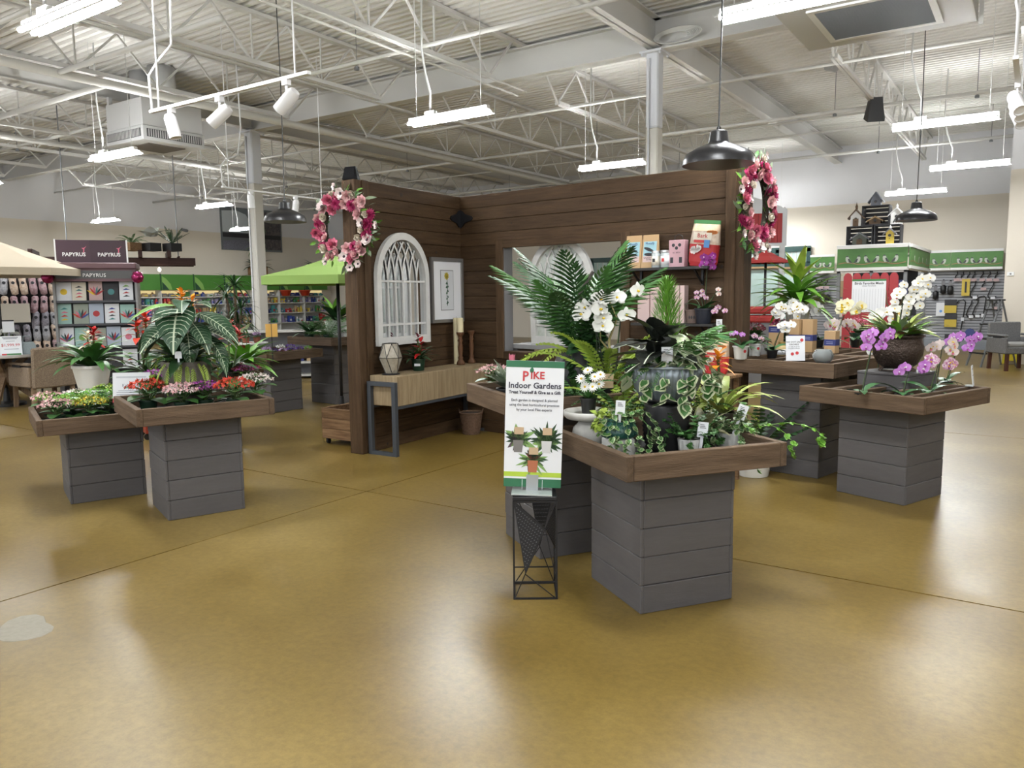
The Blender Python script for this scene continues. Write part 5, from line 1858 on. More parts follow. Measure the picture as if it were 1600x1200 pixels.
def d2(o):
    for x, z in ((.05, .165), (-.025, .055), (.012, .062)):
        ob('red_dot', M().lathe([(.013, 0), (.013, .001), (0, .001)], 16, T=Matrix.Translation((x, -.0018, z)) @ Matrix.Rotation(pi / 2, 4, 'X')), REDP, o)
    for b, sz, z in (('RED DOT SALE', .018, .15), ('ORCHIDS', .018, .13), ('now 20% off with this', .010, .112), ('Red sticker on the pot', .010, .1)):
        text(o, b, sz, Matrix.Translation((-.012, -.0018, z)) @ Matrix.Rotation(pi / 2, 4, 'X'), INKK)


p = F(1243, 563, .955)
card((p.x, p.y, .951), .15, .2, FACE + pi / 2, 'white Red Dot Sale Orchids card with three red dots', d2)
for px, py, c, lab in ((1178, 508, FMA, 'maroon bloom cluster behind the white orchid pots'), (1222, 500, FMG, 'crimson bloom cluster beside the first kraft box'), (1340, 500, FHP, 'rose pink bloom cluster beneath the cream orchids')):
    q = Dp(px, py, 7.85)
    t = thing('florist_mum', lab, 'flower pot', (q.x, q.y, Z5), 0, 'bloom clusters among the orchids')
    hh = q.z - Z5
    pot(t, .07, .06, hh * .5, PGREEN)
    rosette(t, _kal['leaf'], 12, hh * .5, .4, 1.2, .8, 1.3, .02)
    b = ob('bloom', floret_dome(.11, .08, 130, .016, px), c, t, stuff=True)
    b.location.z = hh * .75
    ob('flower_stems', M().tube([(0, 0, hh * .4), (.02, 0, hh * .9)], .006, 5).tube([(0, 0, hh * .4), (-.03, .02, hh * .85)], .006, 5), STEM, t)
p = F(1305, 572, Z5 + .06)
t = thing('glass_terrarium', 'clear glass globe of silver moss at the tray corner', 'terrarium', on_tab('T5', .3, -.33, .9465))
ob('glass_globe', M().lathe([(.05, 0), (.075, .03), (.08, .06), (.06, .1), (.05, .105)], 20), mat('clear_glass', (.75, .8, .8), .05, trans=.7), t, True)
ob('silver_moss', M().lathe([(0, .01), (.055, .02), (.06, .05), (.03, .075), (0, .08)], 10), mat('moss_silver', (.55, .58, .52), .9, bump=(50, 1)), t, True)

# bronze urn table
Z4 = .706
p = on_tab('T4', -.07, .17)
t = thing('grey_riser', 'grey boarded box lifting the bronze urn', 'riser', p, RD(-21))
for i in range(2):
    for k in range(4):
        board('riser_board', .36 + (.0 if k % 2 else .036), .086, .018, GREYB, t, Matrix.Rotation(k * pi / 2, 4, 'Z') @ Matrix.Translation((0, -.18, i * .088)))
ob('riser_top', M().box(-.2, .2, -.2, .2, .176, .195, .003), GREYB, t)
BRZ = mat('hammered_bronze', (.075, .055, .045), .38, .75, bump=(70, 1.0))
t = thing('bronze_urn', 'hammered bronze urn of succulents, striped leaves and white orchids', 'planter', (p.x, p.y, Z4 + .196))
ob('urn_body', M().lathe([(.09, .02), (.135, .05), (.17, .12), (.178, .18), (.16, .235), (.165, .25), (.182, .258), (.182, .27), (.165, .27), (.155, .24)], 40), BRZ, t, True)
for k in range(3):
    a = k * 2.1 - .4
    ob('urn_foot', M().tube([(.1 * cos(a), .1 * sin(a), .03), (.13 * cos(a), .13 * sin(a), .012), (.13 * cos(a), .13 * sin(a), 0)], .01, 6), BRZ, t)
ob('base_ring', M().tube([(.125 * cos(k * pi / 12), .125 * sin(k * pi / 12), .008) for k in range(25)], .006, 5, False), BRZ, t)
ob('soil', M().lathe([(0, .25), (.17, .248)], 20), SOIL, t)
SUC = leafmesh(.055, .022, -.2, leafmat('succulent_rust', (.20, .06, .05), (.34, .16, .12), .5, 20), 'lance', 3, .3)
for x, y, z in ((.06, -.10, .30), (.11, -.05, .28), (.03, -.13, .275)):
    for i in range(20):
        a = i * 2.4
        leaf(t, SUC, x, y, z, a, .15 + .06 * i, 1.05 - .025 * i, 0, 'succulent_leaf')
rosette(t, leafmesh(.27, .045, .9, GY, 'strap', 5, .3), 28, .27, .5, 1.3, .7, 1.1, .06, seed=17)
rosette(t, leafmesh(.22, .07, .7, GS, 'lance', 4), 26, .27, .4, 1.3, .7, 1.1, .09, seed=18)
rosette(t, leafmesh(.2, .075, .7, GB_, 'lance', 4), 18, .27, .3, 1.0, .7, 1.1, .1, seed=19)
for k, (x, z, n) in enumerate(((-.02, .62, 6), (.05, .56, 5), (.11, .68, 6), (-.07, .5, 4))):
    b = RT * (x * .4) + Vector((0, 0, .26))
    spray(t, OWH, b, RT * (x + .04) + Vector((cos(VF), sin(VF), 0)) * .05 + Vector((0, 0, z)), n, VF, .95, spread=.08)
ob('driftwood', M().tube([(-.02, .02, .26), (-.03, 0, .42), (.02, .02, .55), (.0, .0, .66)], [.012, .01, .007, .004], 6).tube([(-.03, 0, .42), (-.09, .0, .5), (-.1, .02, .6)], [.008, .006, .003], 5), STEMB, t, True)
for px, py, fl_, n, tp, lab, lv in ((1346, 607, OPU, 13, RT * .1 + Vector((0, 0, .50)), 'purple orchid on black stakes at the left of the urn table', 4), (1368, 590, OWH, 8, RT * .04 + Vector((0, 0, .38)), 'small white orchid beside the bronze urn', 4), (1410, 609, OPU, 7, RT * .06 + Vector((0, 0, .28)), 'short purple orchid in front of the bronze urn', 5), (1453, 605, OPW, 12, RT * .07 + Vector((0, 0, .30)), 'speckled pink orchid at the right of the bronze urn', 5), (1462, 595, OPK, 12, RT * .05 + Vector((0, 0, .40)), 'blush pink orchid behind the speckled one', 5), (1478, 590, OPU, 11, RT * .13 + Vector((0, 0, .44)), 'purple orchid behind the blush pink orchid', 4)):
    p = F(px, py + 4, .80)
    orchid((p.x, p.y, Z4), lab, fl_, n, tp, FACE, PBLACK, .045, .085, lv, 1.0, fs=.92, spread=.13)


def d3(o):
    lines(o, .11, .15, ((.8, -.3, .3, GREYI, .006), (.5, -.35, .35, GREYI, .004)))


p = F(1521, 603, .8)
card((p.x, p.y, .801), .11, .15, FACE + pi / 2 + 1.0, 'white card in a clear holder on the corner of the urn table', d3)
# bark bag standing at the left end of the orchid tables
p = Dp(1118, 560, 6.15)
t = thing('plant_stool', 'plain wooden stool behind the front houseplants', 'stool', (p.x, p.y, 0), RD(-10))
ob('stool_seat', M().box(-.17, .17, -.13, .13, .83, .857, .004), RUSTIC, t)
Z5 = .858
for i in (-1, 1):
    for j in (-1, 1):
        ob('leg', M().bar((i * .15, j * .11, 0), (i * .13, j * .1, .83), .03), RUSTIC, t)
t = thing('potting_bag', 'cream and red bag of rose food standing behind the fluted bowl', 'bag', (p.x, p.y, Z5))
t.matrix_world = Matrix.Translation((p.x, p.y, Z5)) @ Matrix(((WRD.x, WRN.x, 0, 0), (WRD.y, WRN.y, 0, 0), (0, 0, 1, 0), (0, 0, 0, 1)))
bark_bag(t, .72, .05, 'Rose')

# shelf orchids
for s, z, off, lab, fl_, n, tip, pm, rt in ((2.98, 1.235, .13, 'white orchid in a dark blue pot on the lower wall shelf', OPW, 5, (-.05, 0, .26), mat('pot_navy', (.018, .022, .035), .4), .075), (2.86, 1.235, .09, 'clay pot with cut out leaves on the lower wall shelf', None, 0, (0, 0, 0), mat('clay_brown', (.17, .12, .10), .8), .065)):
    T = wallT(True, s, .02 + off, z)
    if fl_:
        o = orchid(T.translation, lab, fl_, n, tip, FACE, pm, rt, .13, 6, 1.0, fs=.6)
        spray(o, OPW, (0, 0, .12), (.16, -.02, .12), 3, FACE, .7)
        spray(o, OMG, (0, .02, .12), (.05, -.04, .58), 9, FACE, .8, spread=.07)
        spray(o, OPK, (.02, 0, .12), (.16, .0, .3), 2, FACE, .6)
        price_tag(o, Matrix.Translation((.16, -.06, -.06)) @ FACET, .05, .1)
    else:
        t = thing('clay_pot', lab, 'pot', T.translation)
        pot(t, rt, rt * .8, .12, pm, soil=False)
        for k in range(5):
            a = FACE + (k - 2) * .35
            ob('cut_out', M().blade(Matrix.Translation((rt * .93 * cos(a), rt * .93 * sin(a), .04)) @ Matrix.Rotation(a, 4, 'Z') @ Matrix.Rotation(-pi / 2, 4, 'Y'), .03, .016, 0, 0, 3), INKK, t)
        ob('wire_handle', M().tube([(rt * cos(q * pi / 10), 0, .12 + .09 * sin(q * pi / 10)) for q in range(11)], .003, 5), GS, t, True)

# console bromeliad
p = on_console(654, 577)
t = bromeliad(p, 'dark bromeliad in a green nursery pot on the oak console', ((0, 0, .2, leafmesh(.09, .035, .8, FMA, 'lance', 4, .2), 14), (.05, .05, .16, BRACTD, 5)), PGREEN, .07, .12, 24, leafmesh(.22, .045, 1.0, GD, 'strap', 6, .3))
ob('pot_label', M().box(-.03, .03, -.0005, .0005, 0, .025), PAPER, t, T=Matrix.Rotation(-t.rotation_euler.z, 4, 'Z') @ Matrix.Translation(Vector((cos(FACE), sin(FACE), 0)) * .068 + Vector((0, 0, .05))) @ FACET)

# ---------------------------------------------------------------- flower wreaths
DAH = petal_flower([(14, .06, .022, .1, 0, .1, 0, 'lance'), (12, .05, .02, .4, .006, .1, 0, 'lance'), (9, .04, .018, .8, .012, .1, 0, 'lance'), (6, .028, .014, 1.15, .016, .1, 0, 'lance')], [FMG])
PEO = petal_flower([(8, .055, .045, .15, 0, -.4, 0, 'round'), (7, .046, .04, .5, .006, -.5, 0, 'round'), (6, .036, .034, .85, .01, -.5, 0, 'round'), (5, .026, .025, 1.15, .014, -.4, 0, 'round')], [FHP])
ROS = petal_flower([(6, .045, .045, .4, 0, -.6, 0, 'round'), (5, .038, .04, .75, .006, -.7, 0, 'round'), (5, .03, .034, 1.0, .01, -.7, 0, 'round'), (4, .022, .025, 1.25, .014, -.5, 0, 'round')], [mat('petal_ivory', (.76, .68, .55), .6)])
ANE = petal_flower([(6, .05, .045, .2, 0, -.4, 0, 'round'), (5, .042, .04, .4, .004, -.4, 0, 'round')], [FBL, FBK], (.014, .008, 1))
PNK = petal_flower([(7, .05, .042, .2, 0, -.4, 0, 'round'), (6, .04, .036, .6, .006, -.4, 0, 'round'), (5, .028, .028, 1.0, .01, -.4, 0, 'round')], [FPK])
KINDSF = [(DAH, 'dahlia'), (PEO, 'peony'), (ROS, 'rose'), (ANE, 'anemone'), (PNK, 'camellia'), (PEO, 'peony'), (DAH, 'dahlia'), (PNK, 'camellia')]


def wreath(T, label, R, seed, n=34, sy=1.0):
    """ring in the x-z plane of T, facing -y"""
    t = thing('flower_wreath', label, 'wreath', group='silk flower wreaths on the plank posts')
    t.matrix_world = T
    r = random.Random(seed)
    ob('twig_ring', M().tube([(R * cos(k * pi / 16), 0, sy * R * sin(k * pi / 16)) for k in range(33)], .028, 7, False), mat('twig_brown', (.035, .028, .018), .9, bump=(60, 1)), t, True)
    for i in range(n):
        a = 2 * pi * i / n + r.uniform(-.06, .06)
        me, nm = KINDSF[(i * 3 + r.randrange(3)) % 8]
        rr = R + (.035, -.03, .06)[i % 3] + r.uniform(-.012, .012)
        d = Matrix.Translation((rr * cos(a), -.03 - .018 * (i % 2), sy * rr * sin(a))) @ Matrix.Rotation(pi / 2, 4, 'X')
        d = d @ Matrix.Rotation(r.uniform(-.45, .45), 4, 'X') @ Matrix.Rotation(r.uniform(-.45, .45), 4, 'Y') @ Matrix.Rotation(r.uniform(0, 6), 4, 'Z') @ Matrix.Scale(r.uniform(1.0, 1.35), 4)
        put(nm, me, t, d)
    for j, mm in enumerate((GB_, GM, GS)):
        m = M()
        for i in range(46):
            a = r.uniform(0, 2 * pi)
            rr = R + r.uniform(-.07, .11)
            T2 = Matrix.Translation((rr * cos(a), -.02 + r.uniform(-.02, .02), sy * rr * sin(a))) @ Matrix.Rotation(-a + r.uniform(-.9, .9), 4, 'Y') @ Matrix.Rotation(r.uniform(-.5, .5), 4, 'Z') @ Matrix.Rotation(r.uniform(0, 3), 4, 'X')
            m.blade(T2, r.uniform(.06, .11), .034, .4, .2, 3)
        ob('wreath_leaves', m, mm, t, stuff=True)
    for k in range(5):
        a = r.uniform(0, 2 * pi)
        e = Vector(((R + .13) * cos(a), -.04, sy * (R + .13) * sin(a)))
        ob('sprig_stem', M().tube([(R * cos(a), -.01, sy * R * sin(a)), e], .003, 4), STEM, t)
        put('anemone', ANE, t, Matrix.Translation(e) @ Matrix.Rotation(pi / 2, 4, 'X') @ Matrix.Rotation(r.uniform(-.5, .5), 4, 'Y') @ Matrix.Scale(.85, 4))
    return t


z = EYE + 105 / FPX * 7.3
T0 = wallT(False, 1.72, -.055, z)
wreath(Matrix.Translation(T0.translation) @ Matrix.Rotation(WLA + pi / 2 + RD(6), 4, 'Z'), 'round wreath of pink, cream and magenta flowers on the left plank post', .245, 2, 44)
q = wallT(True, 3.33, -.03, EYE + 126 / FPX * 6.95)
wreath(Matrix.Translation(q.translation) @ Matrix.Rotation(WRA + pi / 2, 4, 'Z'), 'wreath of pink and cream flowers on the right plank end, edge on', .26, 9, 46, 1.1)

# ---------------------------------------------------------------- african violet tables behind
DISHW = mat('dish_white', (.66, .66, .64), .5)


def violet(p, c, label, s=1.0, cup=PTERRA):
    t = thing('african_violet', label, 'flower pot', p, rnd.uniform(0, 6), 'african violets near the left column', s)
    pot(t, .045, .034, .075, cup, .004, 16)
    if 'vl' not in _kal:
        _kal['vl'] = M().blade(Matrix.Identity(4), .075, .05, .5, .2, 3, 'round').mesh('leaf', GM, True)
        _kal['vb'] = floret_dome(.05, .03, 26, .016, 3).mesh('bloom', FVI)
    for i in range(10):
        leaf(t, _kal['vl'], 0, 0, .075, i * 2.4, .2 + .03 * i, rnd.uniform(.8, 1.1))
    b = put('bloom', _kal['vb'], t, TR(0, 0, .1), True)
    b.material_slots[0].link = 'OBJECT'
    b.material_slots[0].material = c
    return t


FLV = mat('petal_lilac', (.48, .32, .55), .55)
zt = TABS['T8'][2]
dsh = thing('display_dish', 'white raised dish holding violets in clay pots', 'dish', on_tab('T8', -.12, -.22))
ob('dish_pedestal', M().lathe([(.1, 0), (.07, .05), (.07, .14), (.1, .16)], 24), DISHW, dsh, True)
ob('dish_top', M().lathe([(.1, .155), (.19, .17), (.2, .185), (.2, .2), (.185, .2), (0, .185)], 32), DISHW, dsh, True)
for x, y, c, lab in ((-.12, -.32, GD, 'leafy violet without flowers on the white dish'), (-.1, -.16, FLV, 'lilac violet on the white dish')):
    violet(on_tab('T8', x, y, zt - .095 + .186), c, lab, 1.1)
for x, y, c, lab, cup in ((.34, -.36, FLV, 'lilac violet at the near corner of the violet tray', PTERRA), (.34, -.24, FVI, 'second violet along the front of the violet tray', PGREEN), (.36, -.12, FLV, 'pale lilac violet in the middle of the violet tray', PGREEN), (.34, .02, FVI, 'dark violet right of the middle of the tray', PGREEN), (.35, .16, FVI, 'deep blue violet near the right end of the tray', PGREEN), (.34, .32, GB_, 'violet still in bud at the right tray end', PGREEN), (.12, .04, FW, 'white violet in a clay pot behind the front row', PTERRA), (.1, .22, FVI, 'dark flowered violet in a clay pot behind the front row', PTERRA)):
    violet(on_tab('T8', x, y), c, lab, 1.2 if cup is PTERRA else 1.0, cup)
zt9 = TABS['T9'][2]
t = thing('hosta_pot', 'broad dark leaved plant in a large white pot beside the post', 'plant', on_tab('T9', -.1, .12))
pot(t, .17, .13, .3, PWHITE)
rosette(t, leafmesh(.42, .15, .8, GD, 'lance', 6), 20, .3, .4, 1.35, .7, 1.05, .02, seed=2)
rosette(t, leafmesh(.4, .14, .6, GB_, 'lance', 6), 6, .32, .9, 1.4, .8, 1.05, .02, seed=9)
for x, y, me, n, lab in ((.15, -.25, PALMS, 16, 'small palm at the near edge of the tall left table'), (-.2, -.3, PEACE, 18, 'dark fern like plant at the left of the tall left table')):
    t = thing('foliage_plant', lab, 'plant', on_tab('T9', x, y), 0, 'foliage on the tall left table')
    pot(t, .07, .055, .12, PGREEN)
    rosette(t, me, n, .12, .3, 1.3, .8, 1.1, .015, seed=n)
t = thing('rex_begonia', 'round grey and black leaved begonia on the tall left table', 'plant', on_tab('T9', .3, .08))
pot(t, .07, .055, .1, PGREEN)
rosette(t, leafmesh(.17, .16, .6, leafmat('begonia_leaf', (.03, .032, .032), (.10, .11, .10), .5, 14), 'round', 5, .15, 4), 12, .11, .3, 1.0, .8, 1.1, .02, seed=5)
for x, y, c in ((.38, -.1, FW), (.36, .3, FLV)):
    violet(on_tab('T9', x, y), c, 'white violet on the rim of the tall left table' if c is FW else 'lilac violet on the tall left table beside the post', 1.0, PGREEN)
# ---------------------------------------------------------------- far walls: survey on a wall plane
def on_x(px, py, x):
    r = ray(px, py)
    return EYEP + r * (x / r.x)


def on_y(px, py, y):
    r = ray(px, py)
    return EYEP + r * (y / r.y)


def heading(p):
    """turn that makes -y of a thing look back at the aisle"""
    return math.atan2(p.y, p.x) - pi / 2


BANG = mat('banner_green', (.055, .20, .025), .6)
BANL = mat('banner_leaf', (.22, .42, .10), .6)
BAND = mat('banner_dark', (.012, .06, .03), .6)
SHELFW = mat('gondola_white', (.58, .58, .55), .6)
SHELFG = mat('gondola_grey', (.17, .17, .18), .6)
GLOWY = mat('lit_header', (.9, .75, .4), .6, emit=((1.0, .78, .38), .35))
PCOL = [mat('pack_%s' % n, c, .5) for n, c in (('blue', (.03, .06, .30)), ('white', (.62, .62, .62)), ('navy', (.015, .02, .10)), ('teal', (.05, .22, .22)), ('red', (.42, .03, .03)), ('tan', (.42, .30, .16)), ('yellow', (.60, .45, .06)), ('grey', (.20, .20, .21)), ('green', (.06, .20, .05)), ('lilac', (.32, .28, .42)))]

ORD = ['first', 'second', 'third', 'fourth', 'fifth', 'sixth', 'seventh', 'eighth', 'ninth', 'tenth']
# ---- long shelving run on the left wall
XS = XL + .55
y0 = on_x(208, 430, XS).y
NPAN = 10
for k in range(NPAN):
    ya = 10.0 + k * 1.22
    lab = ['first bay of the green headed wall shelving, next to the card display', 'second bay of the green headed wall shelving', 'third bay of the green shelving, behind the heart leaf planter', 'fourth bay of the green shelving, left of the spiky dracaena', 'fifth bay of the green shelving behind the spiky dracaena', 'sixth bay of the green shelving, just left of the column', 'seventh bay of the green shelving, just right of the column', 'eighth bay of the green shelving under the green umbrella', 'ninth bay of the green shelving, right of the umbrella pole', 'last bay of the green shelving beside the plank post'][k]
    t = thing('wall_gondola', lab, 'shelving', (XS, ya + .61, 0), pi / 2, 'green headed shelving bays on the left wall')
    ob('back_panel', M().box(-.61, .61, .38, .42, .1, 1.78), SHELFW, t)
    ob('upright', M().box(-.61, -.58, .0, .4, .0, 1.8), SHELFW, t)
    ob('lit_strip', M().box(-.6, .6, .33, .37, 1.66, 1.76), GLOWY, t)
    for z in (.12, .5, .88, 1.26, 1.52):
        ob('shelf_board', M().box(-.58, .61, -.02 if z < 1.5 else .06, .38, z, z + .03), SHELFW if k != 1 else SHELFG, t)
    hd = ob('header_panel', M().box(-.6, .6, -.02, .0, 1.78, 2.3), BANG, t)
    ob('panel_post', M().box(-.61, -.585, -.03, .01, 1.76, 2.32), BAND, t)
    if k % 2 == 0 or k > 4:
        ob('leaf_print', M().prism([(-.55, 1.79), (-.2, 1.79), (-.25, 1.98), (-.4, 2.15), (-.55, 2.24)], -.002, Matrix.Translation((0, -.021, 0))), BANL, hd)
        ob('leaf_print', M().prism([(-.55, 1.79), (-.32, 1.79), (-.42, 1.92), (-.55, 2.05)], -.002, Matrix.Translation((0, -.024, 0))), BAND, hd)
    if k == 2:
        text(hd, 'Garden', .17, Matrix.Translation((.05, -.024, 2.04)) @ Matrix.Rotation(pi / 2, 4, 'X'), WHITEP)
    # goods in front rows
    for z, n in ((1.55, 5), (1.29, 7), (.91, 8), (.53, 6)):
        if z > 1.5:
            n = 4
        for i in range(n):
            x = -.52 + 1.1 * (i + .5) / n
            w_, h_ = 1.02 / n * rnd.uniform(.6, .92), rnd.uniform(.14, .3) if z < 1.5 else rnd.uniform(.1, .17)
            h_ = min(h_, .2 if z > 1.2 else .33)
            nm = ('bottle', 'carton', 'bag')[(i + k) % 3]
            mm = PCOL[(i // 2 + k * 3 + int(z * 10)) % 10] if k > 2 else PCOL[(1, 5, 7, 1)[(i + k) % 4]]
            if nm == 'bottle':
                me = M().lathe([(w_ * .4, 0), (w_ * .42, h_ * .6), (w_ * .16, h_ * .8), (w_ * .16, h_), (0, h_)], 10, (0, 0, 0))
            elif nm == 'carton':
                me = M().box(-w_ / 2, w_ / 2, -.06, .06, 0, h_, .004)
            else:
                me = M().add([(-w_ / 2, -.05, 0), (w_ / 2, -.05, 0), (w_ / 2, .05, 0), (-w_ / 2, .05, 0), (-w_ * .45, -.01, h_), (w_ * .45, -.01, h_), (w_ * .45, .01, h_), (-w_ * .45, .01, h_)], [(0, 3, 2, 1), (4, 5, 6, 7), (0, 1, 5, 4), (1, 2, 6, 5), (2, 3, 7, 6), (3, 0, 4, 7)])
            o = ob('stock_' + nm, me, mm, T=Matrix.Translation((XS, ya + .61, 0)) @ Matrix.Rotation(pi / 2, 4, 'Z') @ Matrix.Translation((x, .12 + .1 * (z > 1.5), z + .001)))
            tag(o, '%s %s, %s along the %s shelf of the %s green shelving bay' % (mm.name.split('_')[1], nm, ORD[i], {1.55: 'top', 1.29: 'second', .91: 'third', .53: 'low'}[z], ORD[k]), nm, 'goods on the left wall shelving')
            ob('product_label', M().box(-w_ * .3, w_ * .3, -.066 if nm == 'carton' else -w_ * .43 - .002, -.062 if nm == 'carton' else -w_ * .42, h_ * .2, h_ * .5), PCOL[(i + k + 1) % 10], o)

# red tubs on top of the shelving
for px, lab in ((441, 'red plastic tub on the shelving right of the column'), (471, 'orange red colander tub on the shelving left of the palm')):
    p = on_x(px, 455, XS - .1)
    t = thing('plastic_tub', lab, 'tub', (p.x + .2, p.y, 1.551), 0, 'red tubs on the shelving')
    ob('tub_body', M().lathe([(.14, 0), (.22, .2), (.235, .2), (.235, .22), (.21, .215), (.13, .02)], 20), mat('tub_red', (.62, .06, .02), .4), t, True)
# ---- poster on the left wall
pa, pb = on_x(347, 392, XL + .04), on_x(441, 392, XL + .04)
zt_, zb_ = on_x(347, 322, XL + .04).z, on_x(347, 390, XL + .04).z
t = thing('wall_poster', 'large wall poster of a grey sky, dark water and patterned ground', 'poster', (XL + .03, (pa.y + pb.y) / 2, zb_), pi / 2)
w_, h_ = pb.y - pa.y, zt_ - zb_
ob('poster_panel', M().box(-w_ / 2, w_ / 2, -.02, .02, 0, h_), mat('poster_grey', (.16, .18, .19), .35), t)
PLT = mat('poster_sky', (.55, .60, .62), .35)
ob('poster_print', M().prism([(-w_ * .48, h_ * .42), (-w_ * .05, h_ * .42), (.0, h_ * .6), (-w_ * .1, h_ * .85), (-w_ * .25, h_ * .93), (-w_ * .48, h_ * .9)], -.003, Matrix.Translation((0, -.021, 0))), PLT, t)
ob('poster_print', M().box(-w_ * .48, w_ * .48, -.024, -.021, h_ * .3, h_ * .4), INKK, t)
ob('poster_print', M().prism([(-w_ * .48, h_ * .02), (w_ * .2, h_ * .02), (.1, h_ * .2), (-w_ * .2, h_ * .27), (-w_ * .48, h_ * .2)], -.003, Matrix.Translation((0, -.022, 0))), mat('poster_cobble', (.13, .13, .17), .5, noise=((.22, .22, .27), 40, .1)), t)
ob('poster_print', M().box(w_ * .08, w_ * .48, -.0235, -.021, h_ * .04, h_ * .95), mat('poster_dark', (.05, .05, .06), .4, noise=((.14, .12, .12), 10, .15)), t)

# ---- pergola beams with plants above the card display
BEAM = wood('pergola_stain', (.028, .012, .010), (.05, .024, .018), 'x', .6)
pg = Dp(215, 400, 16.5)
t = thing('pergola', 'dark brown pergola beams hung above the card display', 'pergola', (pg.x, pg.y, 0), heading(pg))
for a, b, z in ((-1.6, 1.15, 2.23), (-1.5, 1.1, 2.23)):
    pass
ob('long_beam', M().box(-2.6, 1.12, -.35, -.28, 2.2, 2.36, .005), BEAM, t)
ob('long_beam', M().box(-2.2, 1.12, .28, .35, 2.2, 2.36, .005), BEAM, t)
for x in (-1.9, -1.2, -.5, .05, .6):
    ob('rafter', M().box(x - .04, x + .04, -.62, .62, 2.36, 2.5, .005), BEAM, t)
for x in (-1.3, .8):
    ob('hanger_rod', M().tube([(x, .0, 2.4), (x, 0, 5.4)], .012, 6), GREYM, t)
    ob('hanger_bar', M().box(x - .02, x + .02, -.3, .3, 2.36, 2.4), BEAM, t)
for x in (-.3, .4):
    ob('string_bulb', M().lathe([(0, -.06), (.03, -.03), (.03, 0), (.012, .03), (0, .03)], 10, (x, -.4, 2.12)), BULB, t, True)
RG = Matrix.Translation((pg.x, pg.y, 0)) @ Matrix.Rotation(heading(pg), 4, 'Z')
for x, kind, lab in ((-.1, 'fern', 'grey fern in a wooden box on the pergola'), (.28, 'monstera', 'white leaved monstera on the pergola'), (.68, 'zz', 'dark arching plant at the right end of the pergola')):
    t = thing('pergola_plant', lab, 'plant', RG @ Vector((x, -.2, 2.502)), 0, 'plants on the pergola')
    ob('planter_box', M().box(-.16, .16, -.13, .13, 0, .17, .005), RUSTIC if kind == 'fern' else DARKIN, t)
    if kind == 'fern':
        for k in range(14):
            leaf(t, FERNM, 0, 0, .16, k * 2.4, .6 + .05 * k, 1.1, 0, 'fern_frond')
    elif kind == 'monstera':
        for k in range(7):
            leaf(t, leafmesh(.36, .28, .7, mat('pale_leaf', (.62, .63, .58), .5), 'heart', 6, .2, 5), 0, 0, .3, k * 2.4, .5 + .1 * k, 1.0)
    else:
        for k in range(11):
            leaf(t, ZZ, 0, 0, .16, k * 2.4, .6 + .06 * k, .8, 0, 'stem_frond')
for px, kind, lab in ((402, 0, 'dark leaved plant in a timber box in front of the wall poster'), (492, 1, 'bushy dark plant in a timber box left of the flower wreath')):
    p = on_x(px, 420, XS + .15)
    t = thing('shelf_top_plant', lab, 'plant', (XS + .18, p.y, 2.325), 0, 'plants on top of the green shelving')
    ob('timber_box', M().box(-.2, .2, -.3, .3, 0, .3, .01), RUSTIC, t)
    if kind == 0:
        ob('trunk', M().tube([(0, 0, .3), (.03, 0, .9), (0, .02, 1.7)], .035, 7), STEMB, t)
        rosette(t, leafmesh(.6, .2, .9, GD, 'lance', 5), 18, .3, .1, 1.0, .8, 1.15, .05, seed=1)
        for z_ in (.95, 1.3, 1.7):
            rosette(t, leafmesh(.42, .12, 1.1, GS if z_ > 1 else GB_, 'lance', 5), 18, z_, -.4, 1.1, .7, 1.1, .05, seed=int(z_ * 10))
    else:
        rosette(t, leafmesh(.55, .12, 1.0, GD, 'lance', 5), 34, .3, -.1, 1.3, .7, 1.1, .1, seed=44)

# ---- card display
PLUM = mat('plum_paint', (.055, .022, .035), .5)
PLUML = mat('plum_light', (.13, .065, .075), .5)
cd = Dp(160, 560, 11.6)
t = thing('card_display', 'plum and grey greeting card display stand with lettered header', 'display stand', (cd.x, cd.y, 0), heading(cd) - .12)
px2m = 11.6 / FPX
zz = lambda y: EYE + (464 - y) * px2m
ob('stand_body', M().box(-.52, .52, 0, .35, 0, zz(437)), mat('stand_dark', (.03, .03, .035), .6), t)
ob('side_panel', M().box(-.55, -.52, -.2, .36, 0, zz(437)), mat('stand_grey', (.28, .28, .28), .6), t)
ob('side_panel', M().box(.52, .55, -.2, .36, 0, zz(437)), mat('stand_grey', (.28, .28, .28), .6), t)
ob('crown', M().box(-.6, .56, -.26, .38, zz(418), zz(409), .01), PLUML, t)
fs = ob('crown_fascia', M().box(-.57, .54, -.22, .36, zz(437), zz(418)), PLUML, t)
ob('fascia_panel', M().box(-.5, .5, -.226, -.22, zz(433), zz(421)), mat('fascia_grey', (.07, .07, .07), .4), fs)
text(t, 'PAPYRUS', .075, Matrix.Translation((.0, -.23, zz(428))) @ Matrix.Rotation(pi / 2, 4, 'X'), WHITEP)
hdr = ob('header_board', M().box(-.5, -.06, -.02, .01, zz(409), zz(374)), PLUM, t)
hd2 = ob('header_board', M().box(-.06, .42, -.02, .01, zz(409), zz(374)), mat('plum_deep', (.042, .016, .026), .5), t)
ob('header_rail', M().box(-.52, -.5, -.02, .01, zz(409), zz(373)), WHITEP, t)
ob('header_rail', M().box(.42, .44, -.02, .01, zz(409), zz(373)), WHITEP, t)
HB = mat('bird_pink', (.65, .14, .22), .5)
for x in (-.27, .19):
    text(t, 'PAPYRUS', .075, Matrix.Translation((x, -.024, zz(396))) @ Matrix.Rotation(pi / 2, 4, 'X'), WHITEP, bold=.002)
    ob('bird_mark', M().prism([(x + .12, zz(393)), (x + .135, zz(393)), (x + .14, zz(387)), (x + .17, zz(383)), (x + .13, zz(386)), (x + .1, zz(386)), (x + .125, zz(388))], -.002, Matrix.Translation((0, -.022, 0))), HB, t)
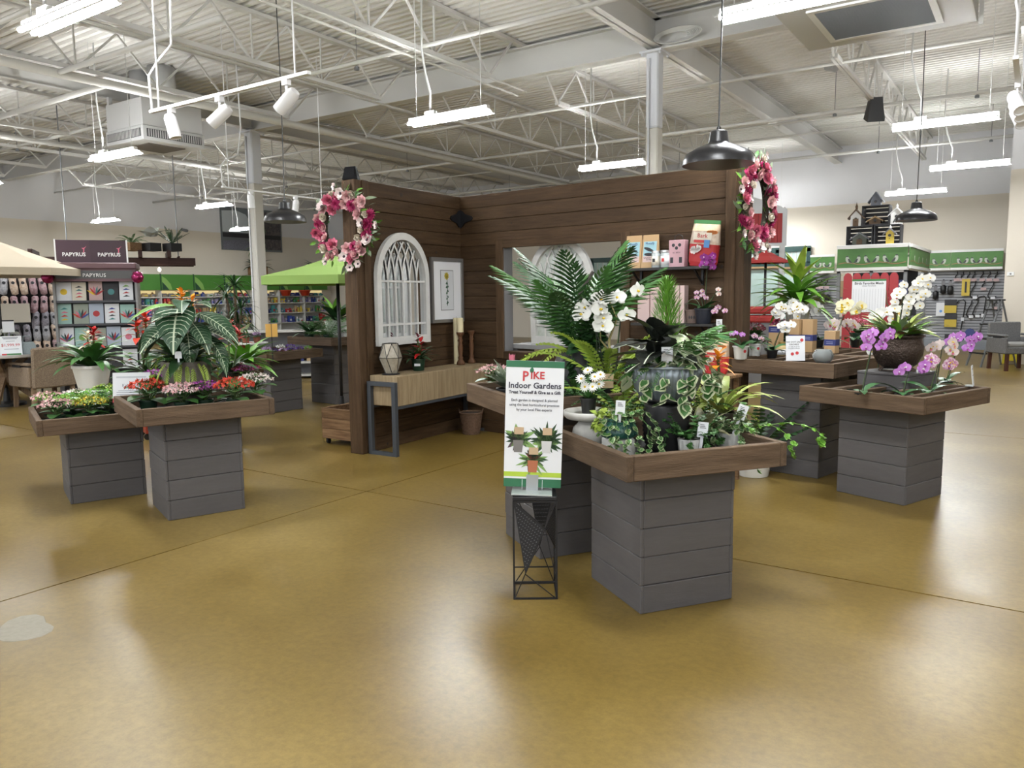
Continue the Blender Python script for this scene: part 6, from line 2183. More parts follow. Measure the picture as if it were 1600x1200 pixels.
for i, z in enumerate((zz(467), zz(502), zz(537), zz(570))):
    ob('card_ledge', M().box(-.52, .52, -.16, .02, z - .02, z, .002), BLACK, t)
    ob('ledge_lip', M().box(-.52, .52, -.17, -.16, z - .02, z + .012), mat('clear_lip', (.04, .04, .045), .2), t)
cols = [PAPER, mat('card_blue', (.45, .52, .62), .6), CREAM, PAPER, mat('card_rose', (.60, .42, .40), .6), mat('card_mint', (.35, .55, .50), .6), INKK, mat('card_sage', (.32, .36, .30), .6)]
ornm = [FY, FR, FHP, PCOL[3], INKK, FDR, PCOL[0], GB_]
TC = t.matrix_basis.copy()
bpy.context.view_layer.update()
TC = t.matrix_world.copy()
names_row = ['top', 'second', 'third', 'lowest']
names_col = ['first', 'second', 'third', 'fourth', 'fifth']
for r_, z in enumerate((zz(467), zz(502), zz(537), zz(570))):
    for c_ in range(5):
        w_, h_ = rnd.uniform(.175, .2), rnd.uniform(.27, .31)
        x = -.43 + c_ * .205 + rnd.uniform(-.01, .01)
        o = ob('greeting_card', M().box(-w_ / 2, w_ / 2, -.006, .006, 0, h_), cols[(r_ * 5 + c_ * 2 + (r_ > 1)) % 8], T=TC @ Matrix.Translation((x, -.11, z)) @ Matrix.Rotation(-.14, 4, 'X'))
        tag(o, '%s card from the left in the %s row of the card display' % (names_col[c_], names_row[r_]), 'card', 'greeting cards on the display')
        k = (r_ + c_) % 3
        if k == 0:
            ob('card_motif', M().lathe([(.045, 0), (.045, .001), (0, .001)], 14, T=Matrix.Translation((0, -.0065, h_ * .5)) @ Matrix.Rotation(pi / 2, 4, 'X')), ornm[(r_ * 3 + c_) % 8], o)
        elif k == 1:
            for q in range(4):
                ob('card_motif', M().prism([(-.05, h_ * (.2 + .17 * q)), (.05, h_ * (.22 + .17 * q)), (0, h_ * (.3 + .17 * q))], -.001, Matrix.Translation((0, -.0065, 0))), ornm[(q + c_) % 8], o)
        else:
            for q in range(6):
                ob('card_motif', M().blade(Matrix.Translation((0, -.007, h_ * .3)) @ Matrix.Rotation(-pi / 2 + (q - 2.5) * .4, 4, 'Y') @ Matrix.Rotation(pi / 2, 4, 'X'), h_ * .45, .03, 0, 0, 3), ornm[(r_ + q) % 8], o)
for x, lab in ((-.59, 'magenta foil ball at the left of the card display'), (.57, 'magenta foil ball at the right of the card display')):
    o = ob('foil_ball', M().lathe([(0, -.09), (.06, -.07), (.09, 0), (.06, .07), (0, .09)], 16), mat('foil_magenta', (.30, .02, .10), .25, .6), T=TC @ Matrix.Translation((x, -.25, zz(431))), smooth=True)
    tag(o, lab, 'balloon', 'foil balls')

# ---- slipper rack
sr = Dp(62, 530, 12.6)
t = thing('slipper_rack', 'black wire rack of patterned slippers beside the card display', 'rack', (sr.x, sr.y, 0), heading(sr))
zs_ = lambda y: EYE + (466 - y) * 12.6 / FPX
ob('rack_back', M().box(-.62, .42, .05, .09, .05, zs_(424)), mat('rack_dark', (.025, .023, .025), .7), t)
for x in (-.62, -.02, .42):
    ob('rack_post', M().box(x - .015, x + .015, .0, .05, 0, zs_(424)), BLACK, t)
for y in (456, 482, 503, 525, 548):
    ob('rack_rail', M().bar((-.62, -.02, zs_(y)), (.42, -.02, zs_(y)), .012), BLACK, t)
bpy.context.view_layer.update()
TS = t.matrix_world.copy()
SLM = [mat('fleece_%d' % i, a, .85, noise=(b, 40, .12)) for i, (a, b) in enumerate((((.30, .30, .33), (.50, .50, .52)), ((.52, .36, .26), (.70, .60, .50)), ((.34, .20, .23), (.52, .38, .40)), ((.42, .42, .46), (.20, .20, .25)), ((.20, .19, .22), (.36, .34, .38))))]
slip = M()
slip.lathe([(0, -.14), (.045, -.12), (.055, -.02), (.045, .06), (.05, .11), (.03, .14), (0, .145)], 12, (0, 0, 0), lambda a: 1 - .3 * abs(sin(a)))
sm = slip.mesh('slipper', SLM[0], True)
ordn = ['first', 'second', 'third', 'fourth', 'fifth', 'sixth', 'seventh', 'eighth']
for r_, y in enumerate((440, 469, 493, 513, 537)):
    for c_ in range(8):
        if r_ == 2 and c_ < 4:
            continue
        x = -.56 + c_ * .132
        o = put('slipper', sm, None, TS @ Matrix.Translation((x, -.045, zs_(y) - .05)) @ Matrix.Rotation(rnd.uniform(-.15, .15), 4, 'Y') @ Matrix.Scale(1.05, 4))
        o.material_slots[0].link = 'OBJECT'
        o.material_slots[0].material = SLM[(1, 2, 2)[c_ % 3] if c_ > 3 and r_ < 2 else (r_ + c_ // 2) % 5]
        tag(o, '%s slipper from the left in the %s row of the slipper rack' % (ordn[c_], ['top', 'second', 'third', 'fourth', 'lowest'][r_]), 'slipper', 'slippers on the rack')
        ob('slipper_opening', M().lathe([(.024, 0), (.02, .004), (0, .004)], 10, T=Matrix.Translation((0, -.036, .05)) @ Matrix.Rotation(pi / 2, 4, 'X')), INKK, o)
o = ob('linen_board', M().box(-.3, .1, -.02, .0, 0, .3), mat('linen', (.50, .46, .38), .8), T=TS @ Matrix.Translation((-.2, -.14, zs_(500))))
tag(o, 'plain beige linen board hung on the slipper rack', 'board')

# ---- parasols
def parasol(p, z0, z1, R, n, mm, label, pole=BLACK, flap=.1, rot=0.0, zbase=0.0):
    t = thing('parasol', label, 'parasol', (p.x, p.y, zbase), rot)
    z0, z1 = z0 - zbase, z1 - zbase
    pts = [(R * cos(2 * pi * i / n), R * sin(2 * pi * i / n), z0) for i in range(n)]
    for i in range(n):
        a, b = Vector(pts[i]), Vector(pts[(i + 1) % n])
        ap = Vector((0, 0, z1))
        mids = [ap.lerp(a, .5) + Vector((0, 0, -.02)), ap.lerp(b, .5) + Vector((0, 0, -.02))]
        ob('canopy_panel', M().add([ap, mids[0], mids[1], a, b, a - Vector((0, 0, flap)), b - Vector((0, 0, flap))], [(0, 1, 2), (1, 3, 4, 2), (3, 5, 6, 4)]), mm, t)
        ob('rib', M().tube([(0, 0, z1 - .06), a * .99 - Vector((0, 0, .015))], .009, 5), pole, t)
    ob('pole', M().tube([(0, 0, .04), (0, 0, z1 + .05)], .022, 10), pole, t, True)
    ob('finial', M().lathe([(.03, z1), (.035, z1 + .04), (0, z1 + .09)], 10), mm, t, True)
    ob('base_disc', M().lathe([(.24, 0), (.24, .04), (.05, .06), (.03, .25), (0, .25)], 24), pole, t, 'auto')
    return t


um = Dp(-6, 430, 10.9)
parasol(um, EYE + (468 - 420) * 10.9 / FPX, EYE + (468 - 374) * 10.9 / FPX, 1.12, 8, mat('canvas_sand', (.52, .45, .34), .85), 'sand coloured canvas parasol at the left edge', rot=.2)
um = Dp(527, 430, 9.6)
GCAN = mat('canvas_green', (.26, .40, .10), .8)
parasol(um, EYE + (459 - 428) * 9.6 / FPX, EYE + (459 - 395) * 9.6 / FPX, 1.0, 6, GCAN, 'lime green parasol behind the plank post', rot=.3)

# ---- dining set by the left edge
TEAK = wood('teak_pale', (.16, .10, .06), (.30, .21, .13), 'z', .7, 3)
tb = Dp(2, 557, 10.9)
t = thing('dining_table', 'round white topped dining table on crossed timber legs', 'table', (tb.x, tb.y, 0), .3)
ob('table_top', M().lathe([(.58, .71), (.6, .72), (.6, .75), (0, .75)], 40), mat('table_white', (.52, .50, .47), .5), t, 'auto')
for k in range(4):
    a = k * pi / 2 + .6
    ob('crossed_leg', M().bar((.48 * cos(a), .48 * sin(a), .04), (-.3 * cos(a), -.3 * sin(a), .7), .1, .07), TEAK, t)
ob('leg_hub', M().lathe([(.1, .42), (.1, .52)], 12), TEAK, t)
for q, (x, y, lab) in enumerate(((20, 553, 'dining'),)):
    pass


def d4(o):
    lines(o, .26, .26, ((.9, -.35, .35, GREYI, .012), (.84, -.3, .3, GREYI, .01), (.72, -.2, .2, GREYI, .006), (.3, -.3, .35, GREYI, .008), (.0, -.42, -.2, REDP, .02), (.0, -.2, .45, GREENP, .02)))
    text(o, '$1,999.99', .055, Matrix.Translation((0, -.002, .135)) @ Matrix.Rotation(pi / 2, 4, 'X'), REDP)


p = Dp(18, 556, 10.6)
card(Vector((p.x, p.y, .752)), .26, .26, heading(p), 'white price card reading 1,999.99 on the dining table', d4, name='table_sign')
p = Dp(44, 553, 10.75)
t = thing('handbag', 'pale blue grey quilted handbag on the dining table', 'bag', (p.x, p.y, .751), heading(p))
ob('bag_body', M().prism([(-.1, 0), (.1, 0), (.1, .12), (.07, .17), (-.07, .17), (-.1, .12)], .08), mat('bag_blue', (.28, .33, .34), .7, bump=(60, .6)), t)
ob('bag_handle', M().tube([(-.05, .04, .17), (-.04, .04, .25), (.04, .04, .25), (.05, .04, .17)], .008, 6), mat('bag_blue', (.28, .33, .34), .7), t, True)
p = Dp(12, 545, 10.95)
t = thing('rose_bouquet', 'bouquet of white roses on the dining table', 'flowers', (p.x, p.y, .751))
pot(t, .06, .05, .14, PWHITE)
WRS = petal_flower([(6, .05, .05, .4, 0, -.6, 0, 'round'), (5, .042, .044, .75, .006, -.7, 0, 'round'), (5, .034, .038, 1.0, .01, -.7, 0, 'round')], [FW])
for k in range(13):
    a = k * 2.4
    r = .035 * math.sqrt(k)
    put('rose', WRS, t, TR(r * cos(a), r * sin(a), .33 - r * .6, a, r * 4))
    ob('flower_stem', M().tube([(0, 0, .12), (r * cos(a), r * sin(a), .33 - r * .6)], .004, 4), STEM, t)
p = Dp(12, 500, 10.7)
o = ob('hang_tag', M().box(-.07, .07, -.002, .002, -.17, 0), PAPER, T=Matrix.Translation(p) @ Matrix.Rotation(heading(p), 4, 'Z'))
tag(o, 'white price tag hanging from the sand parasol pole', 'tag')
ob('tag_clip', M().box(-.07, .07, -.004, .004, -.02, 0), INKK, o)
WK = mat('wicker_tan', (.20, .145, .10), .8, noise=((.32, .245, .17), 70, .15), bump=(110, .9))


def tub_chair(p, rz, wk, legm, label, s=1.0, cushion=None):
    """armchair: seat faces -y"""
    t = thing('wicker_armchair', label, 'chair', p, rz, 'woven armchairs', s)
    ob('backrest', M().box(-.29, .29, .23, .29, .3, .86, .02), wk, t, T=TR(0, 0, 0, 0, 0, -.06))
    ob('seat', M().box(-.29, .29, -.3, .26, .30, .42, .015), wk, t)
    for x in (-.3, .3):
        a = ob('arm', M().box(x - .03, x + .03, -.3, .27, .3, .58, .015).box(x - .03, x + .03, -.3, .27, .60, .64, .012), wk, t)
        ob('hand_slot', M().box(x - .032, x + .032, -.16, .06, .575, .605), DARKIN, a)
    for x in (-.27, .27):
        for y in (-.27, .25):
            ob('leg', M().bar((x, y, 0), (x * .96, y * .96, .31), .05), legm, t)
    if cushion:
        ob('seat_cushion', M().box(-.26, .26, -.28, .22, .42, .49, .02), cushion, t)
    return t


p = F(72, 634, 0)
tub_chair((p.x, p.y, 0), heading(p) + pi + .45, WK, TEAK, 'tan woven armchair drawn up to the round dining table')
p = F(93, 598, 0)
# ---- tall dracaena and price flag by the column
p = Dp(370, 520, 10.6)
t = thing('dragon_tree', 'tall dark dragon tree with spiky crowns left of the column', 'plant', (p.x, p.y, 0))
pot(t, .2, .16, .8, PBLACK)
SPK = leafmesh(.34, .03, 1.2, GD, 'strap', 5, .3)
for x, z_, n in ((.0, 1.66, 34), (-.18, 1.5, 26), (.12, 1.35, 24), (.04, 1.15, 22), (-.1, 1.2, 22)):
    ob('cane', M().tube([(x * .3, 0, .75), (x, 0, z_)], .018, 6), STEMB, t)
    rosette(t, SPK, n, z_, -.2, 1.4, .7, 1.1, .01, seed=int(z_ * 100), cx=x)
p = Dp(424, 512, 9.4)
t = thing('price_flag', 'plain orange card on a black stick near the column', 'sign', (p.x, p.y, .72), heading(p))
ob('stick', M().tube([(0, 0, 0), (0, 0, .46)], .008, 6), BLACK, t)
ob('orange_card', M().box(-.07, .07, -.006, -.002, .3, .46), mat('card_orange', (.72, .42, .10), .6), t)
p = Dp(478, 575, 14.4)
t = thing('low_gondola', 'low white shelf unit glimpsed between the two violet tables', 'shelving', (p.x, p.y, 0), heading(p))
ob('unit_back', M().box(-1.6, 1.0, .3, .34, 0, .9), SHELFG, t)
for z in (.04, .28, .52, .86):
    ob('shelf_board', M().box(-1.6, 1.0, -.1, .32, z, z + .035), SHELFW, t)
for i in range(8):
    o = ob('stock_carton', M().box(-.13, .13, -.08, .08, 0, .18, .004), PCOL[(i * 3) % 10], T=Matrix.Translation((p.x, p.y, 0)) @ Matrix.Rotation(heading(p), 4, 'Z') @ Matrix.Translation((-1.4 + i * .31, .05, .316)))
    tag(o, '%s boxed carton from the left on the low white shelf unit' % ORD[i], 'box', 'goods on the low shelf')
# red trolley under the left trays
p = F(222, 688, 0)
t = thing('hand_trolley', 'red metal trolley corner on black castors behind the low table', 'trolley', (p.x - .12, p.y + .1, 0), RD(-20))
ob('trolley_panel', M().box(-.2, .2, -.02, .02, .07, .6, .004), mat('trolley_red', (.30, .04, .02), .45), t)
for x in (-.16, .16):
    ob('castor', M().tube([(x - .015, 0, .035), (x + .015, 0, .035)], .035, 12).box(x - .012, x + .012, -.012, .012, .04, .08), BLACK, t)
# ---------------------------------------------------------------- right hand back wall
YW = YB - .04
SLAT = mat('slatwall_grey', (.34, .35, .37), .6)
GROOVE = mat('slat_groove', (.10, .10, .11), .8)
xa, xb = on_y(1452, 500, YW).x, on_y(1567, 500, YW).x
zb, ztop = .22, on_y(1500, 424, YW).z
for (sx0, sx1, lab) in ((xa - 1.2, xb + .3, 'grey slatwall hung with tools beside the cream wall stub'), (on_y(1262, 450, YW).x, on_y(1310, 450, YW).x, 'grey slatwall section left of the bird food display')):
    t = thing('slatwall', lab, 'wall panel', ((sx0 + sx1) / 2, YW, 0), 0, 'grey slatwall panels')
    w_ = (sx1 - sx0) / 2
    ob('backing', M().box(-w_, w_, -.0, .03, zb, ztop), GROOVE, t)
    n = 24
    dz = (ztop - zb) / n
    for i in range(n):
        ob('slat', M().box(-w_, w_, -.022, 0, zb + i * dz + .004, zb + (i + 1) * dz - .012), SLAT, t)
    ob('kick_base', M().box(-w_, w_, -.3, 0, 0, zb), mat('kick_grey', (.24, .26, .29), .6), t)

BIRDG = mat('bird_green', (.055, .16, .035), .5, noise=((.10, .26, .06), 1.5, .25))
BIRDB = mat('bird_body', (.50, .54, .46), .6)
BIRDK = mat('bird_wing', (.05, .06, .06), .6)
TWIG = mat('twig_print', (.30, .20, .10), .7)


def bird_banner(o, w, h, n=5, y=-.012):
    """row of small birds on a branch, flat print"""
    q = random.Random(int(w * 100) + n)
    pts = [(-w * .48 + w * .96 * i / 10, h * (.22 + .06 * sin(i * 1.3))) for i in range(11)]
    ob('branch_print', M().add([(x, y - .001, z - h * .025) for x, z in pts] + [(x, y - .001, z + h * .025) for x, z in pts], [(i, i + 1, 12 + i, 11 + i) for i in range(10)]), TWIG, o)
    for i in range(n):
        x = -w * .4 + w * .8 * (i + .5) / n
        s = h * .26
        sg = 1 if i % 2 else -1
        body = [(x + sg * s * a, h * .28 + s * b) for a, b in ((-.75, -.25), (-.3, .0), (.2, -.05), (.5, .4), (.55, .9), (.35, 1.35), (.05, 1.3), (-.15, .85), (-.5, .3))]
        ob('bird_print', M().prism(body, -.002, Matrix.Translation((0, y, 0))), BIRDB, o)
        ob('bird_cap', M().prism([(x + sg * s * a, h * .28 + s * b) for a, b in ((.0, 1.15), (.55, 1.15), (.35, 1.4), (.05, 1.35))], -.002, Matrix.Translation((0, y - .002, 0))), BIRDK, o)
        ob('bird_wing', M().prism([(x + sg * s * a, h * .28 + s * b) for a, b in ((-.75, -.2), (-.1, .1), (.1, .7), (-.15, .8), (-.5, .3))], -.002, Matrix.Translation((0, y - .002, 0))), BIRDK, o)


def banner(p0, p1, z0, z1, label, n, rz):
    t = thing('bird_banner', label, 'banner', ((p0.x + p1.x) / 2, (p0.y + p1.y) / 2, z0), rz, 'green bird banners')
    w_, h_ = (p1.xy - p0.xy).length, z1 - z0
    pn = ob('banner_panel', M().box(-w_ / 2, w_ / 2, -.01, .01, 0, h_), BIRDG, t)
    ob('banner_rail', M().box(-w_ / 2, w_ / 2, -.03, .02, h_, h_ + .06), WHITEP, t)
    ob('banner_rail', M().box(-w_ / 2, w_ / 2, -.03, .02, -.06, 0), WHITEP, t)
    bird_banner(pn, w_, h_, n)
    for x in (-w_ * .4, w_ * .4):
        ob('banner_bracket', M().box(x - .02, x + .02, .01, .25, h_ * .5, h_ * .5 + .04), WHITEP, t)
    return t


yb_ = YW - .25
z0_, z1_ = on_y(1500, 418, yb_).z, on_y(1500, 394, yb_).z
for a, b, lab, n in ((1450, 1485, 'green bird banner nearest the birdhouse display on the back wall', 2), (1485.5, 1567, 'long green bird banner next to the cream wall stub', 6), (1266, 1304, 'short green bird banner left of the birdhouse display', 4)):
    p0, p1 = on_y(a, 410, yb_), on_y(b, 410, yb_)
    banner(p0, p1, z0_, z1_, lab, n, 0)

# tools hung on the slatwall
YT = YW - .03


def tool(px, py, label, cat, kind):
    p = on_y(px, py, YT)
    t = thing(cat.replace(' ', '_'), label, cat, (p.x, p.y, p.z), 0, 'tools on the slatwall', .68)
    ob('peg_hook', M().tube([(0, .02, 0), (0, -.12, 0), (0, -.14, .02)], .008, 5), GREYM, t)
    if kind == 'hook':
        ob('iron_hook', M().tube([(0, -.08, 0), (-.02, -.08, -.15), (-.1, -.08, -.3), (-.16, -.08, -.52), (-.1, -.08, -.62), (.02, -.08, -.6), (.1, -.08, -.54)], .022, 6), BLACK, t, True)
        ob('shop_tag', M().box(-.07, .07, -.11, -.105, -.66, -.56), PAPER, t)
    elif kind == 'crook':
        ob('iron_crook', M().tube([(-.28, -.06, -.1), (-.2, -.06, .0), (-.05, -.06, .04), (.02, -.06, -.05), (-.02, -.06, -.5), (-.12, -.06, -1.4)], .02, 6), BLACK, t, True)
        ob('shop_tag', M().box(-.1, .0, -.1, -.095, -.75, -.62), PAPER, t)
    elif kind == 'small':
        ob('iron_hook', M().tube([(0, -.06, .03), (.02, -.06, -.08), (-.04, -.06, -.14), (-.06, -.06, -.22)], .022, 6), BLACK, t, True)
        ob('shop_tag', M().box(-.1, .08, -.09, -.085, -.34, -.24), mat('tag_rose', (.55, .40, .40), .6), t)
    elif kind == 'yellow':
        ob('blister_card', M().box(-.13, .13, -.1, -.06, -.62, 0), PCOL[6], t)
        ob('tool_shape', M().box(-.03, .03, -.115, -.1, -.5, -.1), INKK, t)
    elif kind == 'brush':
        ob('brush_head', M().lathe([(0, -.55), (.1, -.5), (.1, -.25), (.03, -.2), (.03, 0), (0, 0)], 10, (0, -.09, 0)), BLACK, t, True)
        ob('brush_card', M().box(-.06, .06, -.2, -.195, -.2, -.03), SHELFG, t)
    elif kind == 'pack':
        ob('pack_header', M().box(-.2, .2, -.1, -.06, -.22, 0), INKK, t)
        ob('pack_body', M().box(-.2, .2, -.12, -.05, -.5, -.22), PCOL[6], t)
    elif kind == 'board':
        ob('pack_body', M().box(-.16, .16, -.1, -.05, -.5, 0), PAPER if py < 500 else PCOL[2], t)
        ob('pack_mark', M().lathe([(.05, 0), (.05, .004), (0, .004)], 10, T=Matrix.Translation((0, -.1, -.32)) @ Matrix.Rotation(pi / 2, 4, 'X')), BLUEP, t)
    elif kind == 'arch':
        ob('arched_card', M().prism([(-.19, -.95), (.19, -.95), (.19, -.2), (.12, -.05), (0, 0), (-.12, -.05), (-.19, -.2)], .05, Matrix.Translation((0, -.1, 0))), INKN, t)
        ob('arched_label', M().box(-.17, .17, -.105, -.1, -.5, -.35), PAPER, t)
    return t


TOOLS = [(1496, 425, 'small'), (1505, 425, 'small'), (1515, 425, 'small'), (1523, 425, 'small'), (1536, 425, 'small'), (1547, 425, 'small'), (1558, 425, 'small'),
         (1475, 437, 'brush'), (1486, 438, 'brush'), (1510, 436, 'yellow'), (1525, 439, 'hook'), (1553, 440, 'hook'), (1538, 439, 'small'), (1471, 473, 'board'), (1486, 468, 'pack'), (1486, 490, 'pack'),
         (1508, 470, 'crook'), (1519, 469, 'hook'), (1529, 468, 'hook'), (1540, 464, 'crook'), (1556, 469, 'small'), (1516, 513, 'arch'), (1501, 521, 'board'), (1463, 446, 'brush'), (1486, 522, 'pack'),
         (1276, 438, 'small'), (1284, 438, 'small'), (1293, 438, 'small'), (1275, 450, 'small'), (1285, 452, 'brush'), (1294, 452, 'brush')]
KN = {'small': ('iron hook', 'short black iron hook with a rosy tag'), 'hook': ('iron bracket', 'curled black iron bracket with a white tag'), 'crook': ('shepherd crook', 'long black shepherd crook'), 'brush': ('bottle brush', 'black bristle brush on a peg'), 'yellow': ('tool card', 'tall yellow tool card'), 'pack': ('tool pack', 'black and yellow boxed tool pack'), 'board': ('boxed hook', 'boxed hook on a card'), 'arch': ('feeder card', 'arched navy and white card at the foot of the slatwall')}
cnt = {}
for px, py, kd in TOOLS:
    sec = 'short slatwall' if px < 1400 else 'tool slatwall'
    cnt[kd, sec] = cnt.get((kd, sec), 0) + 1
    n_ = ['first', 'second', 'third', 'fourth', 'fifth', 'sixth', 'seventh', 'eighth', 'ninth', 'tenth'][cnt[kd, sec] - 1]
    lab = KN[kd][1] + ' on the slatwall' if kd == 'yellow' else KN[kd][1] if kd == 'arch' else '%s, %s on the %s' % (KN[kd][1], n_, sec)
    tool(px, py, lab, KN[kd][0], kd)

# ---------------------------------------------------------------- bird food gondola with crates and birdhouses
c0 = Dp(1303, 560, 15.4)
GY_ = c0.y
gx1 = on_y(1411, 560, GY_).x
Wg = gx1 - c0.x
mid = Vector(((c0.x + gx1) / 2, GY_, 0))
rzg = 0.0
zg = lambda y, px=1357: on_y(px, y, GY_).z
Dg = on_x(1449, 420, gx1).y - GY_
t = thing('bird_gondola', 'grey framed bird food gondola below the birdhouse crates', 'shelving', (mid.x, mid.y, 0), rzg)
for x in (-Wg / 2 + .03, 0, Wg / 2 - .03):
    for y in (.0, Dg):
        ob('frame_post', M().box(x - .03, x + .03, y, y + .05, 0, zg(420)), mat('frame_grey', (.22, .23, .24), .5), t)
ob('back_panel', M().box(-Wg / 2, Wg / 2, Dg * .5, Dg * .5 + .03, .1, zg(420)), mat('panel_dark', (.03, .03, .035), .7), t)
ob('top_deck', M().box(-Wg / 2 - .02, Wg / 2 + .02, -.02, Dg + .06, zg(386), zg(382), .004), WHITEP, t)
ob('top_rail', M().box(-Wg / 2, Wg / 2, 0, .05, zg(426), zg(421)), WHITEP, t)
ob('side_rail', M().box(Wg / 2 - .02, Wg / 2 + .02, 0, Dg, zg(423), zg(418)), WHITEP, t)
for z in (.15, .55, .95, 1.35):
    ob('shelf_board', M().box(-Wg / 2, Wg / 2, .05, Dg * .5, z, z + .03), SHELFG, t)
bpy.context.view_layer.update()
TG = t.matrix_world.copy()
q0, q1 = TG @ Vector((-Wg / 2, -.03, 0)), TG @ Vector((Wg / 2, -.03, 0))
banner(q0, q1, zg(418), zg(388), 'large green bird banner along the front of the birdhouse gondola', 6, rzg)
q0, q1 = TG @ Vector((Wg / 2 + .03, 0, 0)), TG @ Vector((Wg / 2 + .03, Dg, 0))
banner(q0, q1, zg(416), zg(388), 'green bird banner on the side of the birdhouse gondola', 4, rzg + pi / 2)
for i in range(8):
    o = ob('seed_sack', M().add([(-.11, -.06, 0), (.11, -.06, 0), (.11, .06, 0), (-.11, .06, 0), (-.1, -.02, .32), (.1, -.02, .32), (.1, .02, .32), (-.1, .02, .32)], [(0, 3, 2, 1), (4, 5, 6, 7), (0, 1, 5, 4), (1, 2, 6, 5), (2, 3, 7, 6), (3, 0, 4, 7)]), [PCOL[5], KRAFT, PCOL[4], INKN][i % 4], T=TG @ Matrix.Translation((-Wg / 2 + .12 + i * (Wg - .24) / 7, .25, 1.381)))
    tag(o, '%s seed sack from the left on the bird gondola' % ordn[i], 'sack', 'seed sacks on the gondola')
CRT = mat('crate_black', (.015, .015, .018), .6)
CRTI = mat('crate_inside', (.022, .022, .028), .7)
ztop_ = zg(383)


ZT = zg(382) + .001
CH = zg(351) - zg(382)


def crate(px0, px1, lev, label):
    x0, x1 = on_y(px0, 370, GY_ + .2).x - mid.x, on_y(px1, 370, GY_ + .2).x - mid.x
    t = thing('display_crate', label, 'crate', group='black crates on the gondola')
    t.matrix_world = TG @ Matrix.Translation(((x0 + x1) / 2, .2, ZT + lev * (CH + .002)))
    w_, h_ = (x1 - x0) / 2, CH
    for a in ((-w_, w_, 0, .35, 0, .02), (-w_, w_, 0, .35, h_ - .02, h_), (-w_, -w_ + .02, 0, .35, .02, h_ - .02), (w_ - .02, w_, 0, .35, .02, h_ - .02)):
        ob('crate_board', M().box(*a), CRT, t)
    for k in range(4):
        ob('crate_slat', M().box(-w_ + .02, w_ - .02, .33, .35, .02 + k * (h_ - .04) / 4, .02 + (k + 1) * (h_ - .04) / 4 - .018), CRT, t)
    return t


crate(1322, 1363, 0, 'lower left black crate on the bird gondola')
crate(1365, 1407, 0, 'lower right black crate on the bird gondola')
crate(1345, 1388, 1, 'upper black crate resting on the other two')


def birdhouse(px, lev, off, w, h, roofh, wall, roof, label, hole=True, spire=0.0, kind=0):
    x = on_y(px, 370, GY_ + off).x - mid.x
    t = thing('birdhouse', label, 'birdhouse', group='birdhouses on the gondola')
    t.matrix_world = TG @ Matrix.Translation((x, off, ZT + lev))
    ob('house_wall', M().prism([(-w / 2, 0), (w / 2, 0), (w / 2, h), (0, h + roofh * .85), (-w / 2, h)], w * .8), wall, t)
    for s in (-1, 1):
        ob('roof_slope', M().prism([(0, h + roofh), (s * (w / 2 + .05), h - .03), (s * (w / 2 + .05), h - .055), (0, h + roofh - .03)], w * .8 + .06, Matrix.Translation((0, -.03, 0))), roof, t)
    if hole:
        ob('entry_hole', M().lathe([(.028, 0), (.028, .004), (0, .004)], 12, T=Matrix.Translation((0, -.001, h * .72)) @ Matrix.Rotation(pi / 2, 4, 'X')), INKK, t)
    ob('perch', M().tube([(0, 0, h * .45), (0, -.06, h * .45)], .008, 5), STEMB, t)
    if spire:
        ob('finial', M().lathe([(.02, 0), (.025, spire * .4), (.012, spire * .6), (0, spire)], 8, (0, w * .3, h + roofh - .01)), roof if kind else WHITEP, t, True)
    if kind == 1:
        ob('house_door', M().box(-.05, .05, -.012, 0, 0, h * .75), STEMB, t)
    if kind == 2:
        for k in range(5):
            ob('painted_vine', M().blade(Matrix.Translation((-.05 + .025 * k, -.003, .02 + .02 * (k % 2))) @ Matrix.Rotation(-1.2, 4, 'Y') @ Matrix.Rotation(pi / 2, 4, 'X'), .1, .02, 0, 0, 3), INKK, t)
    return t


WH = mat('house_white', (.70, .70, .68), .6)
SLT = mat('house_slate', (.11, .12, .14), .6)
birdhouse(1336, CH + .001, .22, .19, .19, .14, WH, STEMB, 'white birdhouse with a brown door and tall spire left of the upper crate', True, .16, 1)
birdhouse(1366, 2 * CH + .003, .22, .18, .1, .16, SLT, SLT, 'slate grey birdhouse on top of the upper crate', True, .0, 0)
birdhouse(1399, CH + .001, .22, .19, .2, .12, WH, WH, 'white birdhouse with painted vines right of the upper crate', True, .09, 2)
birdhouse(1390, 0, .06, .13, .22, .08, PCOL[6], SHELFG, 'yellow birdhouse in front of the lower right crate', True, .07, 0)
birdhouse(1343, .021, .3, .26, .14, .1, mat('house_green', (.09, .10, .08), .7), SHELFG, 'grey green barn birdhouse inside the lower left crate', True, 0, 1)
birdhouse(1366, CH + .023, .3, .2, .1, .06, STEMB, TWIG, 'brown birdhouse inside the upper crate', True, 0, 0)

# red picket board
DP_ = 12.6
p = Dp(1358, 520, DP_)
t = thing('picket_board', 'red picket fence board with a white Birds Favorite Meals chart', 'sign', (p.x, p.y, 0), heading(p))
k_ = DP_ / FPX
zp = lambda y: EYE + (456 - y) * k_
PR = mat('picket_red', (.33, .022, .030), .5)
for i in range(6):
    x = (1318 + 13 * i + 6.5 - 1358) * k_
    w_ = 6.2 * k_
    ob('picket', M().prism([(x - w_, .0), (x + w_, .0), (x + w_, zp(434)), (x + w_ * .6, zp(429.5)), (x, zp(428)), (x - w_ * .6, zp(429.5)), (x - w_, zp(434))], .03), PR, t)
ch = ob('chart_panel', M().box((1331 - 1358) * k_, (1379 - 1358) * k_, -.012, -.001, zp(489), zp(439)), PAPER, t)
ob('chart_band', M().box((1331 - 1358) * k_, (1379 - 1358) * k_, -.014, -.012, zp(441), zp(438)), GREENP, ch)
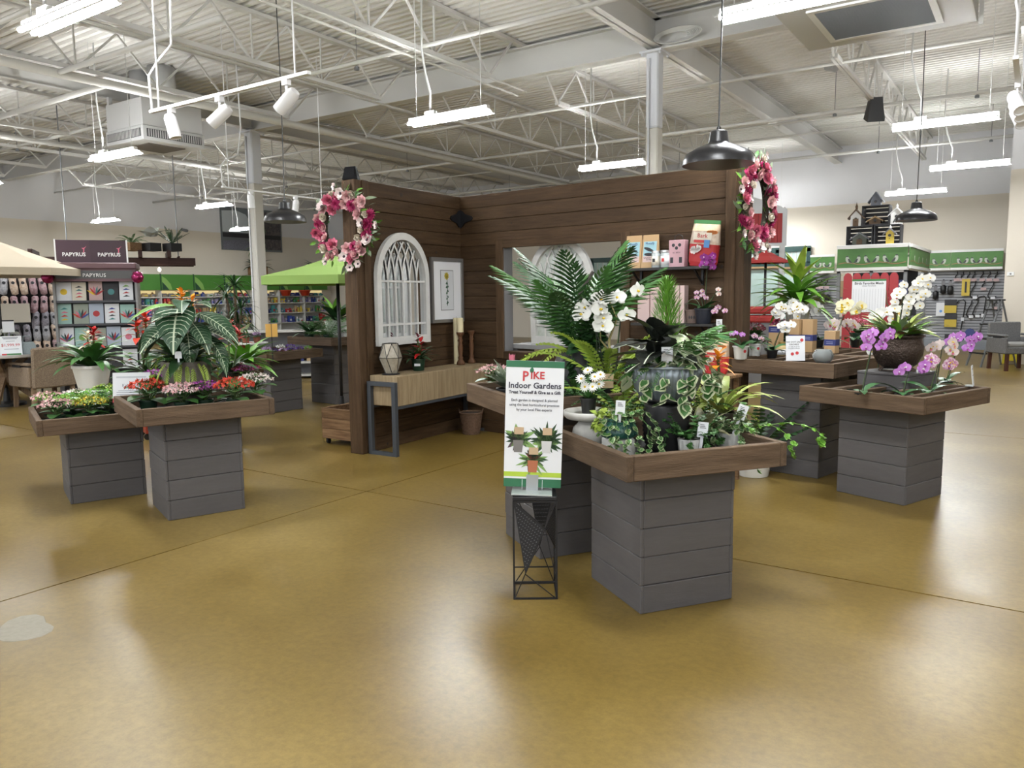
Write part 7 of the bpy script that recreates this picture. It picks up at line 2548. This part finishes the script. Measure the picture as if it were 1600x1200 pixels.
text(ch, 'Birds Favorite Meals', .055, Matrix.Translation((-.03, -.014, zp(444.5))) @ Matrix.Rotation(pi / 2, 4, 'X'), INKK, bold=.001, wide=.95)
text(ch, 'Attract More Birds', .026, Matrix.Translation((-.03, -.014, zp(448.5))) @ Matrix.Rotation(pi / 2, 4, 'X'), INKK)
for i in range(12):
    ob('chart_line', M().box(-.26 + i * .041, -.258 + i * .041, -.0135, -.012, zp(488), zp(453)), GREYI, ch)

# ---------------------------------------------------------------- barn front, windows, red parasol
BARN = mat('barn_red', (.36, .028, .030), .55)
DB = 16.5
p = Dp(1200, 400, DB)
t = thing('barn_front', 'red barn front panel with a white border behind the wreath', 'display panel', (p.x, p.y, 0), heading(p) + .25)
kb = DB / FPX
zb_ = lambda y: EYE + (457 - y) * kb
ob('white_border', M().prism([(-.75, zb_(386)), (.38, zb_(386)), (.38, zb_(330)), (.12, zb_(322)), (-.75, zb_(300))], .05), mat('border_white', (.70, .72, .74), .5), t)
for i in range(9):
    x = -.62 + i * .1
    ob('barn_board', M().box(x, x + .095, -.02, 0, zb_(381), zb_(336)), BARN, t)
for x in (-.6, .3):
    ob('barn_post', M().box(x - .05, x + .05, 0, .08, 0, zb_(386)), mat('border_white', (.70, .72, .74), .5), t)
GFR = mat('window_green', (.012, .05, .045), .4)
PANE = mat('pane_bright', (.36, .50, .46), .1, noise=((.52, .64, .60), 3, .3))
for n_, (a, b, y0, y1) in enumerate(((1224, 1265, 387, 412), (1170, 1217, 390, 412), (926, 978, 404, 440))):
    p0, p1 = on_y(a, y1, YB - .03), on_y(b, y0, YB - .03)
    w_, h_ = p1.x - p0.x, p1.z - p0.z
    t = struct(ob('window_%d' % (n_ + 1), M().box(p0.x, p1.x, YB - .06, YB, p0.z, p1.z), PANE))
    f_ = ob('window_frame', M().box(p0.x - .05, p1.x + .05, YB - .12, YB - .06, p1.z - .1, p1.z + .05).box(p0.x - .05, p1.x + .05, YB - .12, YB - .06, p0.z - .1, p0.z + .03), GFR, t)
    ob('window_jamb', M().box(p0.x - .06, p0.x + .06, YB - .12, YB - .06, p0.z, p1.z), GFR, t)
    ob('window_jamb', M().box(p1.x - .06, p1.x + .06, YB - .12, YB - .06, p0.z, p1.z), GFR, t)
    for i in range(1, 6):
        x = p0.x + w_ * i / 6
        ob('glazing_bar', M().box(x - .012, x + .012, YB - .075, YB - .06, p0.z, p1.z), SHELFW, t)
    ob('window_sill', M().box(p0.x - .1, p1.x + .1, YB - .18, YB - .06, p0.z - .16, p0.z - .1), TWIG, t)
    # lower glazing
    ob('lower_pane', M().box(p0.x, p1.x, YB - .06, YB, .6, p0.z - .2), PANE, t)
um = Dp(1196, 420, 13.5)
parasol(um, EYE + (457 - 410) * 13.5 / FPX, EYE + (457 - 391) * 13.5 / FPX, .42, 6, mat('canvas_red', (.33, .03, .028), .8), 'small red parasol beyond the right wreath', flap=.03)
um = Dp(1186, 470, 12.8)
t = thing('cushion_stack', 'red cushion stack glimpsed behind the dracaena', 'cushion', (um.x, um.y, 0))
ob('cushion_stand', M().box(-.3, .3, -.2, .2, 0, 1.0, .01), SHELFG, t)
for k in range(2):
    ob('cushion', M().box(-.3, .3, -.22, .22, 1.0 + k * .14, 1.12 + k * .14, .03), mat('canvas_red', (.33, .03, .028), .8), t)

# ---------------------------------------------------------------- ladder, grey armchair, wet floor sign
p = Dp(1574, 575, 13.2)
GW = mat('wicker_grey', (.11, .11, .11), .8, noise=((.20, .20, .20), 70, .15), bump=(110, .9))
MAH = mat('leg_mahogany', (.07, .022, .014), .5)
q = F(1576, 578, 0)
tub_chair((q.x + .05, q.y + .1, 0), heading(q) + .55, GW, MAH, 'grey woven armchair with mahogany legs at the right edge', 1.05, mat('cushion_grey', (.30, .30, .29), .8))
q = F(1568, 573, 0)
t = thing('wet_floor_sign', 'yellow folding wet floor sign behind the grey armchair', 'sign', (q.x + .1, q.y + .55, 0), heading(q))
YEL = mat('sign_yellow', (.72, .60, .02), .45)
for s in (-1, 1):
    ob('sign_leaf', M().prism([(-.15, 0), (-.1, 0), (-.07, .06), (.07, .06), (.1, 0), (.15, 0), (.1, .62), (-.1, .62)], .008, TR(0, 0, 0, 0, 0, s * .2) @ Matrix.Translation((0, s * .12, .0))), YEL, t)
ob('warning_mark', M().prism([(-.07, .42), (.07, .42), (0, .55)], .002, TR(0, 0, 0, 0, 0, -.2) @ Matrix.Translation((0, -.125, 0))), INKK, t)
text(t, 'CAUTION\nWet Floor', .05, TR(0, 0, 0, 0, 0, -.2) @ Matrix.Translation((0, -.123, .33)) @ Matrix.Rotation(pi / 2, 4, 'X'), INKK)
q = F(1545, 574, 0)
t = thing('step_ladder', 'grey metal stepladder folded open beside the slatwall', 'ladder', (q.x, q.y + .3, 0), heading(q) - .9)
for s in (-1, 1):
    ob('front_rail', M().bar((s * .2, -.35, 0), (s * .14, .05, 1.3), .04, .025), GREYM, t)
    ob('back_rail', M().bar((s * .2, .4, 0), (s * .14, .08, 1.28), .03, .02), GREYM, t)
for k in range(4):
    z = .25 + k * .28
    ob('step', M().box(-.19 + k * .012, .19 - k * .012, -.35 + z * .31 - .04, -.35 + z * .31 + .06, z, z + .025), BLACK, t)
ob('top_tray', M().box(-.15, .15, -.02, .14, 1.28, 1.31, .004), BLACK, t)
p = on_y(1596, 430, pr.y)
t = thing('wall_thermostat', 'small white thermostat on the cream wall stub', 'thermostat', (on_y(1579, 428, pr.y - .02).x, pr.y - .012, on_y(1579, 428, pr.y).z))
ob('cover', M().box(-.06, .06, -.012, .012, -.04, .04, .004), WHITEP, t)
ob('dial', M().lathe([(.018, 0), (.016, .008), (0, .008)], 12, T=Matrix.Translation((0, -.012, 0)) @ Matrix.Rotation(pi / 2, 4, 'X')), GREYM, t)
